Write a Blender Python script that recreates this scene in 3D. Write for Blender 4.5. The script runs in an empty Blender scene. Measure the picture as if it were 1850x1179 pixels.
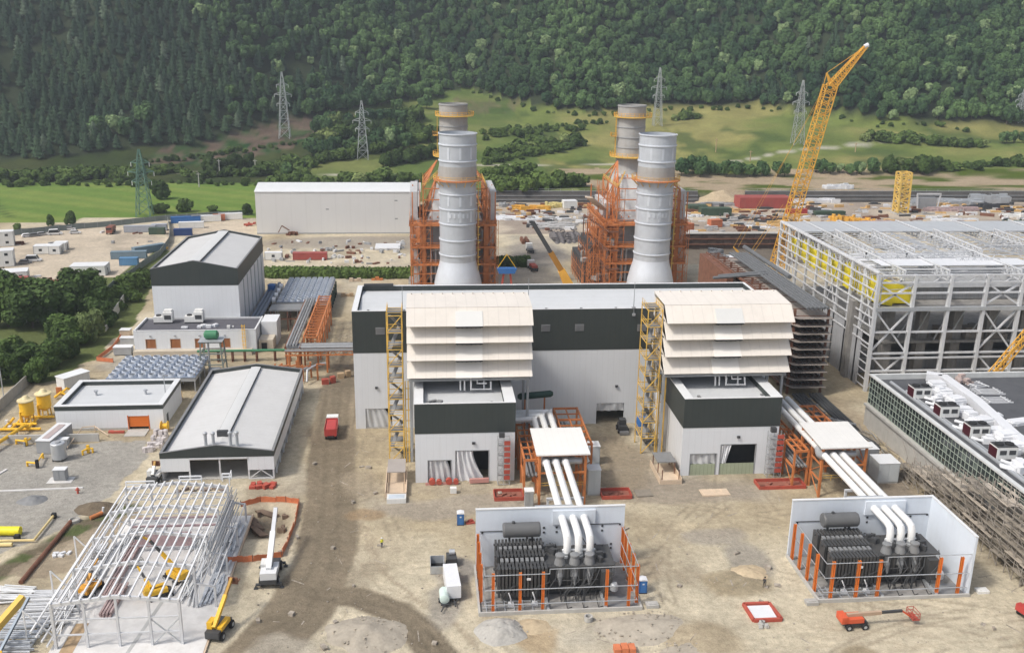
import bpy, bmesh, math, random
import numpy as np
from mathutils import Vector, Matrix, noise as mnoise
R_ = math.radians
S = bpy.context.scene
COL = S.collection
OFF = {}

# ------------------------------------------------------------------ objects
def thing(name, label, cat, loc=(0, 0, 0), rz=0.0, group=None):
    o = bpy.data.objects.new(name, None); COL.objects.link(o)
    o.empty_display_size = 1.0
    o.location = loc; o.rotation_euler = (0, 0, rz)
    o['label'] = label; o['category'] = cat
    if group: o['group'] = group
    OFF[o.name] = Vector(loc) if rz == 0 else None
    return o

def tag(o, label, cat, group=None, kind=None):
    o['label'] = label; o['category'] = cat
    if group: o['group'] = group
    if kind: o['kind'] = kind
    return o

def copy_tree(o, loc=None, rz=None, label=None, group=None, parent=None, scale=None):
    c = o.copy(); COL.objects.link(c)
    if parent is not None: c.parent = parent
    if loc is not None: c.location = loc
    if rz is not None: c.rotation_euler = (0, 0, rz)
    if scale is not None: c.scale = scale if hasattr(scale, '__len__') else (scale,) * 3
    if label: c['label'] = label
    if group: c['group'] = group
    for ch in list(o.children):
        copy_tree(ch, parent=c)
    return c

# ------------------------------------------------------------------ mesh builder
class MB:
    def __init__(s): s.v = []; s.f = []; s.mi = []; s.m = 0
    def add(s, vs, fs):
        b = len(s.v); s.v += [tuple(p) for p in vs]
        for q in fs: s.f.append(tuple(b + i for i in q)); s.mi.append(s.m)
    def box(s, x0, x1, y0, y1, z0, z1):
        s.add([(x0,y0,z0),(x1,y0,z0),(x1,y1,z0),(x0,y1,z0),(x0,y0,z1),(x1,y0,z1),(x1,y1,z1),(x0,y1,z1)],
              [(3,2,1,0),(4,5,6,7),(0,1,5,4),(1,2,6,5),(2,3,7,6),(3,0,4,7)]); return s
    def rbox(s, cx, cy, z0, sx, sy, sz, a=0.0):
        c, n = math.cos(a), math.sin(a)
        def T(x, y, z): return (cx + x*c - y*n, cy + x*n + y*c, z)
        x, y = sx/2, sy/2
        s.add([T(-x,-y,z0),T(x,-y,z0),T(x,y,z0),T(-x,y,z0),T(-x,-y,z0+sz),T(x,-y,z0+sz),T(x,y,z0+sz),T(-x,y,z0+sz)],
              [(3,2,1,0),(4,5,6,7),(0,1,5,4),(1,2,6,5),(2,3,7,6),(3,0,4,7)]); return s
    def bar(s, p, q, w, h=None, up=(0, 0, 1)):
        p = Vector(p); q = Vector(q); h = h or w
        d = q - p
        if d.length < 1e-6: return s
        d.normalize(); u = Vector(up)
        if abs(d.dot(u)) > .98: u = Vector((0, 1, 0))
        a = d.cross(u).normalized() * (w/2); b = a.cross(d).normalized() * (h/2)
        vs = [p-a-b, p+a-b, p+a+b, p-a+b, q-a-b, q+a-b, q+a+b, q-a+b]
        s.add(vs, [(0,1,2,3),(7,6,5,4),(0,4,5,1),(1,5,6,2),(2,6,7,3),(3,7,4,0)]); return s
    def tube(s, pts, r, n=10, cap=True):
        pts = [Vector(p) for p in pts]; N = len(pts); rs = r if hasattr(r, '__len__') else [r]*N
        prev = None; rings = []
        for i, p in enumerate(pts):
            if i == 0: t = pts[1]-p
            elif i == N-1: t = p-pts[i-1]
            else: t = (pts[i+1]-p).normalized() + (p-pts[i-1]).normalized()
            t.normalize()
            if prev is None:
                u = Vector((0,0,1)) if abs(t.z) < .9 else Vector((1,0,0))
                a = t.cross(u).normalized()
            else:
                a = (prev - t*prev.dot(t)).normalized()
            prev = a; b = t.cross(a)
            rings.append([p + (a*math.cos(k*2*math.pi/n) + b*math.sin(k*2*math.pi/n))*rs[i] for k in range(n)])
        vs = [q for rg in rings for q in rg]; fs = []
        for i in range(N-1):
            for k in range(n):
                k2 = (k+1) % n
                fs.append((i*n+k, i*n+k2, (i+1)*n+k2, (i+1)*n+k))
        if cap:
            fs.append(tuple(range(n-1, -1, -1))); fs.append(tuple((N-1)*n+k for k in range(n)))
        s.add(vs, fs); return s
    def lathe(s, cx, cy, prof, n=24, cap=True):
        vs = []; fs = []
        for (r, z) in prof:
            for k in range(n):
                a = 2*math.pi*k/n; vs.append((cx + r*math.cos(a), cy + r*math.sin(a), z))
        for i in range(len(prof)-1):
            for k in range(n):
                k2 = (k+1) % n
                fs.append((i*n+k, i*n+k2, (i+1)*n+k2, (i+1)*n+k))
        if cap:
            fs.append(tuple(range(n-1, -1, -1))); fs.append(tuple((len(prof)-1)*n+k for k in range(n)))
        s.add(vs, fs); return s
    def extr(s, poly, vec):
        vec = Vector(vec); n = len(poly); P = [Vector(p) for p in poly]
        s.add(P + [p+vec for p in P], [tuple(range(n-1,-1,-1)), tuple(range(n, 2*n))] +
              [(i, (i+1) % n, n+(i+1) % n, n+i) for i in range(n)]); return s
    def slab(s, a, b, c, d, t):          # sloping plate, thickness t downward
        s.extr([a, b, c, d], (0, 0, -t)); return s
    def wheel(s, c, r, w, ax=(1, 0, 0), n=14):
        c = Vector(c); ax = Vector(ax).normalized()
        s._wh = (c, r, w, ax)
        s.tube([c-ax*w/2, c-ax*w*.38, c+ax*w*.38, c+ax*w/2], [r*.86, r, r, r*.86], n); return s
    def build(s, name, mat, parent=None, base=None, local=False):
        me = bpy.data.meshes.new(name)
        vs = s.v
        off = None
        if parent is not None and not local: off = OFF.get(parent.name)
        if base is not None: off = Vector(base)
        if off is not None and off.length > 0:
            vs = [(x-off.x, y-off.y, z-off.z) for x, y, z in vs]
        me.from_pydata([tuple(v) for v in vs], [], s.f)
        mats = mat if isinstance(mat, (list, tuple)) else [mat]
        for m in mats: me.materials.append(m)
        if len(mats) > 1: me.polygons.foreach_set('material_index', s.mi)
        bm = bmesh.new(); bm.from_mesh(me); bmesh.ops.recalc_face_normals(bm, faces=bm.faces); bm.to_mesh(me); bm.free()
        me.shade_smooth(); me.set_sharp_from_angle(angle=R_(32))
        o = bpy.data.objects.new(name, me); COL.objects.link(o)
        if base is not None: o.location = base
        if parent is not None:
            o.parent = parent; OFF[o.name] = OFF.get(parent.name)
        else: OFF[o.name] = off
        if name == 'wheel' and hasattr(s, '_wh'):
            c, r, w, ax = s._wh; q = MB(); q.tube([c-ax*w*.53, c+ax*w*.53], r*.5, 10); q.build('rim', MATS['galvanised'], o, local=local)
        return o

def solo(mb, name, mat, label, cat, base, group=None, kind=None):
    return tag(mb.build(name, mat, base=base), label, cat, group, kind)

def wallx(mb, x0, x1, ya, yb, z0, z1, holes=()):
    """wall running along X between ya..yb with rectangular holes (hx0,hx1,hz0,hz1)"""
    xs = x0
    for (a, b, c, d) in sorted(holes):
        if a > xs: mb.box(xs, a, ya, yb, z0, z1)
        if c > z0: mb.box(a, b, ya, yb, z0, c)
        if d < z1: mb.box(a, b, ya, yb, d, z1)
        xs = b
    if xs < x1: mb.box(xs, x1, ya, yb, z0, z1)
def wally(mb, y0, y1, xa, xb, z0, z1, holes=()):
    ys = y0
    for (a, b, c, d) in sorted(holes):
        if a > ys: mb.box(xa, xb, ys, a, z0, z1)
        if c > z0: mb.box(xa, xb, a, b, z0, c)
        if d < z1: mb.box(xa, xb, a, b, d, z1)
        ys = b
    if ys < y1: mb.box(xa, xb, ys, y1, z0, z1)

def curtain(mb, x0, x1, z0, z1, y, lim, n=26, m=14, amp=.12):
    """hanging sheet with folds; lim(t)= fraction of width reached at height t (0 bottom, 1 top)"""
    vs = []; fs = []
    for j in range(m+1):
        t = j/m; w = (x1-x0)*lim(t)
        for i in range(n+1):
            u = i/n; vs.append((x0+w*u, y+amp*math.sin(u*24+t*2)+amp*.6*math.sin(u*9-3*t), z0+(z1-z0)*t))
    for j in range(m):
        for i in range(n):
            a = j*(n+1)+i; fs.append((a, a+1, a+n+2, a+n+1))
    mb.add(vs, fs)

def truss(mb, p, q, depth, n, w=.18, up=(0, 0, 1)):
    p = Vector(p); q = Vector(q); d = Vector(up)*depth
    mb.bar(p, q, w); mb.bar(p+d, q+d, w)
    for i in range(n):
        a = p.lerp(q, i/n); b = p.lerp(q, (i+1)/n)
        if i % 2: mb.bar(a+d, b, w*.7)
        else: mb.bar(a, b+d, w*.7)
        mb.bar(a, a+d, w*.7)
    mb.bar(q, q+d, w*.7)

def lattice(mb, p, q, wid, n, r=.12, side=(0, 1, 0), taper=(1, 1)):
    """square lattice boom from p to q"""
    p = Vector(p); q = Vector(q); d = (q-p).normalized()
    a = d.cross(Vector(side)).normalized(); b = d.cross(a).normalized()
    def C(t, k):
        w = wid/2*(taper[0]*(1-t)+taper[1]*t)
        sx, sy = ((-1,-1),(1,-1),(1,1),(-1,1))[k]
        return p.lerp(q, t)+a*sx*w+b*sy*w
    for k in range(4): mb.bar(C(0,k), C(1,k), r*1.7)
    for i in range(n):
        t0, t1 = i/n, (i+1)/n
        for k in range(4):
            k2 = (k+1) % 4
            if (i+k) % 2: mb.bar(C(t0,k), C(t1,k2), r)
            else: mb.bar(C(t0,k2), C(t1,k), r)
            mb.bar(C(t1,k), C(t1,k2), r*.9)

def railing(mb, pts, h=1.1, w=.07, step=2.0):
    for p, q in zip(pts[:-1], pts[1:]):
        p = Vector(p); q = Vector(q); n = max(1, int((q-p).length/step))
        for i in range(n+1):
            a = p.lerp(q, i/n); mb.bar(a, a+Vector((0,0,h)), w)
        for z in (h, h*.55): mb.bar(p+Vector((0,0,z)), q+Vector((0,0,z)), w)

# ------------------------------------------------------------------ materials
def nd(t, typ, **kw):
    n = t.nodes.new(typ)
    for k, v in kw.items(): setattr(n, k, v)
    return n
MATS = {}
def M(name, rgb, rough=.6, metal=0.0, var=.14, scale=.35, bump=0.0, rib=0.0, ribscale=1.0, ribaxis='X', dirt=0.0, dirtc=(.25,.19,.12), spec=.4):
    if name in MATS: return MATS[name]
    m = bpy.data.materials.new(name); m.use_nodes = True; t = m.node_tree; L = t.links
    b = t.nodes['Principled BSDF']; b.inputs['Roughness'].default_value = rough; b.inputs['Metallic'].default_value = metal
    b.inputs['Specular IOR Level'].default_value = spec
    geo = nd(t, 'ShaderNodeNewGeometry')
    n1 = nd(t, 'ShaderNodeTexNoise'); n1.inputs['Scale'].default_value = scale; n1.inputs['Detail'].default_value = 6; n1.inputs['Roughness'].default_value = .65
    L.new(geo.outputs['Position'], n1.inputs['Vector'])
    mr = nd(t, 'ShaderNodeMapRange'); mr.inputs[1].default_value = .25; mr.inputs[2].default_value = .75
    mr.inputs[3].default_value = 1-var; mr.inputs[4].default_value = 1+var
    L.new(n1.outputs['Fac'], mr.inputs[0])
    oi = nd(t, 'ShaderNodeObjectInfo')
    mo = nd(t, 'ShaderNodeMapRange'); mo.inputs[3].default_value = .95; mo.inputs[4].default_value = 1.05
    L.new(oi.outputs['Random'], mo.inputs[0])
    mu = nd(t, 'ShaderNodeMath', operation='MULTIPLY'); L.new(mr.outputs[0], mu.inputs[0]); L.new(mo.outputs[0], mu.inputs[1])
    vm = nd(t, 'ShaderNodeVectorMath', operation='SCALE'); vm.inputs[0].default_value = rgb; L.new(mu.outputs[0], vm.inputs['Scale'])
    out = vm.outputs[0]
    if dirt > 0:
        mp = nd(t, 'ShaderNodeMapping'); mp.inputs['Scale'].default_value = (1.1, 1.1, .12)
        L.new(geo.outputs['Position'], mp.inputs[0])
        n2 = nd(t, 'ShaderNodeTexNoise'); n2.inputs['Scale'].default_value = 1.0; n2.inputs['Detail'].default_value = 8; n2.inputs['Roughness'].default_value = .7
        L.new(mp.outputs[0], n2.inputs['Vector'])
        r2 = nd(t, 'ShaderNodeMapRange'); r2.inputs[1].default_value = .48; r2.inputs[2].default_value = .78; r2.inputs[3].default_value = 0; r2.inputs[4].default_value = dirt
        L.new(n2.outputs['Fac'], r2.inputs[0])
        mx = nd(t, 'ShaderNodeMix', data_type='RGBA'); L.new(r2.outputs[0], mx.inputs[0]); L.new(out, mx.inputs[6]); mx.inputs[7].default_value = (*dirtc, 1)
        out = mx.outputs[2]
    if rib > 0:   # sheet joints: thin darker seams at a real spacing
        sp = nd(t, 'ShaderNodeSeparateXYZ'); L.new(geo.outputs['Position'], sp.inputs[0])
        md = nd(t, 'ShaderNodeMath', operation='PINGPONG'); md.inputs[1].default_value = ribscale/2
        L.new(sp.outputs[ribaxis], md.inputs[0])
        lt = nd(t, 'ShaderNodeMapRange'); lt.inputs[1].default_value = .0; lt.inputs[2].default_value = max(.05, ribscale*.06); lt.inputs[3].default_value = 1-rib; lt.inputs[4].default_value = 1
        L.new(md.outputs[0], lt.inputs[0])
        vs = nd(t, 'ShaderNodeVectorMath', operation='SCALE'); L.new(out, vs.inputs[0]); L.new(lt.outputs[0], vs.inputs['Scale']); out = vs.outputs[0]
    L.new(out, b.inputs['Base Color'])
    if bump > 0:
        n3 = nd(t, 'ShaderNodeTexNoise'); n3.inputs['Scale'].default_value = 3.0; n3.inputs['Detail'].default_value = 5
        L.new(geo.outputs['Position'], n3.inputs['Vector'])
        bp = nd(t, 'ShaderNodeBump'); bp.inputs['Strength'].default_value = bump; bp.inputs['Distance'].default_value = .25
        L.new(n3.outputs['Fac'], bp.inputs['Height']); L.new(bp.outputs[0], b.inputs['Normal'])
    MATS[name] = m
    return m

WHITE = M('white_panel', (.69,.71,.735), .55, var=.04, scale=.12, rib=.08, ribscale=1.2, dirt=.13, dirtc=(.50,.48,.45))
WHITEZ = M('white_panel_side', (.67,.68,.69), .55, var=.05, scale=.12, rib=.16, ribscale=1.2, ribaxis='Y', dirt=.14)
DARK = M('charcoal_cladding', (.038,.047,.046), .5, var=.1, scale=.15, rib=.18, ribscale=1.1, dirt=.04)
ROOF = M('roof_membrane', (.54,.555,.565), .6, var=.06, scale=.22, rib=.07, ribscale=2.4, ribaxis='Y', dirt=.12)
ROOFX = M('roof_sheet', (.53,.53,.525), .6, var=.06, scale=.22, rib=.07, ribscale=1.6, ribaxis='Y', dirt=.12)
CAP = M('parapet_cap', (.68,.69,.695), .5, var=.05)
CREAM = M('cream_steel', (.67,.625,.565), .5, var=.06, scale=.25, rib=.10, ribscale=1.95, dirt=.2, dirtc=(.52,.45,.39))
CREAM2 = M('cream_panel', (.74,.68,.62), .5, var=.05, scale=.25, dirt=.08)
ORANGE = M('orange_steel', (.52,.185,.062), .5, var=.2, scale=.6, dirt=.25, dirtc=(.24,.09,.05))
POST = M('orange_post', (.72,.20,.035), .5, var=.12, scale=.6, dirt=.2, dirtc=(.3,.1,.03))
YELLOW = M('yellow_steel', (.68,.43,.085), .5, var=.2, scale=.5, dirt=.25)
YEL2 = M('yellow_paint', (.80,.47,.03), .45, var=.12, scale=.8, dirt=.15)
CRANEY = M('crane_yellow', (.70,.38,.06), .5, var=.12, scale=.4, dirt=.15)
STACK = M('stack_steel', (.49,.52,.56), .45, metal=.15, var=.10, scale=.3, dirt=.25, dirtc=(.33,.34,.35))
STACKB = M('stack_flare', (.60,.635,.685), .4, metal=.15, var=.06, scale=.3, dirt=.1)
STACK2 = M('grey_stack', (.37,.365,.35), .6, metal=.1, var=.14, scale=.4, dirt=.3)
GALV = M('galvanised', (.46,.48,.50), .45, metal=.4, var=.12, scale=.6, dirt=.15)
STEELW = M('white_steel', (.60,.61,.625), .5, metal=.1, var=.08, scale=.6, dirt=.15)
GREY = M('grey_paint', (.30,.31,.32), .55, var=.14, scale=.6, dirt=.2)
MID = M('mid_grey', (.20,.205,.21), .6, var=.15, scale=.6, dirt=.2)
TRAFO = M('transformer_grey', (.058,.059,.06), .5, var=.15, scale=.8, dirt=.12)
BLACK = M('black_rubber', (.02,.02,.021), .8, var=.2, scale=2)
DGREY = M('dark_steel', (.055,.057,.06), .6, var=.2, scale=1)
DUCT = M('white_duct', (.72,.72,.71), .4, var=.04, scale=.5, dirt=.05)
CONC = M('concrete', (.42,.41,.385), .85, var=.14, scale=.5, bump=.15, dirt=.3, dirtc=(.27,.23,.18))
CONCD = M('old_concrete', (.27,.26,.245), .9, var=.3, scale=.3, bump=.3, dirt=.5, dirtc=(.10,.085,.07))
SLABW = M('new_slab', (.60,.59,.575), .8, var=.14, scale=.4, dirt=.35, dirtc=(.42,.38,.33))
PENW = M('fire_wall', (.64,.69,.755), .6, var=.04, scale=.3, dirt=.10)
RUST = M('rusty_steel', (.17,.075,.045), .75, var=.35, scale=.8, dirt=.5, dirtc=(.07,.035,.025))
REDB = M('oxide_red', (.40,.075,.05), .6, var=.2, scale=.8, dirt=.3)
REDV = M('red_vehicle', (.42,.05,.045), .4, var=.1, scale=.8, dirt=.2)
BLUE = M('blue_paint', (.03,.13,.36), .45, var=.1, scale=.8, dirt=.1)
BLUEL = M('blue_container', (.10,.24,.42), .5, var=.1, scale=.5, rib=.25, ribscale=.6, dirt=.15)
BLUEG = M('grey_blue_container', (.16,.23,.28), .5, var=.12, scale=.5, rib=.25, ribscale=.6, dirt=.2)
REDC = M('red_container', (.33,.07,.06), .55, var=.15, scale=.5, rib=.28, ribscale=.6, dirt=.25)
ORC = M('orange_container', (.50,.16,.075), .55, var=.15, scale=.5, rib=.28, ribscale=.6, dirt=.25)
GRNC = M('green_container', (.05,.085,.055), .6, var=.2, scale=.5, rib=.28, ribscale=.6, dirt=.25)
WHTC = M('white_container', (.70,.70,.68), .5, var=.06, scale=.5, rib=.15, ribscale=.8, dirt=.12)
TARP = M('white_plastic', (.68,.69,.71), .35, var=.06, scale=1.0)
SHEET = M('grey_plastic_sheet', (.52,.53,.54), .4, var=.12, scale=.9)
GREEN = M('green_pipe', (.05,.20,.10), .5, var=.12, scale=.8)
GREEND = M('dark_green_paint', (.02,.06,.045), .5, var=.12)
WOOD = M('timber', (.42,.30,.18), .8, var=.25, scale=1.2, dirt=.2)
PALEWOOD = M('plywood', (.58,.46,.34), .8, var=.12, scale=1.2, dirt=.15)
MESHO = M('orange_mesh', (.60,.19,.085), .7, var=.18, scale=1.2)
GLASS = M('dark_glass', (.03,.04,.04), .08, var=.3, scale=.7, spec=.6)
WINDOW = M('window_pane', (.03,.035,.04), .12, var=.2)
CONDF = M('brown_louvre', (.33,.13,.05), .6, var=.15, rib=.3, ribscale=.3, ribaxis='Z')
ROOFD = M('bitumen_roof', (.075,.078,.085), .8, var=.2, scale=.35, dirt=.25, dirtc=(.13,.13,.13))
ODOOR = M('orange_door', (.62,.15,.02), .5, var=.06, rib=.2, ribscale=.5, ribaxis='Z')
SKIN = M('skin', (.45,.27,.19), .6)
PIPEB = M('blue_grey_pipe', (.16,.19,.25), .4, metal=.3, var=.15)
RUBBLE = M('rubble', (.36,.32,.26), .95, var=.25, scale=.7, bump=.3)
GRAVELP = M('gravel_heap', (.37,.355,.325), .95, var=.16, scale=2.5, bump=.25)
SANDP = M('sand_heap', (.45,.36,.24), .95, var=.2, scale=1.2, bump=.4)
DIRTP = M('dark_soil', (.14,.11,.075), .95, var=.35, scale=.8, bump=.6)
HIVIS = M('hi_vis', (.75,.75,.05), .6)
TYRE = BLACK

# ------------------------------------------------------------------ camera
CAMP = dict(f=1742.9, pitch=16.851, yaw=5.364, roll=.8463, H=80.0)
def cam_axes():
    p, y, r = R_(CAMP['pitch']), R_(CAMP['yaw']), R_(CAMP['roll'])
    F = Vector((math.sin(y)*math.cos(p), math.cos(y)*math.cos(p), -math.sin(p)))
    Rr = Vector((math.cos(y), -math.sin(y), 0)); U = Rr.cross(F)
    return Rr*math.cos(r)+U*math.sin(r), -Rr*math.sin(r)+U*math.cos(r), F
CR, CU, CF = cam_axes()
CPOS = Vector((0, 0, CAMP['H']))
cam = bpy.data.cameras.new('camera'); co = bpy.data.objects.new('camera', cam); COL.objects.link(co)
cam.sensor_fit = 'HORIZONTAL'; cam.sensor_width = 36.0; cam.lens = 36.0*CAMP['f']/1850.0
cam.clip_start = 1.0; cam.clip_end = 6000
mw = Matrix.Identity(4)
for i in range(3):
    mw[i][0] = CR[i]; mw[i][1] = CU[i]; mw[i][2] = -CF[i]; mw[i][3] = CPOS[i]
co.matrix_world = mw
S.camera = co

# survey helper: where the sight line through a photograph point meets the ground (or a level z)
def _ray(px, py): return CR*((px-925)/CAMP['f']) - CU*((py-589.5)/CAMP['f']) + CF
def G(px, py, z=0.0):
    d = _ray(px, py); t = (z-CPOS.z)/d.z; return CPOS+d*t
def GY(px, py, Y):
    d = _ray(px, py); return CPOS+d*(Y/d.y)

# ------------------------------------------------------------------ light
SUN_EL, SUN_AZ = 52.0, -116.0        # azimuth from +Y toward +X
w = bpy.data.worlds.new('World'); S.world = w; w.use_nodes = True
wt = w.node_tree; bg = wt.nodes['Background']
sky = wt.nodes.new('ShaderNodeTexSky'); sky.sky_type = 'NISHITA'; sky.sun_disc = False
sky.sun_elevation = R_(SUN_EL); sky.sun_rotation = R_(SUN_AZ); sky.altitude = 200; sky.air_density = 1.0; sky.dust_density = 4.5; sky.ozone_density = 1.0
hs = wt.nodes.new('ShaderNodeHueSaturation'); hs.inputs['Saturation'].default_value = .62      # thin cloud: a paler sky
wt.links.new(sky.outputs[0], hs.inputs['Color']); wt.links.new(hs.outputs[0], bg.inputs['Color']); bg.inputs['Strength'].default_value = .12
sd = bpy.data.lights.new('sun', 'SUN'); sd.energy = 1.9; sd.angle = R_(8); sd.color = (1.0, .95, .87)
so = bpy.data.objects.new('sun', sd); COL.objects.link(so)
el, az = R_(SUN_EL), R_(SUN_AZ)
tosun = Vector((math.sin(az)*math.cos(el), math.cos(az)*math.cos(el), math.sin(el)))
so.rotation_euler = tosun.to_track_quat('Z', 'Y').to_euler(); so.location = (0, 0, 300)
S.view_settings.view_transform = 'Standard'; S.view_settings.look = 'None'
S.view_settings.exposure = .56; S.view_settings.gamma = 1
S.render.engine = 'CYCLES'
S.cycles.max_bounces = 5; S.cycles.diffuse_bounces = 3; S.cycles.glossy_bounces = 2; S.cycles.transmission_bounces = 2; S.cycles.transparent_max_bounces = 4; S.cycles.volume_bounces = 0
S.cycles.use_denoising = True
# ================================================================== TERRAIN
rng = np.random.default_rng(7)
def _hash(ix, iy, seed):
    n = (ix.astype(np.int64)*374761393 + iy.astype(np.int64)*668265263 + seed*1442695041) & 0x7fffffff
    n = ((n ^ (n >> 13))*1274126177) & 0x7fffffff
    return ((n ^ (n >> 16)) & 0xffff)/65535.0
def vnoise(x, y, s, seed=0):
    x = np.asarray(x, float)/s; y = np.asarray(y, float)/s
    ix = np.floor(x); iy = np.floor(y); fx = x-ix; fy = y-iy
    fx = fx*fx*(3-2*fx); fy = fy*fy*(3-2*fy)
    a = _hash(ix, iy, seed); b = _hash(ix+1, iy, seed); c = _hash(ix, iy+1, seed); d = _hash(ix+1, iy+1, seed)
    return (a*(1-fx)+b*fx)*(1-fy)+(c*(1-fx)+d*fx)*fy
def fbm(x, y, s, seed=0, o=4):
    t = 0; a = .5
    for i in range(o): t = t + a*vnoise(x, y, s/2**i, seed+i*17); a *= .5
    return t/(1-.5**o)
def sst(x, a, b):
    t = np.clip((np.asarray(x, float)-a)/(b-a), 0, 1); return t*t*(3-2*t)

# forest edge (plan) as a function of x
FEX = [-700, -300, -215, -150, -115, -70, -20, 40, 85, 130, 185, 260, 330, 420, 560, 800]
FEY = [ 600,  600,  606,  640,  690, 735, 790, 840, 760, 735, 770, 770, 690, 680, 700, 720]
def fedge(x): return np.interp(x, FEX, FEY)
def pit(x, y): return sst(x, 92, 98)*sst(x, 176, 168)*sst(y, 338, 352)*sst(y, 395.5, 394.5)
def H(x, y):
    x = np.asarray(x, float); y = np.asarray(y, float)
    z = 5.2*sst(x, 14, 30)*sst(y, 476, 478)
    m = np.maximum(0, y-(565+12*np.sin(x*.013)))
    z = z + m*.105*(1-np.exp(-m/60))
    f = np.maximum(0, y-fedge(x)+15)
    z = z + f*.52*(1-np.exp(-f/45)) + sst(f, 0, 120)*(fbm(x, y, 170, 5, 3)-.5)*60
    z = np.where(f > 400, z-(f-400)*.45, z)
    z = z + sst(y, 540, 640)*(fbm(x, y, 60, 9, 3)-.5)*6
    z = z - 7.0*pit(x, y)
    # rail berm of dumped earth on the upper terrace
    z = z + 3.0*np.exp(-((y-532-.03*x)/9.0)**2)*sst(x, 95, 125)
    near = sst(y, 300, 250)
    z = z + near*(fbm(x, y, 7, 21, 3)-.5)*.22*sst(y, 60, 100)
    for (cx, cy, r, hh) in MOUNDS: z = z + hh*np.exp(-(((x-cx)**2+(y-cy)**2)/(r*r))**1.3)
    for (cx, cy, rx, ry, hh) in TRENCH: z = z - hh*np.exp(-(((x-cx)/rx)**4+((y-cy)/ry)**4))
    return z
MOUNDS = [(-19.5, 111.5, 6.5, .9), (-13, 109, 5.0, .6), (37.5, 113.5, 4.5, .6), (46.5, 127, 4.5, .45), (-64, 140.5, 3, .25)]
TRENCH = [(-27.3, 150.5, 3.6, 4.6, 1.6)]
def Hs(x, y): return float(H(np.array([x]), np.array([y]))[0])
def site(px, py):
    """point of the terrain seen at a photograph point"""
    d = _ray(px, py); t = 100.0/d.y
    for i in range(6000):
        p = CPOS+d*t
        hz = Hs(p.x, p.y)
        if p.z <= hz: break
        t += max(.05, min(6, (p.z-hz)*.6))/d.length
        if d.y*t > 1500: break
    return CPOS+d*t

def inpoly(x, y, poly):
    r = np.zeros(x.shape, bool); n = len(poly); j = n-1
    for i in range(n):
        xi, yi = poly[i]; xj, yj = poly[j]
        c = ((yi > y) != (yj > y))
        with np.errstate(divide='ignore', invalid='ignore'):
            r ^= c & (x < (xj-xi)*(y-yi)/(yj-yi+1e-12)+xi)
        j = i
    return r
def dline(x, y, pts):
    d = np.full(x.shape, 1e9)
    for (x0, y0), (x1, y1) in zip(pts[:-1], pts[1:]):
        vx, vy = x1-x0, y1-y0; t = np.clip(((x-x0)*vx+(y-y0)*vy)/(vx*vx+vy*vy), 0, 1)
        d = np.minimum(d, np.hypot(x-x0-t*vx, y-y0-t*vy))
    return d
def gp(*q): return [tuple(G(*p)[:2]) for p in q]

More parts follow.
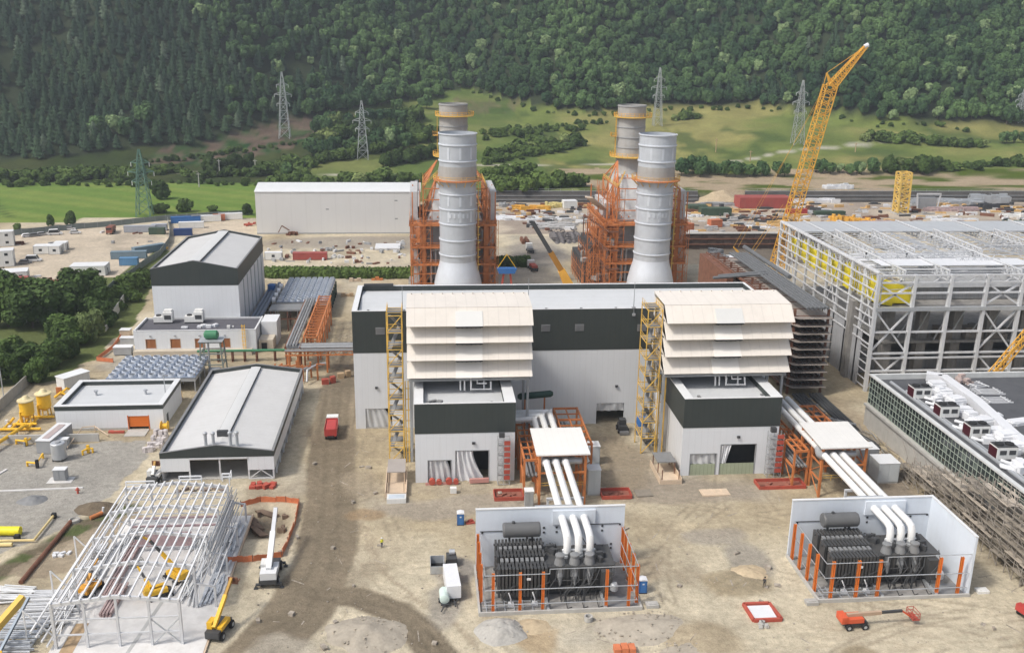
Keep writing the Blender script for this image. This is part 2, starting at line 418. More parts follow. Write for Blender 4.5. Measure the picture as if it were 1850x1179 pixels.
def terrain():
    xs = [0.0]
    while xs[-1] < 98: xs.append(xs[-1]+.5)
    while xs[-1] < 130: xs.append(xs[-1]+.9)
    st = .9
    while xs[-1] < 1100: st = min(st*1.05, 14); xs.append(xs[-1]+st)
    xs = np.array([-v for v in xs[:0:-1]]+xs)
    ys = [100.0]
    while ys[-1] < 175: ys.append(ys[-1]+.45)
    while ys[-1] < 240: ys.append(ys[-1]+.8)
    while ys[-1] < 400: ys.append(ys[-1]+1.0)
    st = 1.0
    while ys[-1] < 1500: st = min(st*1.03, 12); ys.append(ys[-1]+st)
    ys = np.array([-400, -200, -60, 0, 40, 70, 85, 92, 97]+ys)
    nx, ny = len(xs), len(ys)
    X, Y = np.meshgrid(xs, ys); x = X.ravel(); y = Y.ravel()
    z = H(x, y)
    # --- albedo by kind of ground
    jx = x+(fbm(x, y, 9, 31, 5)-.5)*6; jy = y+(fbm(x, y, 9, 47, 5)-.5)*6
    j2x = x+(fbm(x, y, 3, 61)-.5)*2.4; j2y = y+(fbm(x, y, 3, 77)-.5)*2.4
    def C(*c): return np.array(c)[None, :]
    a = fbm(x, y, 38, 3, 5); b = fbm(x, y, 10, 13, 4); c4 = fbm(x, y, 3.2, 23, 3)
    pale = C(.51, .45, .335); tan = C(.385, .32, .215); brn = C(.235, .195, .14); gry = C(.32, .30, .265)
    col = pale+(tan-pale)*sst(a, .38, .66)[:, None]
    col = col+(brn-col)*(sst(b, .58, .82)*.55)[:, None]
    col = col+(gry-col)*(sst(fbm(x, y, 24, 91, 4), .55, .75)*.6)[:, None]
    col = col*(1+(c4-.5)*.32)[:, None]
    kind = np.zeros(x.shape, int)           # 0 site dirt
    def blend(mask, cc, s=1.0):
        nonlocal col
        col = col+(np.asarray(cc)[None, :]-col)*(mask*s)[:, None]
    # dirt tracks (darker, damp, rolled)
    road = [(-15, 262), (-18, 240), (-20.5, 215), (-19.5, 190), (-18.0, 170), (-16.5, 150), (-16.5, 136), (-18.8, 124), (-22.5, 113), (-27, 100), (-34, 80)]
    rd = dline(jx, jy, road)*.3+dline(x, y, road)*.7
    rw = np.interp(y, [80, 110, 130, 160, 200, 260], [7.2, 5.8, 5.0, 4.6, 4.6, 3.6])
    rm = sst(rd, rw+.5, rw-.5)
    br = [(-17, 128), (-10, 126), (-5, 122.5), (-1, 117), (1.5, 111), (2, 100)]
    bd = dline(jx*.3+x*.7, jy*.3+y*.7, br); bm = sst(bd, 3.1, 2.2)
    lf = [(-17.5, 262), (-33, 262), (-36, 236)]
    rm = np.maximum(rm, bm)
    dark = C(.185, .15, .105)*(1+(b-.5)*.5+(c4-.5)*.25)[:, None]
    # wheel ruts
    rut = np.minimum(np.abs(dline(x, y, road)-1.4), np.abs(dline(x, y, br)-1.2))
    dr = dline(x, y, road); d2 = dline(x, y, br)
    dark = dark*(1+.22*np.sin(np.minimum(dr*3.1, d2*3.6)+fbm(x, y, 14, 19, 3)*5)*sst(fbm(x, y, 20, 29, 3), .3, .6))[:, None]
    dark = dark*(1-.16*sst(rut, .8, .2))[:, None]
    col = col+(dark-col)*(rm*.92)[:, None]
    kind[rm > .5] = 1
    # single wheel tracks on the pale ground
    for pts, k in (([(-12, 150), (-8, 135), (-3, 127), (2, 122), (6, 113)], .4), ([(-11, 150), (-7, 134), (-2, 125), (3, 119), (7, 111)], .4),
                   ([(-14, 142), (-8, 130), (-1, 124)], .3), ([(34, 150), (36, 138), (40, 126), (52, 113), (70, 108)], .3), ([(36, 150), (38, 138), (42, 127), (54, 115), (72, 110)], .3),
                   ([(30, 113), (50, 108), (85, 110)], .25), ([(32, 115), (50, 110), (85, 112)], .25)):
        blend(sst(dline(j2x, j2y, pts), .55, .1), (.27, .215, .15), k)
    rt2 = np.random.default_rng(5)
    for q in range(40):       # many criss-cross tyre tracks
        ax, ay = rt2.uniform(-14, 80), rt2.uniform(104, 160); an = rt2.uniform(-1, 1)+(0 if q % 2 else 1.57); cv = rt2.uniform(-.05, .05); pp = []
        for k in range(9): pp.append((ax+math.cos(an+cv*k)*k*4, ay+math.sin(an+cv*k)*k*4))
        o_ = 1.9; p2 = [(a_-math.sin(an)*o_, b_+math.cos(an)*o_) for a_, b_ in pp]
        for P_ in (pp, p2): blend(sst(dline(x+(c4-.5)*.4, y, P_), .38, .12)*sst(fbm(x, y, 5, 200+q, 3), .3, .6), (.235, .195, .14), .5)
    # grey crushed stone patches, mud, digging, darker ground before the annexes and hall
    for (cx, cy, rx, ry, cc, s) in ((3.2, 133, 4.4, 5.0, (.25, .235, .215), .85), (2.0, 124, 3.4, 6.5, (.27, .25, .22), .75), (51, 133, 4, 6, (.27, .25, .22), .7), (48, 141, 7, 3.5, (.27, .25, .225), .6),
                                    (6, 154, 16, 4.2, (.31, .275, .23), .7), (46, 158, 16, 5, (.29, .25, .20), .8), (48, 127, 5.5, 4.5, (.27, .22, .14), .75), (-9.5, 152, 4, 2.6, (.28, .20, .12), .8),
                                    (-12, 165, 5, 7, (.30, .25, .18), .65), (35, 170, 10, 16, (.275, .225, .16), .8), (33, 131, 3.5, 5, (.33, .27, .19), .7), (84, 170, 9, 30, (.22, .185, .145), .85),
                                    (-19.5, 111.5, 6.5, 6, (.42, .38, .31), .7), (-14, 108, 6, 4, (.36, .34, .31), .7), (38, 113, 6, 4.5, (.31, .25, .165), .75), (14, 114.5, 3, 4, (.36, .26, .15), .7),
                                    (59, 107, 4, 2, (.24, .19, .12), .8), (88, 108, 8, 3, (.34, .27, .17), .6), (-30, 175, 3, 30, (.30, .25, .18), .5), (90, 190, 9, 14, (.36, .29, .20), .8), (-33, 205, 4, 18, (.33, .27, .2), .6),
                                    (-40, 300, 14, 16, (.27, .23, .19), .5), (30, 330, 18, 30, (.46, .41, .33), .5), (44, 360, 12, 26, (.24, .22, .2), .8), (-25, 380, 42, 14, (.27, .24, .205), .8)):
        blend(sst(((jx-cx)/rx)**2+((jy-cy)/ry)**2, 1.25, .45), cc, s)
    # gravel yard (pipework station), soil bank and grass at its edge
    gy_ = inpoly(j2x, j2y, [(-150, 186), (-57, 186), (-54.5, 180), (-56, 165), (-60, 152), (-64, 146), (-70, 141), (-150, 141)])
    gm = gy_.astype(float)
    col = col+(C(.31, .295, .265)*(1+(b-.5)*.22+(c4-.5)*.16)[:, None]-col)*(gm*.95)[:, None]; kind[gy_] = 2
    bank = sst(dline(j2x, j2y, [(-52, 157), (-58, 150.5), (-61.5, 143), (-66, 136), (-72, 127)]), 3.2, 1.0)
    blend(bank, (.105, .085, .055), .9); blend(bank*sst(c4, .45, .6), (.07, .10, .03), .8)
    gg = inpoly(jx, jy, [(-150, 140), (-67, 140), (-70, 132), (-150, 128)]); blend(gg.astype(float), (.09, .13, .04), .9)
    dig = inpoly(j2x, j2y, [(-57, 149), (-50, 156), (-47.5, 153), (-52, 138), (-60, 134), (-64, 137)]); blend(dig.astype(float), (.29, .235, .17), .8)
    tr = np.exp(-(((x+27.3)/3.9)**4+((y-150.5)/4.9)**4)); blend(tr, (.19, .155, .11), .9)
    # lot at the far side: pale rolled gravel
    lot = inpoly(jx, jy, gp((0, 512), (70, 520), (130, 500), (215, 500), (305, 440), (300, 412), (462, 392), (462, 420), (300, 430), (200, 408), (0, 425)))
    col = col+(C(.50, .425, .33)*(1+(b-.5)*.25)[:, None]-col)*(lot.astype(float)*.9)[:, None]
    col = col+(C(.30, .255, .20)-col)*(lot*sst(fbm(x, y, 16, 71, 4), .58, .74)*.6)[:, None]
    sy = (y > 395) & (y < 476) & (x > 8)
    syc = C(.46, .395, .31)+(C(.30, .25, .205)-C(.46, .395, .31))*sst(fbm(x, y, 22, 55, 4), .42, .68)[:, None]
    col = np.where(sy[:, None], syc, col)
    pt = pit(x, y); blend(np.clip(pt*1.3, 0, 1), (.13, .11, .09), .92)
    # vegetated ground
    vg = fbm(x, y, 30, 201, 4); v2 = fbm(x, y, 9, 203, 4); v3 = fbm(x, y, 70, 207, 3)
    grass = C(.075, .12, .028)+(C(.125, .16, .045)-C(.075, .12, .028))*sst(vg, .35, .65)[:, None]
    field = C(.115, .19, .035)+(C(.17, .225, .05)-C(.115, .19, .035))*sst(np.sin((x*.55+y*.9)*.42)*.7+np.sin((x*.5+y*.9)*.13)*.6+(v2-.5)*1.2, -.6, .9)[:, None]
    meadow = C(.13, .165, .042)+(C(.235, .22, .078)-C(.13, .165, .042))*sst(v3*.6+vg*.4, .42, .62)[:, None]
    meadow = meadow*(1+(v2-.5)*.45+.10*np.sin(y*.55+x*.12+v3*9)*sst(vg, .4, .6))[:, None]
    sc_ = sst(fbm(x, y*.8, 26, 251, 5), .56, .68); meadow = meadow+(C(.05, .085, .022)-meadow)*(sc_*.75)[:, None]
    lpoly = inpoly(jx, jy, gp((-300, 505), (0, 512), (60, 525), (140, 500), (215, 500), (300, 440), (310, 455), (282, 505), (262, 560), (200, 620), (120, 680), (0, 700), (-400, 720)))
    col = np.where(lpoly[:, None], C(.11, .135, .045)*(1+(v2-.5)*.7)[:, None], col); kind[lpoly] = 3
    fp = (y > 434-.015*(x+70)) & (x < -66+(jy-y)*.2) & (y < 640)
    fp |= (y > 410) & (x < -150) & (y < 640) & (y > 424+.10*(-150-x)*0)
    far = (y > 478) & (x >= -66) & (y < 900)
    col = np.where(fp[:, None], np.where((y < 536)[:, None], field, grass*.85), col); kind[fp] = 3
    tl = dline(x, y, [(-230, 520), (-196, 462), (-180, 436)]); blend(sst(tl, 2.2, .8)*fp, (.055, .09, .025), .8)
    fr2 = (y > 536) & (x < -66); col = np.where(fr2[:, None], grass*.36*(1+(v2-.5)*.9)[:, None], col)
    col = np.where(far[:, None], np.where((x > 70)[:, None], meadow, meadow*.3+grass*.7), col); kind[far] = 4
    kind[fr2] = 3
    # clear-cut slope, brown
    cc = inpoly(jx+(v2-.5)*14, jy+(v2-.5)*14, [(-165, 596), (-168, 640), (-118, 690), (-66, 738), (-52, 742), (-58, 690), (-90, 640), (-120, 598)])
    brown = C(.115, .083, .062)*(1+(fbm(x, y, 5, 411, 3)-.5)*.9)[:, None]+(C(.10, .115, .05)-C(.185, .135, .095))*sst(v2, .45, .62)[:, None]
    col = np.where(cc[:, None], brown, col)
    cc2 = inpoly(jx+(v2-.5)*18, jy+(v2-.5)*18, [(20, 742), (24, 800), (75, 800), (70, 745)]); col = np.where(cc2[:, None], brown*.5+col*.5, col)
    # upper terrace with dumped earth
    te = (x > 78) & (y > 478) & (y < 562+(jy-y)*.8)
    tec = C(.335, .265, .18)+(C(.15, .165, .065)-C(.42, .335, .235))*sst(fbm(x, y*2.2, 26, 303, 4)+.10*np.sin(y*.12), .50, .66)[:, None]
    col = np.where(te[:, None], tec, col)
    rdm = sst(dline(x, y, [(-66, 566), (20, 572), (110, 580), (190, 592), (260, 628), (330, 650)]), 2.6, 1.4); blend(rdm*(y > 540), (.46, .43, .36), .85)
    rdl = sst(dline(x, y, [(-400, 572), (-180, 578), (-66, 572)]), 2.2, 1.2); blend(rdl, (.36, .34, .27), .7)
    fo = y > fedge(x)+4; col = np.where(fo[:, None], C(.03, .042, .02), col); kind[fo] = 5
    # --- mesh, split by kind of ground
    idx = np.arange(nx*ny).reshape(ny, nx)
    q = np.stack([idx[:-1, :-1], idx[:-1, 1:], idx[1:, 1:], idx[1:, :-1]], -1).reshape(-1, 4)
    kq = np.array([np.bincount(r, minlength=6).argmax() for r in kind[q]]) if False else np.median(kind[q], axis=1).astype(int)
    kq = np.where(kind[q][:, 0] == kind[q][:, 2], kind[q][:, 0], kq)
    V = np.stack([x, y, z], -1)
    names = ['ground', 'dirt_road', 'gravel_ground', 'grass_field', 'meadow', 'hillside']
    m = ground_mat()
    for k, nm in enumerate(names):
        fq = q[kq == k]
        if len(fq) == 0: continue
        u, inv = np.unique(fq, return_inverse=True); inv = inv.reshape(-1, 4)
        me = bpy.data.meshes.new(nm)
        me.vertices.add(len(u)); me.vertices.foreach_set('co', V[u].ravel())
        me.loops.add(len(inv)*4); me.loops.foreach_set('vertex_index', inv.ravel().astype(np.int32))
        me.polygons.add(len(inv)); me.polygons.foreach_set('loop_start', np.arange(0, len(inv)*4, 4, dtype=np.int32)); me.polygons.foreach_set('loop_total', np.full(len(inv), 4, np.int32))
        me.update(calc_edges=True); me.shade_smooth()
        at = me.color_attributes.new('soil', 'FLOAT_COLOR', 'POINT')
        cc_ = np.ones((len(u), 4)); cc_[:, :3] = np.clip(col[u], .01, .9)
        at.data.foreach_set('color', cc_.ravel())
        me.materials.append(m)
        o = bpy.data.objects.new(nm, me); COL.objects.link(o); o['kind'] = 'structure'

def ground_mat():
    m = bpy.data.materials.new('earth'); m.use_nodes = True; t = m.node_tree; L = t.links
    b = t.nodes['Principled BSDF']; b.inputs['Roughness'].default_value = .95; b.inputs['Specular IOR Level'].default_value = .15
    at = nd(t, 'ShaderNodeVertexColor', layer_name='soil')
    geo = nd(t, 'ShaderNodeNewGeometry')
    out = at.outputs['Color']
    for sc, lo, hi, det in ((.13, .86, 1.13, 7), (.9, .76, 1.22, 9), (5.5, .82, 1.18, 6)):
        n = nd(t, 'ShaderNodeTexNoise'); n.inputs['Scale'].default_value = sc; n.inputs['Detail'].default_value = det; n.inputs['Roughness'].default_value = .7
        L.new(geo.outputs['Position'], n.inputs['Vector'])
        r = nd(t, 'ShaderNodeMapRange'); r.inputs[1].default_value = .3; r.inputs[2].default_value = .7; r.inputs[3].default_value = lo; r.inputs[4].default_value = hi
        L.new(n.outputs['Fac'], r.inputs[0])
        v = nd(t, 'ShaderNodeVectorMath', operation='SCALE'); L.new(out, v.inputs[0]); L.new(r.outputs[0], v.inputs['Scale']); out = v.outputs[0]
    # scattered stones
    vo = nd(t, 'ShaderNodeTexVoronoi'); vo.inputs['Scale'].default_value = 1.6
    L.new(geo.outputs['Position'], vo.inputs['Vector'])
    r = nd(t, 'ShaderNodeMapRange'); r.inputs[1].default_value = .06; r.inputs[2].default_value = .16; r.inputs[3].default_value = .72; r.inputs[4].default_value = 1
    L.new(vo.outputs['Distance'], r.inputs[0])
    v = nd(t, 'ShaderNodeVectorMath', operation='SCALE'); L.new(out, v.inputs[0]); L.new(r.outputs[0], v.inputs['Scale']); out = v.outputs[0]
    L.new(out, b.inputs['Base Color'])
    n3 = nd(t, 'ShaderNodeTexNoise'); n3.inputs['Scale'].default_value = 1.4; n3.inputs['Detail'].default_value = 8; n3.inputs['Roughness'].default_value = .7
    L.new(geo.outputs['Position'], n3.inputs['Vector'])
    bp = nd(t, 'ShaderNodeBump'); bp.inputs['Strength'].default_value = .8; bp.inputs['Distance'].default_value = .35
    L.new(n3.outputs['Fac'], bp.inputs['Height']); L.new(bp.outputs[0], b.inputs['Normal'])
    return m
terrain()
# ================================================================== TURBINE HALL
def flatbuilding(nm, label, cat, x0, x1, y0, y1, zt, zb, holes, roofz, capw, base_h=.0, group=None, roofmat=ROOF, clad=True):
    t = thing(nm, label, cat, ((x0+x1)/2, y0, 0), group=group)
    th = .35
    m = MB(); wallx(m, x0, x1, y0, y0+th, 0, zb, holes); m.build('wall', WHITE, t)
    m = MB(); wallx(m, x0, x1, y1-th, y1, 0, zb); wally(m, y0+th, y1-th, x0, x0+th, 0, zb); wally(m, y0+th, y1-th, x1-th, x1, 0, zb); m.build('side_wall', WHITEZ, t)
    m = MB(); e = .06
    m.box(x0-e, x1+e, y0-e, y0+th, zb, zt); m.box(x0-e, x1+e, y1-th, y1+e, zb, zt)
    m.box(x0-e, x0+th, y0+th, y1-th, zb, zt); m.box(x1-th, x1+e, y0+th, y1-th, zb, zt); m.build('upper_cladding', DARK, t)
    m = MB(); c = capw; g = .1
    m.box(x0-g, x1+g, y0-g, y0-g+c[0], zt+.003, zt+.12); m.box(x0-g, x1+g, y1+g-c[1], y1+g, zt+.003, zt+.12)
    m.box(x0-g, x0-g+c[2], y0-g+c[0], y1+g-c[1], zt+.003, zt+.12); m.box(x1+g-c[3], x1+g, y0-g+c[0], y1+g-c[1], zt+.003, zt+.12)
    m.build('parapet_cap', CAP, t)
    m = MB(); k = .36
    for a in ((x0+k, x0+c[2]-.12), (x1-c[3]+.12, x1-k)):
        if a[1]-a[0] > .2: m = MB(); m.box(a[0], a[1], y0+k, y1-k, roofz-.2, zt); m.build('parapet_upstand', DARK, t)
    m = MB(); m.box(x0+k+.01, x1-k-.01, y0+k+.01, y1-k-.01, roofz-.3, roofz); m.build('roof', roofmat, t)
    return t

hx0, hx1, hy0, hy1 = -14.8, 73.6, 190.3, 211.0
hall = flatbuilding('turbine_hall', 'long white hall with charcoal upper band behind the two cream filter houses', 'building',
    hx0, hx1, hy0, hy1, 25.7, 16.8, [(-12.7, -7.2, 0, 4.5), (36.3, 42.3, 0, 4.7)], 24.6, (.5, .5, 1.1, .6))
m = MB(); m.extr([(hx0+1.2, hy0+.5, 24.62), (hx0+1.2, hy1-.5, 24.62), (hx0+1.2, (hy0+hy1)/2+3, 25.35)], (hx1-hx0-2, 0, 0)); m.build('roof_slope', ROOF, hall)
for vx, vz in ((-9.2, 21.5), (24.9, 21.7), (32.0, 21.7), (45.2, 21.5)):
    m = MB(); m.box(vx-.95, vx+.95, hy0-.14, hy0-.05, vz-.75, vz+.75)
    for i in range(7): m.bar((vx-.9, hy0-.17, vz-.6+i*.2), (vx+.9, hy0-.17, vz-.6+i*.2), .1, .05)
    m.build('wall_vent', MID, hall)
m = MB(); curtain(m, -12.65, -7.3, .05, 4.45, hy0+.2, lambda t: 1-.28*t**2.2); m.build('door_sheet', SHEET, hall)
m = MB(); m.box(-12.65, -7.3, hy0+.05, hy0+.12, 0, .35); m.build('door_sill', CONC, hall)
m = MB(); curtain(m, 36.35, 42.2, 2.9, 4.65, hy0+.2, lambda t: 1, amp=.15); m.build('door_sheet', SHEET, hall)
m = MB(); m.box(46.2, 48.4, hy0-.12, hy0-.0, .4, 3.1); m.build('side_door', MID, hall)
for lx, lz in ((-10.3, 9.2), (40.4, 8.6)):
    m = MB(); m.box(lx-.28, lx+.28, hy0-.35, hy0-.02, lz-.2, lz+.2); m.build('wall_lamp', DGREY, hall)
for x in np.arange(hx0+3, hx1-2, 7.3): m = MB(); m.box(x, x+.5, hy0+.1, hy0+.45, 25.83, 25.9); m.build('roof_edge_fitting', DGREY, hall)
m = MB(); m.box(-13.5, -7, hy1-.9, hy1-.2, 25.83, 26.3); m.build('roof_trunking', DGREY, hall)
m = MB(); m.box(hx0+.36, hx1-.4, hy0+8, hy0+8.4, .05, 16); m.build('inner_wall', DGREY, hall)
for i, (mx, my, mh, lb) in enumerate(((21.2, hy0+.2, 6.5, 'thin pole on the hall roof edge right of the nearer filter house'), (-4.6, hy0+.2, 5.0, 'thin pole on the hall roof edge above the yellow stair tower'), (43.3, hy0+.2, 5.5, 'thin pole on the hall roof edge beside a small camera box'))):
    t = thing('lightning_mast', lb, 'mast', (mx, my, 25.83), group='thin poles on the hall roof')
    m = MB(); m.tube([(mx, my, 25.83), (mx, my, 25.83+mh)], [.09, .05], 6); m.build('pole', GREY, t)
    m = MB(); m.box(mx-.4, mx+.4, my-.4, my+.4, 25.83, 25.95); m.build('base', GREY, t)
    if i == 2: m = MB(); m.box(mx-.3, mx+.3, my-.75, my-.3, 24.2, 24.7); m.bar((mx, my-.45, 24.7), (mx, my-.3, 25.9), .1); m.build('camera_box', GREY, t)

# ================================================================== ANNEXES (one per unit) AND FILTER HOUSES
def annex(dx, label, second):
    x0, x1, y0, y1 = -2.15+dx, 16.25+dx, 164.0, 186.0
    if second: x1 = 66.5
    holes = [(.2+dx, 4.4+dx, 0, 4.4), (5.3+dx, 11.4+dx, 0, 6.2)] if not second else [(49.7, 54.7, 0, 4.4), (55.2+.3, 62.3, 0, 6.2)]
    t = flatbuilding('generator_annex', label, 'building', x0, x1, y0, y1, 15.6, 9.8, holes, 14.5, (.4, .4, 1.7, 2.1))
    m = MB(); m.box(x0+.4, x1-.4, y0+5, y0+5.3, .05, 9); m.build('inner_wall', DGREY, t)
    lx = 8.6+dx
    m = MB(); m.box(lx-.28, lx+.28, y0-.35, y0-.02, 7.6, 8.0); m.build('wall_lamp', DGREY, t)
    m = MB(); m.box(x0-.08, x1+.08, y0-.10, y0-.01, 0, .45) if False else None
    for a, b, c, d in holes:
        f = MB(); f.box(a-.12, a+.02, y0-.06, y0+.3, 0, d); f.box(b-.02, b+.12, y0-.06, y0+.3, 0, d); f.box(a-.12, b+.12, y0-.06, y0+.3, d, d+.14); f.build('door_frame', GREY, t) ; f = None
    if not second:
        m = MB(); curtain(m, .3, 4.35, .05, 4.35, y0+.15, lambda t: 1-.18*t**3); m.build('door_sheet', SHEET, t)
        m = MB(); curtain(m, 5.4, 11.3, .1, 6.15, y0+.1, lambda t: .52+.40*(1-t)**1.6, amp=.2); m.build('door_sheet', TARP, t)
    else:
        g2 = M('barrier_green', (.34, .38, .27), .6, var=.1, rib=.45, ribscale=.75)
        for a, b in ((49.8, 54.6), (55.6, 62.2)):
            m = MB(); m.box(a, b, y0+.05, y0+.15, .02, 2.3); m.build('door_barrier', g2, t)
        m = MB(); curtain(m, 49.8, 54.6, 2.3, 4.35, y0+.2, lambda t: 1); m.build('door_sheet', SHEET, t)
        m = MB(); curtain(m, 55.6, 58.6, 2.3, 6.1, y0+.2, lambda t: .35+.35*t, amp=.15); m.build('door_sheet', TARP, t)
    m = MB(); rz = 14.5
    if not second:
        for i, (a, b, s) in enumerate(((1.2, 165.6, 1.0), (1.5, 167.2, .9), (.6, 166.4, .8), (2.4, 165.9, 1.3))): m.rbox(a, b, rz, s, s*.7, .5+.15*i, i*.4)
        m.rbox(11, 166, rz, .6, .4, .3); m.rbox(12.1, 167, rz, .4, .3, .25)
    else:
        m.rbox(51.6, 166.5, rz, .5, 3.0, .3); m.rbox(64, 168, rz, .5, .5, .3)
    m.build('roof_item', MID, t)
    return t
annex(0, 'white annex with a dark band and grey torn door sheets under the nearer filter house', False)
annex(50.1, 'white annex with a dark band and pale green door barriers by the second filter house', True)

def filterhouse(dx, label, wid):
    x0, x1 = -3.5+dx, -3.5+dx+wid
    t = thing('filter_house', label, 'filter house', ((x0+x1)/2, 178, 0))
    yb0, yb1 = 174.0, 182.5
    m = MB(); m.box(x0+.9, x1-.9, yb0, yb1, 17.6, 30.7); m.build('casing', CREAM2, t)
    # tiers of weather hoods: closed prisms, each a part
    tops = [31.0, 27.7, 24.4, 21.0]; lips = [28.15, 24.9, 21.5, 18.05]
    for i in range(4):
        zt, zl = tops[i], lips[i]; yt = 173.9; yl = 171.0
        m = MB()
        P = lambda x: [(x, yl, zl), (x, yt, zt), (x, yt+.28, zt), (x, yt+.28, zl+.9), (x, yl+.12, zl-.1)]
        a = P(x0); b = P(x1)
        n = len(a); m.add(a+b, [tuple(range(n-1, -1, -1)), tuple(range(n, 2*n))]+[(k, (k+1) % n, n+(k+1) % n, n+k) for k in range(n)])
        # side returns
        for xs in (x0, x1-.12):
            m.extr([(xs, yl+.05, zl), (xs, yt, zt), (xs, yb1-.4, zt), (xs, yb1-.4, zl)], (.12, 0, 0))
        m.build('weather_hood', CREAM, t)
        ca, cb = x0+wid*.385, x0+wid*.60
        m = MB(); h = .10
        sl = (yt-yl)/(zt-zl); P2 = lambda x: [(x, yl-.16, zl-.02), (x, yt-.62*sl-.16, zt-.62), (x, yt+.1, zt-.62), (x, yl+.2, zl-.02)]
        a = P2(ca); b = P2(cb); m.add(a+b, [(3,2,1,0), (4,5,6,7)]+[(k, (k+1) % 4, 4+(k+1) % 4, 4+k) for k in range(4)])
        m.build('centre_panel', M('pale_centre_panel', (.74,.71,.665), .5, var=.04) if i else M('pale_grey_panel', (.60,.60,.58), .5, var=.03), t)
        if i < 3:
            m = MB(); m.box(ca, cb, yl+.3, yl+1.7, zl-.46, zl-.12)
            for k in range(6): m.box(ca+.25+k*(cb-ca)/6, ca+.5+k*(cb-ca)/6, yl+.24, yl+.3, zl-.5, zl-.15)
            m.build('slot', DGREY, t)
    m = MB(); m.extr([(x0, 173.8, 31.003), (x0, 182.5, 31.5), (x0, 182.5, 30.7), (x0, 174.19, 30.7)], (wid, 0, 0)); m.build('roof', CREAM, t)
    m = MB()
    for k in range(12): m.box(x0+.9+k*(wid-1.8)/11-.12, x0+.9+k*(wid-1.8)/11+.12, 181.6, 181.9, 31.4, 31.75)
    m.build('roof_fitting', CREAM2, t)
    m = MB(); m.extr([(x0+4, yb1, 29.5), (x0+4, 190.2, 24), (x0+4, 190.2, 17.2), (x0+4, yb1, 18.2)], (wid-8, 0, 0)); m.build('inlet_duct', CREAM2, t)
    # support steel below
    m = MB()
    for xx in (x0+.6, x0+wid*.33, x0+wid*.66, x1-.6):
        m.bar((xx, 173.2, 17.4), (xx, 182, 17.4), .35, .5)
        m.bar((xx, 181.5, 15 if x0+3 < xx < x1-3 else 0), (xx, 181.5, 17.4), .45)
    for xx in (x0+.6, x1-.6): m.bar((xx, 173.4, 15 if xx > x0+2 and dx == 0 and xx < x0+20 else 0), (xx, 173.4, 17.4), .45)
    for yy in (172.6, 174.5, 178, 181.8): m.bar((x0+.2, yy, 17.1), (x1-.2, yy, 17.1), .3, .45)
    m.box(x0+1, x1-1, 173.4, 182, 16.55, 16.75); m.build('support_frame', GREY, t)
    m = MB(); cx = x0+wid*.5
    for a in (-1.8, -1.0, 2.7): m.tube([(cx+a, 173.0, 17.6), (cx+a, 172.6, 16.4), (cx+a, 172.4, 15.0)], .16, 7)
    m.tube([(cx+.2, 173, 17.4), (cx+.2, 172, 16.6), (cx+.2, 172, 15.3), (cx+4.0, 172, 15.3), (cx+4.0, 172.6, 16.6)], .2, 8)
    m.tube([(cx+1.4, 173, 17.5), (cx+1.4, 172.2, 16.4), (cx+3.2, 172.2, 16.4)], .16, 7); m.build('pipework', DUCT, t)
    m = MB()
    for xx in (x0+1.2, x0+4, x0+7, x1-7, x1-4.2, x1-1.4): m.box(xx-.25, xx+.25, 172.9, 173.3, 16.9, 17.6)
    m.build('bracket', GREY, t)
filterhouse(0, 'cream louvred filter house over the annex with torn grey door sheets', 23.6)
filterhouse(49.0, 'cream louvred filter house over the annex with green door barriers', 24.9)

def stair_tower(x0, x1, y0, y1, zt, label, slim):
    t = thing('stair_tower', label, 'stair tower', ((x0+x1)/2, (y0+y1)/2, 0))
    m = MB()
    for x in (x0, x1):
        for y in (y0, y1): m.bar((x, y, 0), (x, y, zt), .17)
    for k in range(1, int(zt/3.3)+1):
        z = k*3.3
        for y in (y0, y1): m.bar((x0, y, z), (x1, y, z), .12)
        for x in (x0, x1): m.bar((x, y0, z), (x, y1, z), .12)
        if k % 2: m.bar((x0, y0, z-3.3), (x1, y0, z), .14)
    m.build('frame', YELLOW, t)
    n = int(zt/3.3)
    for k in range(n):
        z = (k+1)*3.3
        m = MB(); m.box(x0-.1, x1+.1, (y0+.01 if k % 2 else (y0+y1)/2), ((y0+y1)/2 if k % 2 else y1-.01), z-.14, z-.02)
        lo = m.build('landing', MID, t)
        m = MB(); a = (x0+.5, y0+.6, z-3.3) if k % 2 else (x1-.5, y1-.6, z-3.3); b = (x1-.5, y1-.6, z) if k % 2 else (x0+.5, y0+.6, z)
        m.bar(a, b, .75, .12); m.build('stair_flight', MID, t)
        m = MB(); railing(m, [(x0, y1, z), (x0, y0, z), (x1, y0, z), (x1, y1, z)], 1.1, .06, 1.6); m.build('handrail', YELLOW, lo)
    m = MB()
    for k in range(3): m.bar((x1+.45+k*.55, y0+.4, 0), (x1+.45+k*.55, y0+.4, zt*.55), .22)
    for z in np.arange(2, zt*.55, 2.2): m.bar((x1+.4, y0+.4, z), (x1+1.6, y0+.4, z), .12)
    m.build('cable_ladder', YELLOW, t)
stair_tower(-7.2, -4.4, 173.0, 178.5, 30.4, 'tall yellow stair tower at the corner of the nearer cream filter house', 0)
stair_tower(42.6, 45.4, 174.5, 180.0, 30.0, 'tall yellow stair tower beside the second cream filter house', 1)

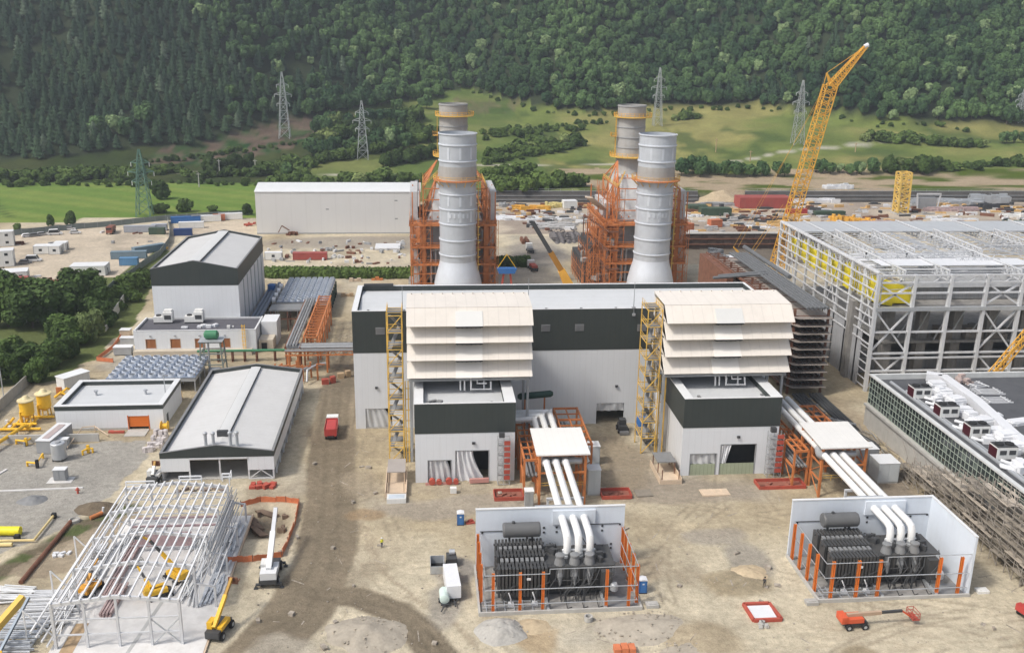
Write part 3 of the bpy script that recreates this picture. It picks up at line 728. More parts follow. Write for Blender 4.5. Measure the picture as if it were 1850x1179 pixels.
# small extras on the annex fronts
def scaffold_tower(x, y, h, label, gx=2.2):
    t = thing('scaffold_tower', label, 'scaffold', (x, y, 0))
    m = MB()
    for sx in (0, gx*.5, gx):
        for sy in (0, 1.5): m.bar((x+sx, y+sy, 0), (x+sx, y+sy, h), .09)
    for z in np.arange(.3, h, 1.0):
        for sy in (0, 1.5): m.bar((x, y+sy, z), (x+gx, y+sy, z), .07)
        for sx in (0, gx): m.bar((x+sx, y, z), (x+sx, y+1.5, z), .07)
    for z in np.arange(.3, h-2, 2.0): m.bar((x, y, z), (x+gx*.5, y, z+2), .06); m.bar((x+gx*.5, y, z+2), (x+gx, y, z), .06)
    m.build('tube_frame', GALV, t)
    m = MB()
    for z in np.arange(1.2, h-1, 1.15): m.box(x+gx*.5, x+gx, y-.06, y+.02, z, z+.8)
    m.build('red_ladder_panel', REDB, t)
    m = MB()
    for z in np.arange(2, h, 2.0): m.box(x+.05, x+gx-.05, y+.1, y+1.4, z, z+.06)
    m.build('deck', GREY, t)
    m = MB(); m.rbox(x+.7, y+.7, h, 1.0, .8, .9); m.build('top_box', DGREY, t)
scaffold_tower(13.0, 161.9, 9.4, 'grey scaffold tower with red ladder panels against the nearer annex')
scaffold_tower(64.2, 161.9, 9.2, 'scaffold tower with red ladder panels against the second annex', 2.6)
def shed(x0, x1, y0, y1, label):
    t = thing('entrance_canopy', label, 'canopy', ((x0+x1)/2, y0, 0))
    m = MB(); m.box(x0, x1, y0, y1, .02, .35); m.build('base_slab', PALEWOOD, t)
    m = MB(); ym = y0+(y1-y0)*.45
    m.box(x0+.3, x1-.3, ym, y1, 2.7, 2.85); m.build('roof', MID if x0 > 20 else M('dull_brown_grey', (.33,.30,.28), .7, var=.1), t)
    for xx in (x0+.5, x1-.5):
        for yy in (y0+.5, ym+.1, y1-.4):
            m = MB(); m.bar((xx, yy, .35), (xx, yy, 2.7), .16); m.build('post', RUST if x0 > 20 else PALEWOOD, t)
    m = MB(); m.box(x0, x0+.15, y0, y1, .35, 1.2); m.box(x1-.15, x1, y0, y1, .35, 1.2); m.box(x0+.15, x1-.15, y0, y0+.15, .35, .9); m.build('edge_board', PALEWOOD, t)
shed(-7.6, -3.7, 158.3, 168.6, 'pale timber entrance shelter with grey roof beside the nearer annex')
shed(43.2, 47.4, 160.5, 168.8, 'rust posted shelter with grey roof beside the second annex')
t = thing('water_tray', 'pale blue grey rectangular tray on the dirt before the timber shelter', 'tray', (-5.6, 157.2, 0))
m = MB(); m.box(-7.2, -3.8, 155.9, 158.0, 0, .9); m.build('tank', WHTC, t)
m = MB(); m.box(-6.9, -4.1, 156.2, 157.7, .86, .93); m.build('cover', M('pale_blue_cover', (.50,.56,.62), .5), t)
# ================================================================== TRANSFORMERS, FIRE WALLS, DUCTS
def enclosure(dx, label, rightwall):
    x0, x1, yf, yb, h = 7.4+dx, 30.7+dx, 120.6, 134.0, 9.9
    t = thing('fire_wall', label, 'fire wall', ((x0+x1)/2, yf, 0))
    m = MB(); m.box(x0, x1, yb-.35, yb, 0, h); m.build('back_wall', PENW, t)
    m = MB(); m.box(x0-.05, x1+.05, yb-.42, yb+.06, h+.003, h+.16); m.build('wall_cap', CAP, t)
    if rightwall:
        m = MB(); m.box(x1-.35, x1, yf, yb-.36, 0, h); m.build('side_wall', PENW, t)
        m = MB(); m.box(x1-.42, x1+.05, yf-.04, yb-.43, h+.003, h+.16); m.build('wall_cap', CAP, t)
    m = MB(); m.box(x0, x1, yf-.3, yf, -.1, .55); m.box(x0-.3, x0, yf-.3, yb-.4, -.1, .55)
    if not rightwall: m.box(x1, x1+.3, yf-.3, yb-.4, -.1, .55)
    m.build('kerb', CONC, t)
    m = MB(); m.box(x0, x1, yf, yb-.4, .0, .12); m.build('basin_floor', CONCD, t)
    m = MB()
    for xx in np.arange(x0+.9, x0+9.0, 1.35): m.bar((xx, yf+.1, .3), (xx, yf+3.4, .3), .16, .2)
    for yy in (yf+1.2, yf+2.6): m.bar((x0+.3, yy, .42), (x0+9.3, yy, .42), .12)
    m.bar((x0+9.8, yf, .42), (x0+9.8, yf+4.6, .42), .4, .5); m.bar((x0+18.2, yf, .42), (x0+18.2, yf+4, .42), .4, .5)
    m.build('rail_beam', GALV, t)
    m = MB(); m.box(x0+18.7, x1-.6, yf+.3, yf+3.2, .14, .3); m.build('floor_grating', MID, t)
    # posts
    H_ = 6.5
    fx = [x0+1.8, x0+5.7, x0+9.0, x0+18.3, x0+21.6]
    P = [(x, yf+.35) for x in fx]
    lx = [(x0+.25, y) for y in ((yf+3, yf+6.2, yf+9.4, yf+11.8) if not rightwall else (yf+2.6, yf+5.6, yf+8.8, yf+11.8))]
    rx = [] if rightwall else [(x1-.25, y) for y in (yf+1.5, yf+4.6, yf+7.6, yf+10.4, yf+12.6)]
    for (x, y) in P+lx+rx:
        m = MB(); m.box(x-.2, x+.2, y-.06, y+.06, .1, H_); m.box(x-.2, x-.14, y-.2, y+.2, .1, H_); m.box(x+.14, x+.2, y-.2, y+.2, .1, H_); pass
        po = m.build('post', POST, t); b_ = MB(); b_.box(x-.34, x+.34, y-.34, y+.34, .121, .18); b_.build('base_plate', GALV, po)
    m = MB(); yl = yf+.12
    for z in (1.5, 3.9, 6.3):
        jog = .75 if z > 4 else 0
        m.tube([(x0+.6, yb-.6, z), (x0+.6, yl, z), (x0+9.9, yl, z), (x0+9.9, yl, z+jog), (x1-.5, yl, z+jog)] + ([] if rightwall else [(x1-.5, yb-.6, z+jog)]), .075, 6)
    m.build('pipe_rail', GALV, t)
    m = MB()
    for (bx, bz) in ((1.0, 6), (10.6, 6.6), (10.6, 5.8), (12.6, 6.6), (12.6, 5.8), (19.8, 6.6), (19.8, 5.8), (22.6, 6.8), (18.8, 3.4), (21.3, 3.4), (18.8, 2.7), (21.3, 2.7)): m.box(x0+bx-.15, x0+bx+.15, yb-.43, yb-.36, bz-.15, bz+.15)
    m.box(x0+17, x1-.8, yb-.45, yb-.37, 6.9, 7.0); m.box(x0+.6, x0+9, yb-.45, yb-.37, 6.2, 6.3); m.build('wall_bracket', DGREY, t)
    m = MB(); m.box(x0+9.2, x0+15.3, yb+.05, yb+.75, 8.9, 9.9); m.build('rear_tray', GALV, t)
    return t
enclosure(0, 'pale grey fire wall with orange posts and open sides behind the nearer transformer', False)
enclosure(50.3, 'pale grey fire wall with one sunlit side wall round the second transformer', True)
for x, y, lb in ((32.6, 121.2, 'white concrete block on the ground by the blue toilet'), (56.4, 120.3, 'pale concrete pad at the corner of the second enclosure'), (83.6, 121.5, 'white box on the ground beside the scaffold foot')):
    m = MB(); m.box(x-.9, x+.9, y-.6, y+.6, 0, .5); m.box(x-.6, x+.6, y-.35, y+.35, .5, .62); solo(m, 'concrete_block', CONC if x != 83.6 else WHTC, lb, 'block', (x, y, 0))

def transformer(dx, label):
    t = thing('transformer', label, 'transformer', (19+dx, 127, .12))
    X = lambda v: v+dx
    m = MB(); m.box(X(17.6), X(27.2), 124.9, 130.2, .7, 4.9)
    for x in np.arange(17.9, 27.2, .85): m.box(X(x), X(x+.22), 124.6, 124.9, .9, 4.7)
    m.box(X(17.2), X(27.6), 124.5, 130.6, 4.903, 5.1); m.build('tank', TRAFO, t)
    m = MB(); m.box(X(17.8), X(27), 125.2, 129.9, .15, .7); m.build('skid', DGREY, t)
    for k, (yy, zz, hh) in enumerate(((124.3, 1.0, 4.6), (127.4, 1.0, 4.9), (130.2, 1.3, 4.9))):
        m = MB()
        for i in range(14):
            x = 10.1+i*.53
            m.box(X(x), X(x+.34), yy-.95, yy+.95, zz, zz+hh)
        m.build('radiator', TRAFO, t)
        m = MB()
        for z in (zz+.35, zz+hh-.35): m.tube([(X(9.9), yy, z), (X(17.6), yy, z)], .2, 8)
        m.build('header_pipe', DGREY, t)
    for i in range(9):
        x = 10.6+i*.75
        for q in ((125.35, 126.35, 5.2, 5.75), (128.4, 129.2, 5.5, 6.1)): m = MB(); m.box(X(x), X(x+.45), *q); m.build('cooling_fan', MID, t)
    m = MB(); m.tube([(X(11.4), 131.2, 7.7), (X(11.6), 131.2, 7.7), (X(16.9), 131.2, 7.7), (X(17.1), 131.2, 7.7)], [1.02, 1.15, 1.15, 1.02], 20)
    cv = m.build('conservator', M('conservator_grey', (.115, .117, .118), .5, var=.1), t)
    m = MB()
    for x in (12.4, 15.9): m.bar((X(x), 131.2, 2), (X(x), 131.2, 6.7), .3)
    m.tube([(X(15.0), 131.0, 6.8), (X(15.4), 129.5, 5.4), (X(17.6), 129.0, 5.2)], .18, 8); m.tube([(X(13), 131.2, 8.8), (X(13), 131.2, 9.1)], .25, 8); m.build('conservator_stand', DGREY, cv)
    for i in range(3):
        bx = 19.4+i*2.2
        m = MB(); m.lathe(X(bx), 125.4, [(.85, 3.2), (.85, 5.3), (.62, 6.0), (.55, 6.3), (.72, 6.35), (.72, 6.6), (.3, 6.75)], 16); tu = m.build('turret', MID, t)
        m = MB(); m.tube([(X(bx), 125.4, 4.2), (X(bx)-.05, 124.5, 3.4), (X(bx)-.05, 124.2, 2.1)], [.5, .42, .12], 10); m.build('bushing', MID, tu)
        m = MB(); m.bar((X(bx), 124.2, 2.3), (X(bx), 123.3, .3), .14); m.build('cable', BLACK, tu)
    m = MB(); m.box(X(25.4), X(27.0), 123.4, 124.4, 1.2, 4.6); m.box(X(19.2), X(24.2), 124.0, 124.5, 1.3, 1.9); m.tube([(X(18), 124.3, 2.9), (X(25), 124.3, 2.9)], .09, 6); m.build('control_cabinet', TRAFO, t)
    m = MB(); rq = random.Random(6)
    for k in range(16): x = 10+rq.random()*16; m.tube([(X(x), 122.9, .2), (X(x), 122.9, rq.uniform(.8, 3)), (X(x+rq.uniform(.5, 2)), 123.4, rq.uniform(2, 4.4)), (X(x+rq.uniform(1, 3)), 125, rq.uniform(4.5, 5.6))], .07, 5)
    m.build('cooling_pipework', DGREY, t); m = MB()
    for k in range(8): x = 17.5+k*1.2; m.tube([(X(x), 131.5, .2), (X(x), 131.5, rq.uniform(3, 6.5)), (X(x+.8), 130, 5.2)], .08, 5)
    m.build('rear_pipework', DGREY, t)
    m = MB()
    for k in range(14): m.rbox(X(17.8+rq.random()*9), 125.3+rq.random()*4.6, 5.1, rq.uniform(.3, 1.1), rq.uniform(.3, .9), rq.uniform(.3, 1.2), rq.random())
    m.build('tank_fitting', DGREY, t)
    m = MB(); m.lathe(X(27.3), 123.3, [(.5, 1.6), (.6, 1.7), (.6, 2.5), (.4, 2.8)], 12); m.build('gauge', GALV, t)
    m = MB(); m.box(X(14.3), X(14.9), 123.2, 123.33, 3.8, 4.1); m.build('name_plate', CAP, t)
    m = MB()
    for x in (11.9, 15.4): m.tube([(X(x), 122.3, .2), (X(x), 122.3, 1.4), (X(x)-.3, 122.7, 2.2)], .1, 6); m.box(X(x)-.35, X(x)+.45, 121.9, 122.7, .15, .7)
    m.build('valve', CAP, t)
    for k, x in enumerate((20.0, 22.4, 24.6)):
        m = MB(); m.tube([(X(x), 124.4, 1.6), (X(x), 122.6, .9), (X(x)+.1, 121.2, .18), (X(x)+.8, 121.5, .18)], .07, 6); m.build('hose', BLACK, t)
transformer(0, 'dark grey transformer with radiators inside the open sided enclosure')
transformer(50.3, 'dark grey transformer with radiators beside the sunlit side wall')

def busduct(dx, label, yback, elbow):
    t = thing('bus_duct', label, 'duct', (22.4+dx, 150, 0))
    for i in range(3):
        x = 20.75+i*1.72+dx; r = .58
        pts = [(x, yback-i*(0 if not elbow else -1.3), 8.6), (x, 155.6, 8.6), (x, 155.4, 8.6)]
        m = MB(); m.tube([(x, yback-(1.7-i*1.75 if elbow else 0), 8.6), (x, 156.2, 8.6)], r, 14)
        if elbow: m.tube([(16.4, yback+i*1.75-1.7, 8.6), (x-.2, yback+i*1.75-1.7, 8.6), (x+.55, yback+i*1.75-1.72, 8.6)], r, 14)
        m.build('duct_run', DUCT, t)
        m = MB(); m.tube([(x, 156.2, 8.6), (x, 155.5, 8.2), (x, 154.8, 8.0), (x, 153.8, 8.2), (x, 153.1, 8.5)], [.66, .8, .86, .8, .66], 14); m.build('bellows', GALV, t)
        m = MB(); m.tube([(x, 153.1, 8.5), (x, 128.6, 8.3), (x, 127.7, 8.05), (x, 127.35, 7.2), (x, 127.35, 5.9)], r, 14); m.build('duct_run', DUCT, t)
        m = MB(); m.lathe(x, 127.35, [(.8, 5.15), (.8, 5.5), (.72, 5.55), (.72, 5.9)], 14); m.build('flange', GALV, t)
    m = MB(); m.tube([(20.4+dx, 155.0, 7.9), (27.3+dx, 155.0, 7.9)], .62, 14); m.build('cross_duct', GALV, t)
    m = MB(); m.box(20+dx, 25+dx, 127.2, 127.5, 6.1, 6.3); m.build('clamp_bar', CAP, t)
    m = MB(); m.bar((19.5+dx, 141, 0), (19.5+dx, 141, 7.6), .35); m.bar((25.2+dx, 141, 0), (25.2+dx, 141, 7.6), .35); m.bar((19.3+dx, 141, 7.7), (25.4+dx, 141, 7.7), .35, .4); m.build('support', STEELW, t)
    m = MB(); m.box(19.3+dx, 26.0+dx, 133.3, 133.62, 7.2, 9.55); m.build('wall_plate', PENW, t)
busduct(0, 'three white parallel ducts running from the nearer annex to its transformer', 174.5, True)
busduct(50.3, 'three white parallel ducts running from the second annex to its transformer', 181.0, False)

def ductcanopy(dx, label):
    t = thing('duct_canopy', label, 'canopy', (24+dx, 158, 0))
    x0, x1, y0, y1, z = 19.4+dx, 28.1+dx, 153.4, 163.7, 10.0
    m = MB(); m.slab((x0-.4, y0-.3, z), (x1+.4, y0-.3, z), (x1+.4, y1+.3, z+.45), (x0-.4, y1+.3, z+.45), .22); m.build('roof', M('canopy_sheet', (.70,.69,.66), .55, var=.04, rib=.08, ribscale=1.2), t)
    for x in (x0+.3, x1-.3):
        for y in (y0+.4, (y0+y1)/2, y1-.3):
            m = MB(); m.box(x-.2, x+.2, y-.2, y+.2, 0, z-.25); m.build('column', ORANGE, t)
    m = MB()
    for zz in (z-.45, 6.2, 3.2):
        for y in (y0+.4, y1-.3): m.bar((x0+.3, y, zz), (x1-.3, y, zz), .22, .3) if zz != 3.2 else None
        for x in (x0+.3, x1-.3): m.bar((x, y0+.4, zz), (x, y1-.3, zz), .22, .3)
    for x in (x0+.3, x1-.3):
        m.bar((x, y0+.4, 0), (x, (y0+y1)/2, 3.2), .14); m.bar((x, (y0+y1)/2, 3.2), (x, y0+.4, 6.2), .14); m.bar((x, (y0+y1)/2, 0.2), (x, y1-.4, 3.2), .14); m.bar((x, (y0+y1)/2, 6.2), (x, y1-.4, 3.2), .14); m.bar((x, y0+.4, 6.2), (x, (y0+y1)/2, z-.5), .14)
    m.build('beam', ORANGE, t)
    m = MB(); railing(m, [(x1-.3, y0+.4, 3.2), (x0+.3, y0+.4, 3.2)], 1.1); m.build('handrail', YELLOW, t)
ductcanopy(0, 'flat white canopy on orange columns over the nearer white ducts')
ductcanopy(51.3, 'flat white canopy on orange columns over the second white ducts')

def orangeframe(dx, label, x0, x1, y0, y1, z):
    t = thing('pipe_support_frame', label, 'steel frame', ((x0+x1)/2, (y0+y1)/2, 0))
    ys = np.linspace(y0, y1, 4)
    for x in (x0, x1):
        for y in ys:
            m = MB(); m.bar((x, y, 0), (x, y, z), .36); m.build('column', ORANGE, t)
    m = MB()
    for zz in (z-.2, z*.5):
        for x in (x0, x1): m.bar((x, y0, zz), (x, y1, zz), .28, .4)
    for zz in (z-.2,):
        for y in ys: m.bar((x0, y, zz), (x1, y, zz), .28, .4)
        for y in (ys[:-1]+ys[1:])/2: m.bar((x0, y, zz), (x1, y, zz), .18, .25)
        m.bar(((x0+x1)/2, y0, zz), ((x0+x1)/2, y1, zz), .2, .3)
    m.build('beam', ORANGE, t)
    m = MB()
    for a, b in zip(ys[:-1], ys[1:]): m.bar((x0, a, 0.2), (x0, b, z*.5), .14); m.bar((x1, b, .2), (x1, a, z*.5), .14)
    m.build('brace', ORANGE, t)
    m = MB(); m.box(x0+.4, x1-.4, y0+.3, y1-.3, z*.5+.2, z*.5+.3) if x1-x0 < 4 else m.box(x0+.4, x0+1.6, y0+.3, y1-.3, z*.5+.2, z*.5+.3)
    for i in range(3): m.tube([(x0+.8+i*.7, y0-.5, z*.5+.55), (x0+.8+i*.7, y1, z*.5+.55)], .22, 8)
    m.build('walkway', MID, t)
orangeframe(0, 'orange steel frame between the nearer annex and its white ducts', 17.4, 20.0, 157.5, 174, 7.2)
orangeframe(0, 'orange open grid frame behind the nearer flat canopy', 25.8, 30.6, 163.5, 181.5, 7.4)
orangeframe(0, 'orange steel frame under the ducts beside the second annex', 67.8, 70.4, 158.5, 174, 7.2)
orangeframe(0, 'orange open grid frame behind the second flat canopy', 76.5, 80.5, 164.0, 181.0, 7.0)

def cabinet(nm, x, y, sx, sy, h, mt, label, cat, legs=.25, a=0.0):
    t = thing(nm, label, cat, (x, y, 0))
    m = MB(); m.rbox(x, y, legs, sx, sy, h-legs, a); m.build('housing', mt, t)
    m = MB(); m.rbox(x, y, h+.002, sx+.16, sy+.16, .12, a); m.build('lid', CAP if mt is not MID else MID, t)
    m = MB(); m.rbox(x, y, -.05, sx-.1, sy-.1, legs+.04, a); m.build('plinth', CONC, t)
    c, s_ = math.cos(a), math.sin(a)
    m = MB()
    for k in (-.25, .25): m.rbox(x+k*sx*c+(sy/2+.03)*s_, y+k*sx*s_-(sy/2+.03)*c, legs+.2, sx*.42, .05, h-legs-.4, a)
    m.build('door', mt, t)
cabinet('switch_cabinet', 30.1, 158.0, 2.3, 2.4, 5.0, M('pale_cabinet', (.50,.53,.54), .5, var=.06), 'tall pale grey cabinet beside the nearer canopy columns', 'cabinet')
cabinet('switch_cabinet', 32.0, 170.8, 2.8, 2.6, 3.9, M('pale_cabinet', (.50,.53,.54), .5), 'pale grey cabinet on the dirt near the orange grid frame', 'cabinet')
cabinet('switch_cabinet', 17.8, 153.0, 1.5, 1.5, 3.4, GREY, 'narrow grey cabinet left of the nearer canopy column', 'cabinet')
cabinet('electrical_hut', 86.4, 160.5, 4.0, 4.2, 4.0, M('pale_cabinet', (.50,.53,.54), .5), 'grey hut with dark roof between the second ducts and scaffold', 'hut')
cabinet('electrical_hut', 86.0, 167.5, 3.6, 3.4, 3.6, GREY, 'grey hut with dark lid behind the other hut by the scaffold', 'hut')
cabinet('switch_cabinet', 69.2, 165.5, 1.9, 3.2, 3.2, GALV, 'grey cabinet beneath the orange frame by the second annex', 'cabinet')
def redtray(x0, x1, y0, y1, label):
    t = thing('red_tray', label, 'tray', ((x0+x1)/2, y0, 0))
    m = MB()
    for (a, b) in (((x0, y0), (x1, y0)), ((x1, y0), (x1, y1)), ((x1, y1), (x0, y1)), ((x0, y1), (x0, y0))): m.bar((*a, .35), (*b, .35), .16, .7)
    m.build('rim', REDB, t)
    m = MB(); m.box(x0+.1, x1-.1, y0+.1, y1-.1, -.05, .12)
    for i in range(4): m.rbox(x0+.9+i*(x1-x0-1.6)/4, (y0+y1)/2+(.4 if i % 2 else -.3), .12, .9, .5, .3, i*.6)
    m.build('content', M('red_brown_floor', (.25,.10,.07), .9, var=.3), t)
redtray(12.0, 17.2, 155.8, 159.2, 'low red rectangular frame on the ground before the nearer scaffold tower')
redtray(31.4, 36.8, 155.2, 158.4, 'low red rectangular frame between the two annexes')
redtray(61.2, 70.0, 157.2, 160.4, 'long low red frame on the ground before the second scaffold tower')
t = thing('red_hatch', 'red framed square with white cover lying on bare dirt', 'hatch cover', (48.5, 118.2, 0))
m = MB(); a = .06
for p, q in (((46.3,116.3),(50.4,116.3)), ((50.4,116.3),(50.0,120.4)), ((50.0,120.4),(46.1,120.4)), ((46.1,120.4),(46.3,116.3))): m.bar((*p, .25), (*q, .25), .4, .5)
m.build('rim', REDB, t); m = MB(); m.rbox(48.2, 118.35, .1, 3.4, 3.3, .15); m.build('cover', TARP, t)
for x, y, sx, sy, lb in ((52.5, 156.5, 5.2, 2.6, 'pale plywood sheet lying before the green barriers'), (39.3, 157, 3.0, 2.6, 'grey planks lying between two pale boards')):
    m = MB(); m.rbox(x, y, 0, sx, sy, .2, .02)
    for k in range(4): m.rbox(x-sx*.35+k*sx*.23, y, .2, sx*.18, sy*.96, .06, .02)
    solo(m, 'board_stack', PALEWOOD if x > 45 else M('weathered_planks', (.25,.22,.18), .9, var=.3), lb, 'boards', (x, y, 0))
# generator annex clutter
t = thing('red_barrier', 'red plastic barriers and reels before the torn sheet doors', 'barrier', (2.0, 163, 0))
m = MB()
for x in (.9, 4.0): m.tube([(x, 162.6, .7), (x, 163.4, .7)], .6, 12); m.tube([(x+1.3, 162.6, .6), (x+1.3, 163.3, .6)], .5, 12)
m.build('reel', REDB, t); m = MB(); m.rbox(9.6, 162.9, .3, 3.6, .5, .8, .05); m.rbox(2.4, 162.9, .0, 5.5, .2, .5); m.build('rail', M('pale_red', (.5,.25,.22), .6), t)
t = thing('pallet_box', 'small white box standing on the dirt before the nearer annex', 'box', (4.7, 159.4, 0))
m = MB(); m.rbox(4.7, 159.4, 0, 1.2, 1.0, .12); m.build('pallet', WOOD, t); m = MB(); m.rbox(4.7, 159.4, .12, 1.15, .95, 1.0); m.build('carton', WHTC, t)
t = thing('blue_tank', 'upright blue tank beside the hall wall between the annexes', 'tank', (44.9, 185, 0))
m = MB(); m.lathe(44.9, 184.6, [(1.0, .3), (1.1, .4), (1.1, 3.3), (.9, 3.7), (.3, 3.85)], 16); m.build('tank', BLUE, t); m = MB(); m.rbox(44.9, 184.6, 0, 2.2, 2.2, .3); m.rbox(46.4, 184, 0, 1.4, 1.4, 1.2); m.build('stand', MID, t)
t = thing('material_heap', 'grey crates and scrap piled next to the blue tank', 'pile', (46.0, 179.5, 0))
m = MB()
for i in range(7): m.rbox(45+(i % 3)*1.0, 178.5+(i//3)*1.1, 0, 1.1, .8, .4+.25*(i % 3), i*.5)
m.build('crate', GREY, t); m = MB(); m.bar((44, 178, 1), (47.4, 181, 1.1), .2); m.build('bar', GALV, t)
t = thing('wheel_loader', 'small dark loader parked near the big hall doorway', 'loader', (41.2, 186, 0))
m = MB(); m.rbox(41.2, 186, .6, 1.7, 3.0, 1.0); m.rbox(41.2, 186.3, 1.6, 1.4, 1.5, 1.1); m.build('body', DGREY, t)
for sx in (-1, 1):
    for sy in (-1, 1): m = MB(); m.wheel((41.2+sx*.95, 186+sy*1.0, .55), .55, .4); m.build('wheel', BLACK, t)
m = MB(); m.rbox(41.2, 183.9, .1, 1.9, .7, .7); m.build('bucket', MID, t)
t = thing('green_pump_drum', 'dark green horizontal pipe drum above the nearer ducts', 'drum', (22, 182, 0))
m = MB(); m.tube([(18.5, 182.5, 9.6), (19, 182.5, 9.6), (25.2, 182.5, 10.1), (25.7, 182.5, 10.1)], [.4, .7, .7, .4], 14); m.build('drum', GREEND, t); m = MB(); m.bar((20, 182.5, 0), (20, 182.5, 9), .3); m.bar((24, 182.5, 0), (24, 182.5, 9.4), .3); m.build('support', ORANGE, t)
# ================================================================== STACKS AND BOILERS
def bypass_stack(cx, label):
    cy = 300.0; t = thing('bypass_stack', label, 'chimney', (cx, cy, 0)); r = 5.75
    m = MB(); m.lathe(cx, cy, [(r, 11.0), (r, 50.9)], 48, cap=False); m.lathe(cx, cy, [(r-.12, 50.9), (r-.12, 38)], 48, cap=False); m.build('shell', STACK, t)
    m = MB(); m.lathe(cx, cy, [(r+1.9, 1.0), (r+1.75, 4.0), (r+.9, 7.6), (r+.2, 10.0), (r, 11.2)], 48, cap=False); m.build('flared_base', STACKB, t)
    for z in (50.75, 47.5, 42.6, 32.5, 27.8, 23.2, 18.1, 13.3):
        m = MB(); m.lathe(cx, cy, [(r, z-.22), (r+.28, z-.16), (r+.28, z+.16), (r, z+.22)], 48, cap=False); m.build('stiffener_ring', STACKB, t)
    m = MB()
    for a in (.15, 1.2, -.9, 2.4, -2.1):
        ang = -math.pi/2+a*.62
        for z0, z1 in ((29, 32), (24, 27.4), (43.2, 46.8)):
            x, y = cx+(r+.02)*math.cos(ang), cy+(r+.02)*math.sin(ang); m.rbox(x, y, z0, .7, .12, z1-z0, ang+math.pi/2)
    for k in range(5):
        ang = -math.pi/2-.45+k*.24; m.rbox(cx+(r+.05)*math.cos(ang), cy+(r+.05)*math.sin(ang), 25.4, .55, .2, 1.3, ang+math.pi/2)
    m.build('patch_plate', STACKB, t)
    m = MB(); m.lathe(cx, cy, [(r, 36.6), (r+1.9, 36.6), (r+1.9, 36.85), (r, 36.85)], 40, cap=False); pf = m.build('platform', ORANGE, t)
    m = MB(); n = 30
    for k in range(n):
        a = 2*math.pi*k/n; p = Vector((cx+(r+1.8)*math.cos(a), cy+(r+1.8)*math.sin(a), 36.85)); b = 2*math.pi*(k+1)/n; q = Vector((cx+(r+1.8)*math.cos(b), cy+(r+1.8)*math.sin(b), 36.85))
        m.bar(p, p+Vector((0,0,1.2)), .1)
        for z in (.6, 1.2): m.bar(p+Vector((0,0,z)), q+Vector((0,0,z)), .1)
        if k % 2 == 0: m.bar(p, (cx+r*math.cos(a), cy+r*math.sin(a), 34.9), .18)
    m.build('guard_rail', YELLOW, pf)
    m = MB()
    for z in (39.0,): m.lathe(cx, cy, [(r+.02, 37.4), (r+.1, 37.4), (r+.1, 41.0), (r+.02, 41.0)], 48, cap=False)
    m.build('lower_band', STACK2, t)
    m = MB(); x = cx+r+.55
    m.bar((x, cy-1.8, 8), (x, cy-1.8, 36.6), .12); m.bar((x, cy-2.5, 8), (x, cy-2.5, 36.6), .12)
    for z in np.arange(8, 36.5, .9): m.bar((x, cy-1.8, z), (x, cy-2.5, z), .1)
    for z in np.arange(10, 36, 2.4): m.bar((x, cy-2.1, z), (cx+r, cy-1.2, z), .1); m.box(x+.1, x+.6, cy-2.7, cy-1.6, z, z+.1)
    m.build('caged_ladder', YELLOW, t)
bypass_stack(10.6, 'pale grey ringed chimney with flared foot standing beside the long white warehouse')
bypass_stack(73.1, 'pale grey ringed chimney with flared foot nearest the tall yellow crane')

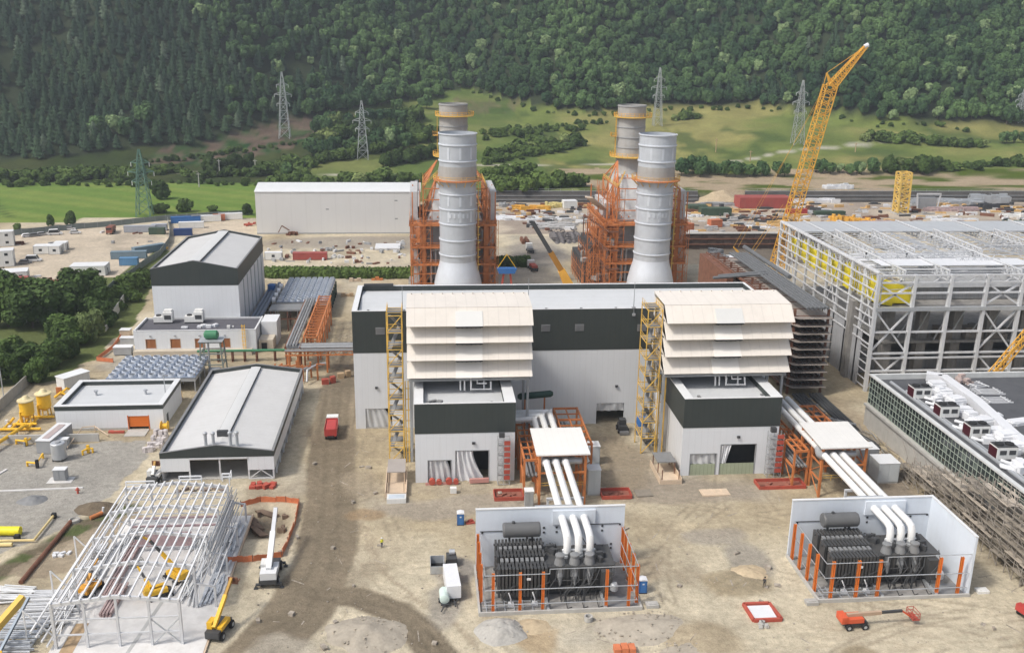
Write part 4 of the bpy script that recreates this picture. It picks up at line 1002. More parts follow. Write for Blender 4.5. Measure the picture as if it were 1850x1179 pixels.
def boiler(x0, label, second):
    cx = x0+12.0; t = thing('heat_recovery_boiler', label, 'boiler', (cx, 306, 0))
    X = lambda v: x0+v
    m = MB(); m.box(X(2.5), X(20.0), 307, 336, 3, 22.5); m.build('casing', GREY, t)
    m = MB()
    for y in np.arange(308, 336, 3.4):
        for xx in (X(2.4), X(20.0)): m.box(xx-.25, xx+.35, y, y+.5, 3, 22.4)
    for z in (7, 12, 17): m.box(X(2.1), X(20.4), 306.8, 307.05, z, z+.4)
    m.build('stiffener', GREY, t)
    # sloping white roof casing up to the stack
    m = MB(); a = [(X(2.5),307,22.5),(X(20),307,22.5),(X(20),336,22.5),(X(2.5),336,22.5)]; b = [(X(6.5),330,33.5),(X(16.5),330,33.5),(X(16.5),341,33.5),(X(6.5),341,33.5)]
    c = [(X(4.5),312,27.5),(X(18),312,27.5),(X(18),339,27.5),(X(4.5),339,27.5)]
    m.add(a+c, [(0,1,5,4),(1,2,6,5),(2,3,7,6),(3,0,4,7)]); m.add(c+b, [(0,1,5,4),(1,2,6,5),(2,3,7,6),(3,0,4,7),(4,5,6,7)]); m.build('sloped_casing', M('pale_casing', (.56,.56,.55), .5, metal=.2, var=.1, dirt=.2), t)
    m = MB()
    for i in range(7): m.bar((X(3.4+i*2.4), 307.6, 23.2), (X(6+i*1.75), 331, 33.9), .35)
    for k in range(4):
        f = (k+.5)/4; m.bar((X(3+3.5*f), 309+22*f, 24.2+10*f), (X(19.6-3.2*f), 309+22*f, 24.2+10*f), .35)
    m.build('casing_rib', ORANGE, t)
    # main columns
    for xx in (1.2, 21.3):
        for yy in (304.5, 313, 322, 331):
            m = MB(); m.box(X(xx)-.75, X(xx)+.75, yy-.45, yy+.45, 0, 22.0); m.build('column', ORANGE, t)
    for z, ex in ((22.0, 3.2), (14.8, 2.4), (9.2, 2.6)):
        m = MB()
        m.box(X(-ex), X(2.2), 303, 336, z-.14, z); m.box(X(20.4), X(22.5+ex*.6), 303, 336, z-.14, z); m.box(X(2.2), X(20.4), 303, 306.7, z-.14, z)
        m.bar((X(-ex), 303, z-.35), (X(22.5+ex*.6), 303, z-.35), .35, .7); m.bar((X(-ex), 303, z-.35), (X(-ex), 336, z-.35), .35, .7); m.bar((X(22.5+ex*.6), 303, z-.35), (X(22.5+ex*.6), 336, z-.35), .35, .7); pf = m.build('platform', ORANGE, t)
        m = MB(); railing(m, [(X(-ex), 336, z), (X(-ex), 303, z), (X(22.5+ex*.6), 303, z), (X(22.5+ex*.6), 336, z)], 1.2, .12, 2.2); m.build('guard_rail', ORANGE, pf)
    m = MB()
    for xx in (-2.2, 24.0):
        for yy in (304, 320, 335): m.bar((X(xx), yy, 0), (X(xx), yy, 32 if yy < 325 else 30), .35)
    for sx, tx in ((1.2, 6.0), (21.3, 16.8)):
        for yy in (304.5, 313, 322, 331):
            m.bar((X(sx), yy, 22), (X(sx), yy, 33), .4); m.bar((X(sx), yy, 33), (X(tx), 331, 38.5), .4); m.bar((X(sx), yy, 22.4), (X(tx), 330, 34), .3)
        for z in (26, 29.5, 33): m.bar((X(sx), 304.5, z), (X(sx), 331, z), .3)
        for a_, b_ in ((304.5, 313), (313, 322), (322, 331)): m.bar((X(sx), a_, 22.3), (X(sx), b_, 33), .2); m.bar((X(sx), b_, 22.3), (X(sx), a_, 33), .2)
    for z in (26, 29.5, 33): m.bar((X(1.2), 304.5, z), (X(21.3), 304.5, z), .3)
    for z in (2.5, 5.8): m.bar((X(-2), 303.5, z), (X(24), 303.5, z), .3)
    for a_, b_ in ((-2.2, 1.2), (21.3, 24)):
        for z in (0, 9.2, 14.8): m.bar((X(a_), 303.6, z), (X(b_), 303.6, z+5.4), .22)
    m.build('truss', ORANGE, t)
    m = MB(); railing(m, [(X(1.2), 331, 33), (X(1.2), 304.5, 33), (X(6.0), 318, 35.7)], 1.2, .12, 2.5); m.build('upper_rail', YELLOW, t)
    m = MB(); railing(m, [(X(21.3), 331, 33), (X(21.3), 304.5, 33)], 1.2, .12, 2.5); m.build('upper_rail', YELLOW, t)
    for q in (((-3.0, -.6, 308, 331, 22.1, 31.5) if not second else (-1.5, .4, 312, 331, 22.1, 27)), (22.6, 24.6, 308, 331, 22.1, 31.8), (-2.3, -.3, 306, 330, .3, 8.6), (-2.3, -.5, 307, 330, 9.4, 14.5), (22.5, 24.2, 307, 330, 9.4, 21)):
        m = MB(); m.box(X(q[0]), X(q[1]), *q[2:]); m.build('side_panel', M('boiler_panel', (.50,.51,.52), .5, var=.15, rib=.25, ribscale=2.4, ribaxis='Y', dirt=.25), t)
    m = MB()
    for (a_, b_, c_) in ((3.5, 16.5, 305.5), (5, 11.0, 305.2), (14, 20, 305.4)):
        m.tube([(X(a_), c_, 2), (X(a_), c_, 12+a_*.3), (X(b_), c_, 12+a_*.3), (X(b_), c_, 20)], .4, 8)
    m.build('pipework', GALV, t)
    m = MB(); rq = random.Random(17)
    def grid_(xa, ya, xb, yb, zt, n, st=2.9, w=.14):
        P = [Vector((X(xa+(xb-xa)*i/n), ya+(yb-ya)*i/n, 0)) for i in range(n+1)]
        for i, p in enumerate(P):
            m.bar(p, p+Vector((0, 0, zt)), w)
            if i < n:
                for z in np.arange(st, zt+.1, st):
                    m.bar(p+Vector((0, 0, z)), P[i+1]+Vector((0, 0, z)), w*.8)
                    if rq.random() < .6: m.bar(p+Vector((0, 0, z-st)), P[i+1]+Vector((0, 0, z)), w*.7)
    for xa in (-2.9, .1, 22.4, 24.4): grid_(xa, 303, xa, 336, 31.5 if xa in (.1, 22.4) else 23.2, 9)
    for xa, xb in ((-3, 3.4), (18.2, 25)): grid_(xa, 302.7, xb, 302.7, 23.2, 3)
    for xa, xb in ((.2, 4), (18.6, 22.2)): grid_(xa, 306.5, xb, 306.5, 33, 2)
    if second:
        for k in range(4): grid_(-9.5+k*2.3, 301.5+k*.4, -9.5+k*2.3, 328, 8+k*5.2, 7)
        grid_(-10, 301, -1, 301, 14, 5); grid_(-8, 305, 0, 305, 24, 4); grid_(-4, 310, 1, 310, 29, 3)
    m.build('lattice', ORANGE, t)
    m = MB()
    for k in range(60):
        xa = rq.choice((rq.uniform(-3, 3), rq.uniform(19, 25), rq.uniform(-3, 25))); za = rq.choice((0, 9.2, 14.8, 22)); ya = rq.uniform(303, 306) if 3 < xa < 19 else rq.uniform(303, 330)
        if second and rq.random() < .4: xa = rq.uniform(-9.5, 0); za = rq.choice((0, 3, 6, 9))
        m = MB(); m.rbox(X(xa), ya+(4 if 4 < xa < 18 else 0), za, rq.uniform(.5, 2.2), rq.uniform(.5, 2.5), rq.uniform(.5, 2.4), rq.random()); m.build('equipment_box', M('mixed_equipment', (.30,.29,.28), .6, var=.6, scale=.5, dirt=.4), t)
    # exhaust stack
    cy = 339.0; sx = x0+11.9; r = 4.9
    m = MB(); m.lathe(sx, cy, [(r*1.15, 33.5), (r, 36.5), (r, 57.0), (r-.1, 57.0), (r-.1, 50)], 40, cap=False); m.build('exhaust_stack', STACK2, t)
    m = MB()
    for z in (56.6, 49.5, 46, 42.5): m.lathe(sx, cy, [(r, z-.2), (r+.2, z-.15), (r+.2, z+.15), (r, z+.2)], 40, cap=False)
    m.build('stack_ring', GREY, t)
    for z, ex in ((52.8, 1.7), (39.2, 2.6)):
        m = MB(); m.lathe(sx+.4, cy, [(r-.2, z), (r+ex, z), (r+ex, z+.3), (r-.2, z+.3)], 36, cap=False); pf = m.build('stack_platform', YELLOW, t)
        m = MB(); n = 26
        for k in range(n):
            a_ = 2*math.pi*k/n; b_ = 2*math.pi*(k+1)/n; p = Vector((sx+.4+(r+ex)*math.cos(a_), cy+(r+ex)*math.sin(a_), z+.3)); q = Vector((sx+.4+(r+ex)*math.cos(b_), cy+(r+ex)*math.sin(b_), z+.3))
            m.bar(p, p+Vector((0,0,1.2)), .13)
            for zz in (.6, 1.2): m.bar(p+Vector((0,0,zz)), q+Vector((0,0,zz)), .11)
        m.build('stack_rail', CRANEY, pf)
    m = MB(); x = sx-r-.7
    for y in (cy-1.4, cy-.6): m.bar((x, y, 39), (x, y, 53), .14)
    for z in np.arange(39, 53, .9): m.bar((x, cy-1.4, z), (x, cy-.6, z), .12)
    m.box(x-1.6, x+.2, cy-2, cy, 46.2, 46.4); railing(m, [(x+.2, cy-2, 46.4), (x-1.6, cy-2, 46.4), (x-1.6, cy, 46.4)], 1.2, .12, .9); m.build('stack_ladder', CRANEY, t)
    if second:
        m = MB()
        for k in range(4):
            z = 24-k*6; y0_ = 303-k*.5
            m.bar((X(-9+k*1.4), y0_+5, z), (X(-1.5), y0_-1, z-4.5), 1.0, .25); m.bar((X(-9+k*1.4), y0_+5, z-.2), (X(-9+k*1.4), y0_+5, max(0, z-7)), .3)
            m.bar((X(-1.5), y0_-1, z-4.5), (X(2), y0_-1, z-4.5), .5)
        for xx, zz in ((-8, 22), (-4.5, 20)): m.bar((X(xx), 306, 0), (X(xx), 306, zz), .35)
        m.build('external_stair', RUST, t)
        m = MB(); m.slab((X(-9.2), 306, 30.5), (X(-7.0), 304, 30.5), (X(-.4), 312, 25.0), (X(-2.4), 314, 25.0), .5); m.build('cable_bridge', M('dull_tan', (.52,.45,.38), .7, var=.15), t)
        m = MB(); m.box(X(-8.5), X(2.0), 309, 333, 0, 8.0); m.box(X(-6), X(2), 310, 331, 8, 13.5); m.build('low_block', DGREY, t)
boiler(-1.4, 'orange steel boiler house behind the chimney next to the white warehouse', False)
boiler(60.9, 'orange steel boiler house with rusty outer stairs near the tall yellow crane', True)

# low orange frames behind the hall
def lowframe(x0, x1, y0, y1, h, label):
    t = thing('orange_support_frame', label, 'steel frame', ((x0+x1)/2, y0, 0))
    m = MB()
    for x in np.linspace(x0, x1, 3):
        for y in (y0, y1): m.bar((x, y, 0), (x, y, h), .5)
    for y in (y0, y1): m.bar((x0, y, h), (x1, y, h), .5); m.bar((x0, y, h*.5), (x1, y, h*.5), .35); m.bar((x0, y, h*.5), ((x0+x1)/2, y, h), .25); m.bar((x1, y, h*.5), ((x0+x1)/2, y, h), .25)
    for x in np.linspace(x0, x1, 5): m.bar((x, y0, h), (x, y1, h), .3)
    m.build('member', ORANGE, t)
    m = MB(); m.box(x0+.6, x1-.6, y0+.5, y1-.5, h*.5+.1, h*.5+.3); m.build('deck', PALEWOOD, t)
lowframe(23.5, 32.0, 272, 280, 6.5, 'low orange trestle frame beside the blue lifted skip')
lowframe(42.0, 58.5, 268, 276, 6.5, 'low orange trestle frame behind the hall at the mobile crane foot')
lowframe(82.0, 92.0, 270, 278, 7.0, 'low orange trestle frame right of the second ringed chimney')
t = thing('lifting_skip', 'blue skip hanging from yellow slings beside the ringed chimney', 'skip', (25.5, 292, 9))
m = MB(); m.extr([(23.0, 291, 8.6), (28.0, 291, 8.6), (28.6, 291, 10.2), (22.4, 291, 10.2)], (0, 2.4, 0)); m.build('tub', BLUE, t)
m = MB()
for x in (22.6, 28.4): m.bar((x, 292, 10.2), (25.5, 292, 14.6), .16)
m.build('sling', YEL2, t); m = MB(); m.bar((23.4, 292, 0), (24.6, 292, 8.6), .6); m.bar((27.6, 292, 0), (26.6, 292, 8.6), .6); m.build('stand', REDB, t)

# mobile crane with telescopic boom
t = thing('mobile_crane', 'telescopic crane with black upper boom leaning beside the orange boilers', 'crane', (48.5, 284, 0))
base = Vector((46.6, 284, 3.0)); tip = GY(962, 401, 284)
d = tip-base
m = MB(); m.bar(base, base+d*.36, 2.0, 2.2); m.build('lower_boom', CRANEY, t)
m = MB(); m.bar(base+d*.36, base+d*.60, 1.5, 1.7); m.build('middle_boom', M('boom_brown', (.35,.17,.03), .5), t)
m = MB(); m.bar(base+d*.60, tip, 1.15, 1.3); m.bar(tip, tip+Vector((-.9, -.3, .1)), .7); m.build('upper_boom', DGREY, t)
m = MB(); m.bar((44.3, 284, 2.6), base+d*.34+Vector((-.9, 0, 0)), .6); m.build('lift_ram', CRANEY, t)
m = MB(); m.rbox(48, 284, 1.1, 11, 2.8, 1.4); m.rbox(46, 284, 2.5, 3.5, 2.6, 1.6); m.rbox(51.5, 284, 2.5, 2.0, 2.4, 1.5); m.build('carrier', CRANEY, t)
for i in range(4):
    for s in (-1, 1): m = MB(); m.wheel((44.2+i*2.5, 284+s*1.3, .7), .7, .5, (0, 1, 0)); m.build('wheel', BLACK, t)

# big lattice boom crawler crane
t = thing('crawler_crane', 'tall yellow lattice boom crane with angled jib rising over the storage yard', 'crane', (112, 300, 0))
Yc = 300.0
b0 = GY(1403, 478, Yc); b1 = GY(1500, 155, Yc-2); tip = GY(1565, 83, Yc-4)
m = MB(); lattice(m, b0+Vector((0, 1, -3)), b1, 3.7, 34, .165, side=(0, 1, 0), taper=(1, .92)); m.build('main_boom', CRANEY, t)
m = MB(); lattice(m, b1+Vector((0, 0, -.6)), tip, 2.5, 16, .16, side=(0, 1, 0), taper=(1, .35)); m.build('jib', CRANEY, t)
m = MB(); k = b1+Vector((-1.6, 0, 3.8)); m.bar(b1, k, .5); m.bar(b1+Vector((1.2, 0, 0)), k, .35); m.build('jib_strut', CRANEY, t)
m = MB(); m.bar(k, tip, .15); m.bar(k, b1+Vector((-3.2, 0, -6)), .15)
foot = b0+Vector((-15, 0, 6))
for o in (0, 1.6): m.bar(foot+Vector((o, 0, 0)), b1+Vector((-2.4, 0, -3+o)), .06)
for o in (0, 1.2): m.bar(b0+Vector((1.5-o, 0, 20)), b0+Vector((-9.5-o, 0, 2)), .08)
m.build('stay_cable', CRANEY, t)
m = MB(); m.tube([tip+Vector((-.6, 0, -.3)), tip+Vector((.6, 0, .3))], .7, 10); m.build('head_sheave', TARP, t)
bx, bz = b0.x, -.0
m = MB(); m.rbox(bx-4, Yc, 1.6, 11, 5, 2.6); m.rbox(bx-8.5, Yc, 1.6, 3, 6, 3.4); m.build('upper_works', CRANEY, t)
m = MB(); m.bar((bx-6, Yc, 4), foot, .35); m.bar((bx-2, Yc, 4), foot, .25); m.build('gantry', CRANEY, t)
for s in (-1, 1): m = MB(); m.rbox(bx-3.5, Yc+s*3.4, 0, 10, 1.4, 1.5); m.build('crawler_track', BLACK, t)

# ================================================================== STEEL HALL UNDER RECONSTRUCTION
fx0, fy0, fy1, fz = 103.9, 206.7, 270.0, 28.4
pitch = 8.75; cols = [fx0+pitch*i for i in range(11)]
t = thing('steel_frame_hall', 'large pale steel skeleton hall with open roof trusses and yellow duct inside', 'steel hall', (145, fy0, 0))
for x in cols:
    m = MB(); m.bar((x, fy0, 0), (x, fy0, fz), .72, .9); m.build('front_column', STEELW, t)
for i, z in enumerate((fz-.25, fz-1.9, 24.0, 20.2, 14.6, 9.4, 8.2, 5.0)):
    m = MB(); hh = .9 if z == 20.2 else .4
    m.bar((fx0, fy0-.1, z), (cols[-1], fy0-.1, z), .4 if z != 20.2 else .9, hh); m.build('front_girt', STEELW if z != 20.2 else GALV, t)
m = MB()
for a, b in zip(cols[:-1], cols[1:]):
    n = 4
    for k in range(n):
        p = a+(b-a)*k/n; q = a+(b-a)*(k+1)/n
        if k % 2: m.bar((p, fy0-.1, fz-.3), (q, fy0-.1, fz-1.9), .2)
        else: m.bar((p, fy0-.1, fz-1.9), (q, fy0-.1, fz-.3), .2)
m.build('eaves_truss', STEELW, t)
for i in (0, 3, 7):
    a, b = cols[i], cols[i+1]
    m = MB()
    for z0, z1 in ((20.8, fz-2.1), (9.6, 20.0), (.5, 9.2)):
        m.bar((a, fy0+.2, z0), (b, fy0+.2, z1), .38); m.bar((a, fy0+.2, z1), (b, fy0+.2, z0), .38)
    m.build('cross_brace', STEELW, t)
for z in (14.4, 9.0, 4.8):
    m = MB(); m.box(fx0+.7, cols[-1], fy0+.3, fy0+1.7, z-.12, z); m.build('walkway', GREY, t)
# left wall
ly = list(np.arange(fy0, fy1+.1, 7.03))
for y in ly[1:]:
    m = MB(); m.bar((fx0, y, 0), (fx0, y, fz+.6), .5, .7); m.build('side_column', STEELW, t)
m = MB()
for z in np.arange(11.5, 29, 2.15): m.bar((fx0-.3, fy0, z), (fx0-.3, fy1, z), .22, .34)
m.bar((fx0, fy0, fz+.5), (fx0, fy1, fz+.5), .45); m.build('side_girt', STEELW, t)
m = MB()
for a, b in ((ly[3], ly[4]), (ly[7], ly[8]), (ly[0], ly[1])): m.bar((fx0, a, 12), (fx0, b, 28), .25); m.bar((fx0, b, 12), (fx0, a, 28), .25)
for z in np.arange(1.0, 12, 1.9): m.bar((fx0-.3, fy0, z), (fx0-.3, fy0+4.5, z), .2)
m.build('side_brace', STEELW, t)
m = MB(); m.box(fx0-.25, fx0-.05, fy0+4.6, 243, 0, 13.4); m.build('wall_panel', M('grey_wall_panel', (.40,.41,.43), .5, var=.06, rib=.1, ribscale=5, ribaxis='Y', dirt=.15), t)
# roof
m = MB(); m.box(fx0+.5, cols[-1], 255, fy1, fz+.25, fz+.4); m.build('roof_sheet', M('blue_grey_roof', (.42,.44,.46), .5, var=.08, rib=.12, ribscale=2.2), t)
m = MB(); m.box(109, 190, 213.2, 222, 26.3, 26.45); m.slab((108, 222.1, 26.8), (150, 222.1, 26.8), (138, 233, 27.6), (108, 233, 27.6), .1); m.box(108, 146, 214, 221, fz+.3, fz+.36); m.box(152, 188, 223, 228, fz+.3, fz+.36); m.box(120, 134, 238, 243, 27.4, 27.5); m.box(160, 176, 236, 239, 27.4, 27.5); m.build('translucent_sheet', TARP, t)
m = MB(); m.box(113, 190, 213, 213.2, 23.6, 26.3); m.build('white_fascia', STEELW, t)
for i, x in enumerate((fx0+6.5, 121, 138.5, 156, 173.5)):
    m = MB()
    for yy0, yy1 in ((fy0+.6, 228), (228, 249), (249, fy1)):
        zc = {0: fz-.2}.get(0)
        truss(m, (x, yy0, fz-1.6), (x, yy1, fz-1.6), 2.3, 16, .3)
    truss(m, (x+.9, 226, fz-.8), (x+.9, 250, fz-.4), 2.4, 18, .3); m.build('roof_truss', STEELW, t)
m = MB()
for y in np.arange(fy0+2, fy1, 2.9): m.bar((fx0+.5, y, fz+.05), (cols[-1], y, fz+.05), .13, .2)
for xa in np.arange(fx0+2, cols[-1], 4.4): m.bar((xa, 222, fz-.2), (xa, 255, fz-.2), .13)
for y in (fy0+7, fy0+15, 229, 238): m.bar((fx0+.5, y, fz-.5), (cols[-1], y, fz-.5), .3, .4)
for k, (xx, yy) in enumerate(((114, 222), (124, 226), (146, 233), (163, 240), (150, 217), (129, 219))): truss(m, (xx, yy, fz-.6), (xx+11, yy, fz-.6), 1.6, 7, .2)
m.build('purlin', STEELW, t)
# inside: old slabs, ribbed wall, machinery
m = MB(); m.box(fx0+9, cols[-1], 214, 214.4, 20.5, 25.6)
for k in range(9): m.box(fx0+2, cols[-1]-1, 219+k*6, 219.4+k*6, .2, 4)
m.build('ribbed_wall', M('ribbed_wall_grey', (.27,.275,.28), .7, var=.2, rib=.35, ribscale=1.0, dirt=.3), t)
m = MB(); m.box(fx0+1.5, cols[-1], 208.5, 224, 19.6, 20.3); m.box(fx0+7, cols[-1], 214.5, 268, 9.2, 9.8); m.build('old_floor', CONCD, t)
for i, x in enumerate(cols):
    m = MB(); m.box(x-1.2, x+1.2, 216, 218.2, 0, 19.6); m.build('concrete_pier', CONCD, t)
rnd = random.Random(5)
for k in range(50):
    m = MB()
    x = fx0+9+rnd.random()*76; z = rnd.choice((.2, 9.8, 9.8)); m.rbox(x, 215.6+rnd.random()*5, z, .6+rnd.random()*4, .5+rnd.random()*3, .4+rnd.random()*2.6, rnd.random()*.4); m.build('machinery', M('old_machinery', (.19,.17,.15), .8, var=.5, scale=.9, dirt=.5), t)
m = MB()
for k in range(16): x = fx0+10+k*4.6; m.bar((x, 213.8, 10+rnd.random()*3), (x+3.5, 214.2, 17+rnd.random()*3), .28)
m.build('inclined_pipe', GALV, t)
m = MB(); m.bar((107.2, 222, 22.3), (107.2, 212, 22.6), 2.2, 4.2); m.extr([(105, 209.6, 21.0), (114.6, 209.6, 20.6), (114.6, 209.6, 23.8), (109.5, 209.6, 25.4), (105, 209.6, 27.0)], (0, 3.4, 0)); m.bar((108.5, 211, 20.9), (113.8, 211, 20.9), 1.2, .9); m.bar((106, 209.2, 21.2), (109, 209.2, 20.6), .5, .7); m.build('yellow_duct', M('yellow_insulation', (.80,.66,.03), .5, var=.15, scale=.5, dirt=.1), t)
for k, y in enumerate((224, 231, 238, 245, 252, 259)): m = MB(); m.box(105.2, 106.4, y-1, y+(5.2 if k % 2 else 4.2), 20.4+(k % 3)*.4, 26.4-(k % 2)*1.2); m.box(104.9, 105.19, y+.4, y+1.6, 20.4, 24.5); m.build('yellow_panel', MATS['yellow_insulation'], t)
m = MB()
for y in np.arange(fy0+1.4, fy1, 2.35): m.bar((fx0+.6, y, fz-2.6), (fx0+.6, y+2.0, fz+.2), .14); m.bar((fx0+1.6, y, 20.3), (fx0+1.6, y, fz-.6), .2); m.bar((fx0+1.6, y, 24.4), (fx0+10, y, 24.6), .16)
for y in np.arange(226, 250, 2.4):
    for xa in (118, 136, 153, 171): m.bar((xa, y, fz+.2), (xa+7, y+1.2, fz+1.7), .16); m.bar((xa+7, y, fz+1.7), (xa+13, y, fz+.2), .22)
for k in range(70): xa = 112+rnd.random()*76; ya = 212+rnd.random()*34; m.bar((xa, ya, fz-1.2+rnd.random()*1.6), (xa+rnd.uniform(-1, 6), ya+rnd.uniform(-3, 3), fz-1.2+rnd.random()*1.8), .16)
m.build('light_framing', STEELW, t)

# yellow lattice boom standing inside the hall edge
t = thing('lattice_crane', 'small yellow lattice boom leaning out between the skeleton hall and flat roof', 'crane', (130, 200, 0))
p = GY(1790, 680, 200); q = GY(1862, 595, 200)
m = MB(); lattice(m, p, q, 1.5, 9, .13); m.build('boom', CRANEY, t)
m = MB(); m.bar(p, p+(p-q)*.12, 1.2, 1.0); m.build('boom_foot', CRANEY, t); m = MB(); c = p+(p-q)*.1; m.rbox(c.x, 200, 0, 2.6, 2.6, max(1, c.z-1)); m.rbox(c.x, 200, max(1, c.z-1), 3, 3, 2); m.build('turret', DGREY, t)

# ================================================================== GLASS FRONTED BUILDING AND ITS ROOF PLANT
gx, gy0, gy1, gz0, gz1 = 94.6, 108.0, 187.0, 5.0, 11.2
t = thing('glazed_building', 'long low building with gridded glass side and dark flat roof', 'building', (gx, gy0, 0))
m = MB(); m.box(gx, gx+.4, gy0, gy1, 0, gz0); m.box(gx-.5, gx, gy0, gy1, gz0-.5, gz0); m.build('plinth_wall', CONC, t)
m = MB(); m.box(gx+.4, gx+.5, gy0, gy1, gz0, gz1); m.build('glazing', GLASS, t)
m = MB(); n = 64
for k in range(n+1):
    y = gy0+(gy1-gy0)*k/n; m.bar((gx+.36, y, gz0), (gx+.36, y, gz1), .075, .1)
for z in (gz0+.08, gz0+1.3, gz0+2.5, gz0+3.7, gz0+4.9): m.bar((gx+.34, gy0, z), (gx+.34, gy1, z), .07, .09)
m.build('mullion_grid', M('pale_olive_frame', (.38,.43,.37), .5, var=.1), t)
rr = random.Random(3)
for k in range(26):
    m = MB()
    i = rr.randrange(n); j = rr.choice((1, 1, 2, 2, 3, 0)); y = gy0+(gy1-gy0)*i/n; m.box(gx+.37, gx+.395, y+.1, y+1.0, gz0+.15+1.2*j, gz0+1.2+1.2*j); m.build('frosted_pane', M('pale_pane', (.12,.15,.13), .3, var=.3, scale=.5), t)
m = MB(); m.box(gx-.1, gx+.75, gy0, gy1, gz1, gz1+.35); m.box(gx+.75, 146, gy1-.7, gy1, gz1-.8, gz1+.35); m.build('parapet', M('pale_parapet', (.58,.59,.58), .5), t)
m = MB(); m.box(gx+.76, 146, gy0, gy1-.71, gz1-1.1, gz1-.75); m.build('roof', ROOFD, t)
m = MB(); m.box(gx+.5, 146, gy0+.02, gy0+.3, 0, gz1-.76); m.box(145.7, 146, gy0+.31, gy1-.41, 0, gz1-.76); m.build('rear_wall', CONC, t)
m = MB(); m.box(gx+.5, 146, gy1-.4, gy1-.05, 0, gz1-.81); m.build('end_wall', CONC, t)
m = MB(); m.tube([(gx+3.4, gy1-3, gz1-.55), (gx+3.4, gy0, gz1-.55)], .35, 8); m.tube([(gx+4.3, gy1-8, gz1-.6), (gx+4.3, gy0, gz1-.6)], .22, 8); m.build('roof_pipe', GALV, t)
def at_roof(px, py, z=None):
    p = G(px, py, gz1-.75 if z is None else z); return p.x, p.y
zr = gz1-.75
for k, (px, py) in enumerate(((1660, 718), (1708, 752), (1762, 788), (1810, 827))):
    x, y = at_roof(px, py)
    t = thing('air_handling_unit', ['air unit with maroon and white sides, nearest the skeleton hall', 'second maroon and white air unit in the roof row', 'third maroon and white air unit in the roof row', 'maroon and white air unit at the near end of the roof row'][k], 'air unit', (x, y, zr), group='air units on the dark flat roof')
    m = MB(); m.box(x-1.9, x+1.9, y-1.3, y+1.3, zr+.35, zr+2.5); m.build('casing', WHTC, t)
    m = MB(); m.box(x-1.96, x-1.9, y-1.2, y+1.2, zr+.45, zr+2.3); m.build('coil_side', M('maroon', (.06,.008,.014), .5), t)
    m = MB(); m.box(x-1.4, x-.2, y-1.36, y-1.3, zr+1.2, zr+2.0); m.box(x+.3, x+1.5, y-1.36, y-1.3, zr+1.2, zr+2.0); m.build('louvre', DGREY, t)
    m = MB(); m.box(x-1.85, x+1.85, y-1.25, y+1.25, zr+2.503, zr+2.62); fd = m.build('fan_deck', DGREY, t)
    m = MB()
    for fx_ in (-.95, .95): m.lathe(x+fx_, y, [(.75, zr+2.62), (.75, zr+2.85)], 14)
    m.build('fan', BLACK, fd); m = MB(); m.box(x-1.9, x+1.9, y-1.2, y-.9, zr, zr+.35); m.box(x-1.9, x+1.9, y+.9, y+1.2, zr, zr+.35); m.build('skid', MID, t)
rd = random.Random(11)
t = thing('roof_duct', 'long white insulated duct snaking along the dark flat roof', 'duct', (105, 170, zr))
pts = [(*at_roof(1672, 688), zr+1.2), (*at_roof(1700, 692), zr+1.2), (*at_roof(1760, 735), zr+1.2), (*at_roof(1830, 800), zr+1.2), (*at_roof(1900, 850), zr+1.2)]
m = MB()
for a, b in zip(pts[:-1], pts[1:]): m.bar(a, b, 2.0, 1.6)
m.build('main_duct', TARP, t)
m = MB()
for k in range(len(pts)-1):
    a, b = Vector(pts[k]), Vector(pts[k+1])
    for f in np.arange(.1, 1, .22): c = a.lerp(b, f); m.bar((c.x, c.y, zr), (c.x, c.y, zr+.5), .25)
m.build('duct_foot', GREY, t)
whites = [(1690, 705, 3.2, 2.4, 2.0), (1703, 716, 3.4, 2.2, 1.6), (1725, 735, 3.0, 2.6, 2.2), (1737, 748, 3.8, 2.0, 1.5), (1752, 757, 2.2, 2.0, 1.6), (1775, 772, 3.4, 2.6, 2.0), (1792, 786, 3.4, 2.0, 1.5), (1815, 800, 3.2, 2.6, 2.2), (1838, 815, 3.6, 2.4, 1.8), (1845, 850, 3.6, 2.2, 1.3), (1790, 755, 4.4, 1.2, .9), (1840, 765, 5, 2.0, .8)]
nm = ['topmost', 'second', 'third', 'fourth', 'fifth', 'sixth', 'seventh', 'eighth', 'ninth', 'tenth', 'slim', 'flat']
for k, (px, py, sx, sy, sz) in enumerate(whites):
    x, y = at_roof(px, py); m = MB(); a = .1*(k % 3)
    m.rbox(x, y, zr, sx, sy, sz*.8, a); m.rbox(x+.1, y+.1, zr+sz*.8, sx*.86, sy*.86, sz*.2, a); m.rbox(x-sx*.2, y-sy*.55, zr, .5, .5, sz*.6, a)
    solo(m, 'wrapped_duct_section', TARP, ('%s white wrapped duct piece from the skeleton hall along the roof' % nm[k]) if k < 10 else ('slim white wrapped duct piece lying behind the roof duct' if k == 10 else 'flat pale blue white sheet stack behind the roof duct'), 'duct piece', (x, y, zr), group='white wrapped duct pieces on the dark roof')
for k in range(20):
    px = 1680+rd.random()*165; py = 705+(px-1680)*.74+rd.uniform(-14, 26); x, y = at_roof(px, py); a = rd.uniform(-.3, .3); s = rd.uniform(.7, 1.3); m = MB()
    m.rbox(x, y, zr, 2.2*s, 1.6*s, 1.2*s, a); m.rbox(x+.3, y+.2, zr+1.2*s, 1.3*s, 1.1*s, .5*s, a); m.tube([(x-1.0*s, y, zr+.4), (x-1.9*s, y+.5, zr+.5), (x-2.4*s, y+1.6, zr+.4)], .3, 8)
    solo(m, 'wrapped_duct_elbow', TARP, 'white wrapped duct elbow among the crowded ductwork on the dark flat roof', 'duct piece', (x, y, zr), group='white wrapped duct elbows on the flat roof')
x, y = at_roof(1738, 692); m = MB()
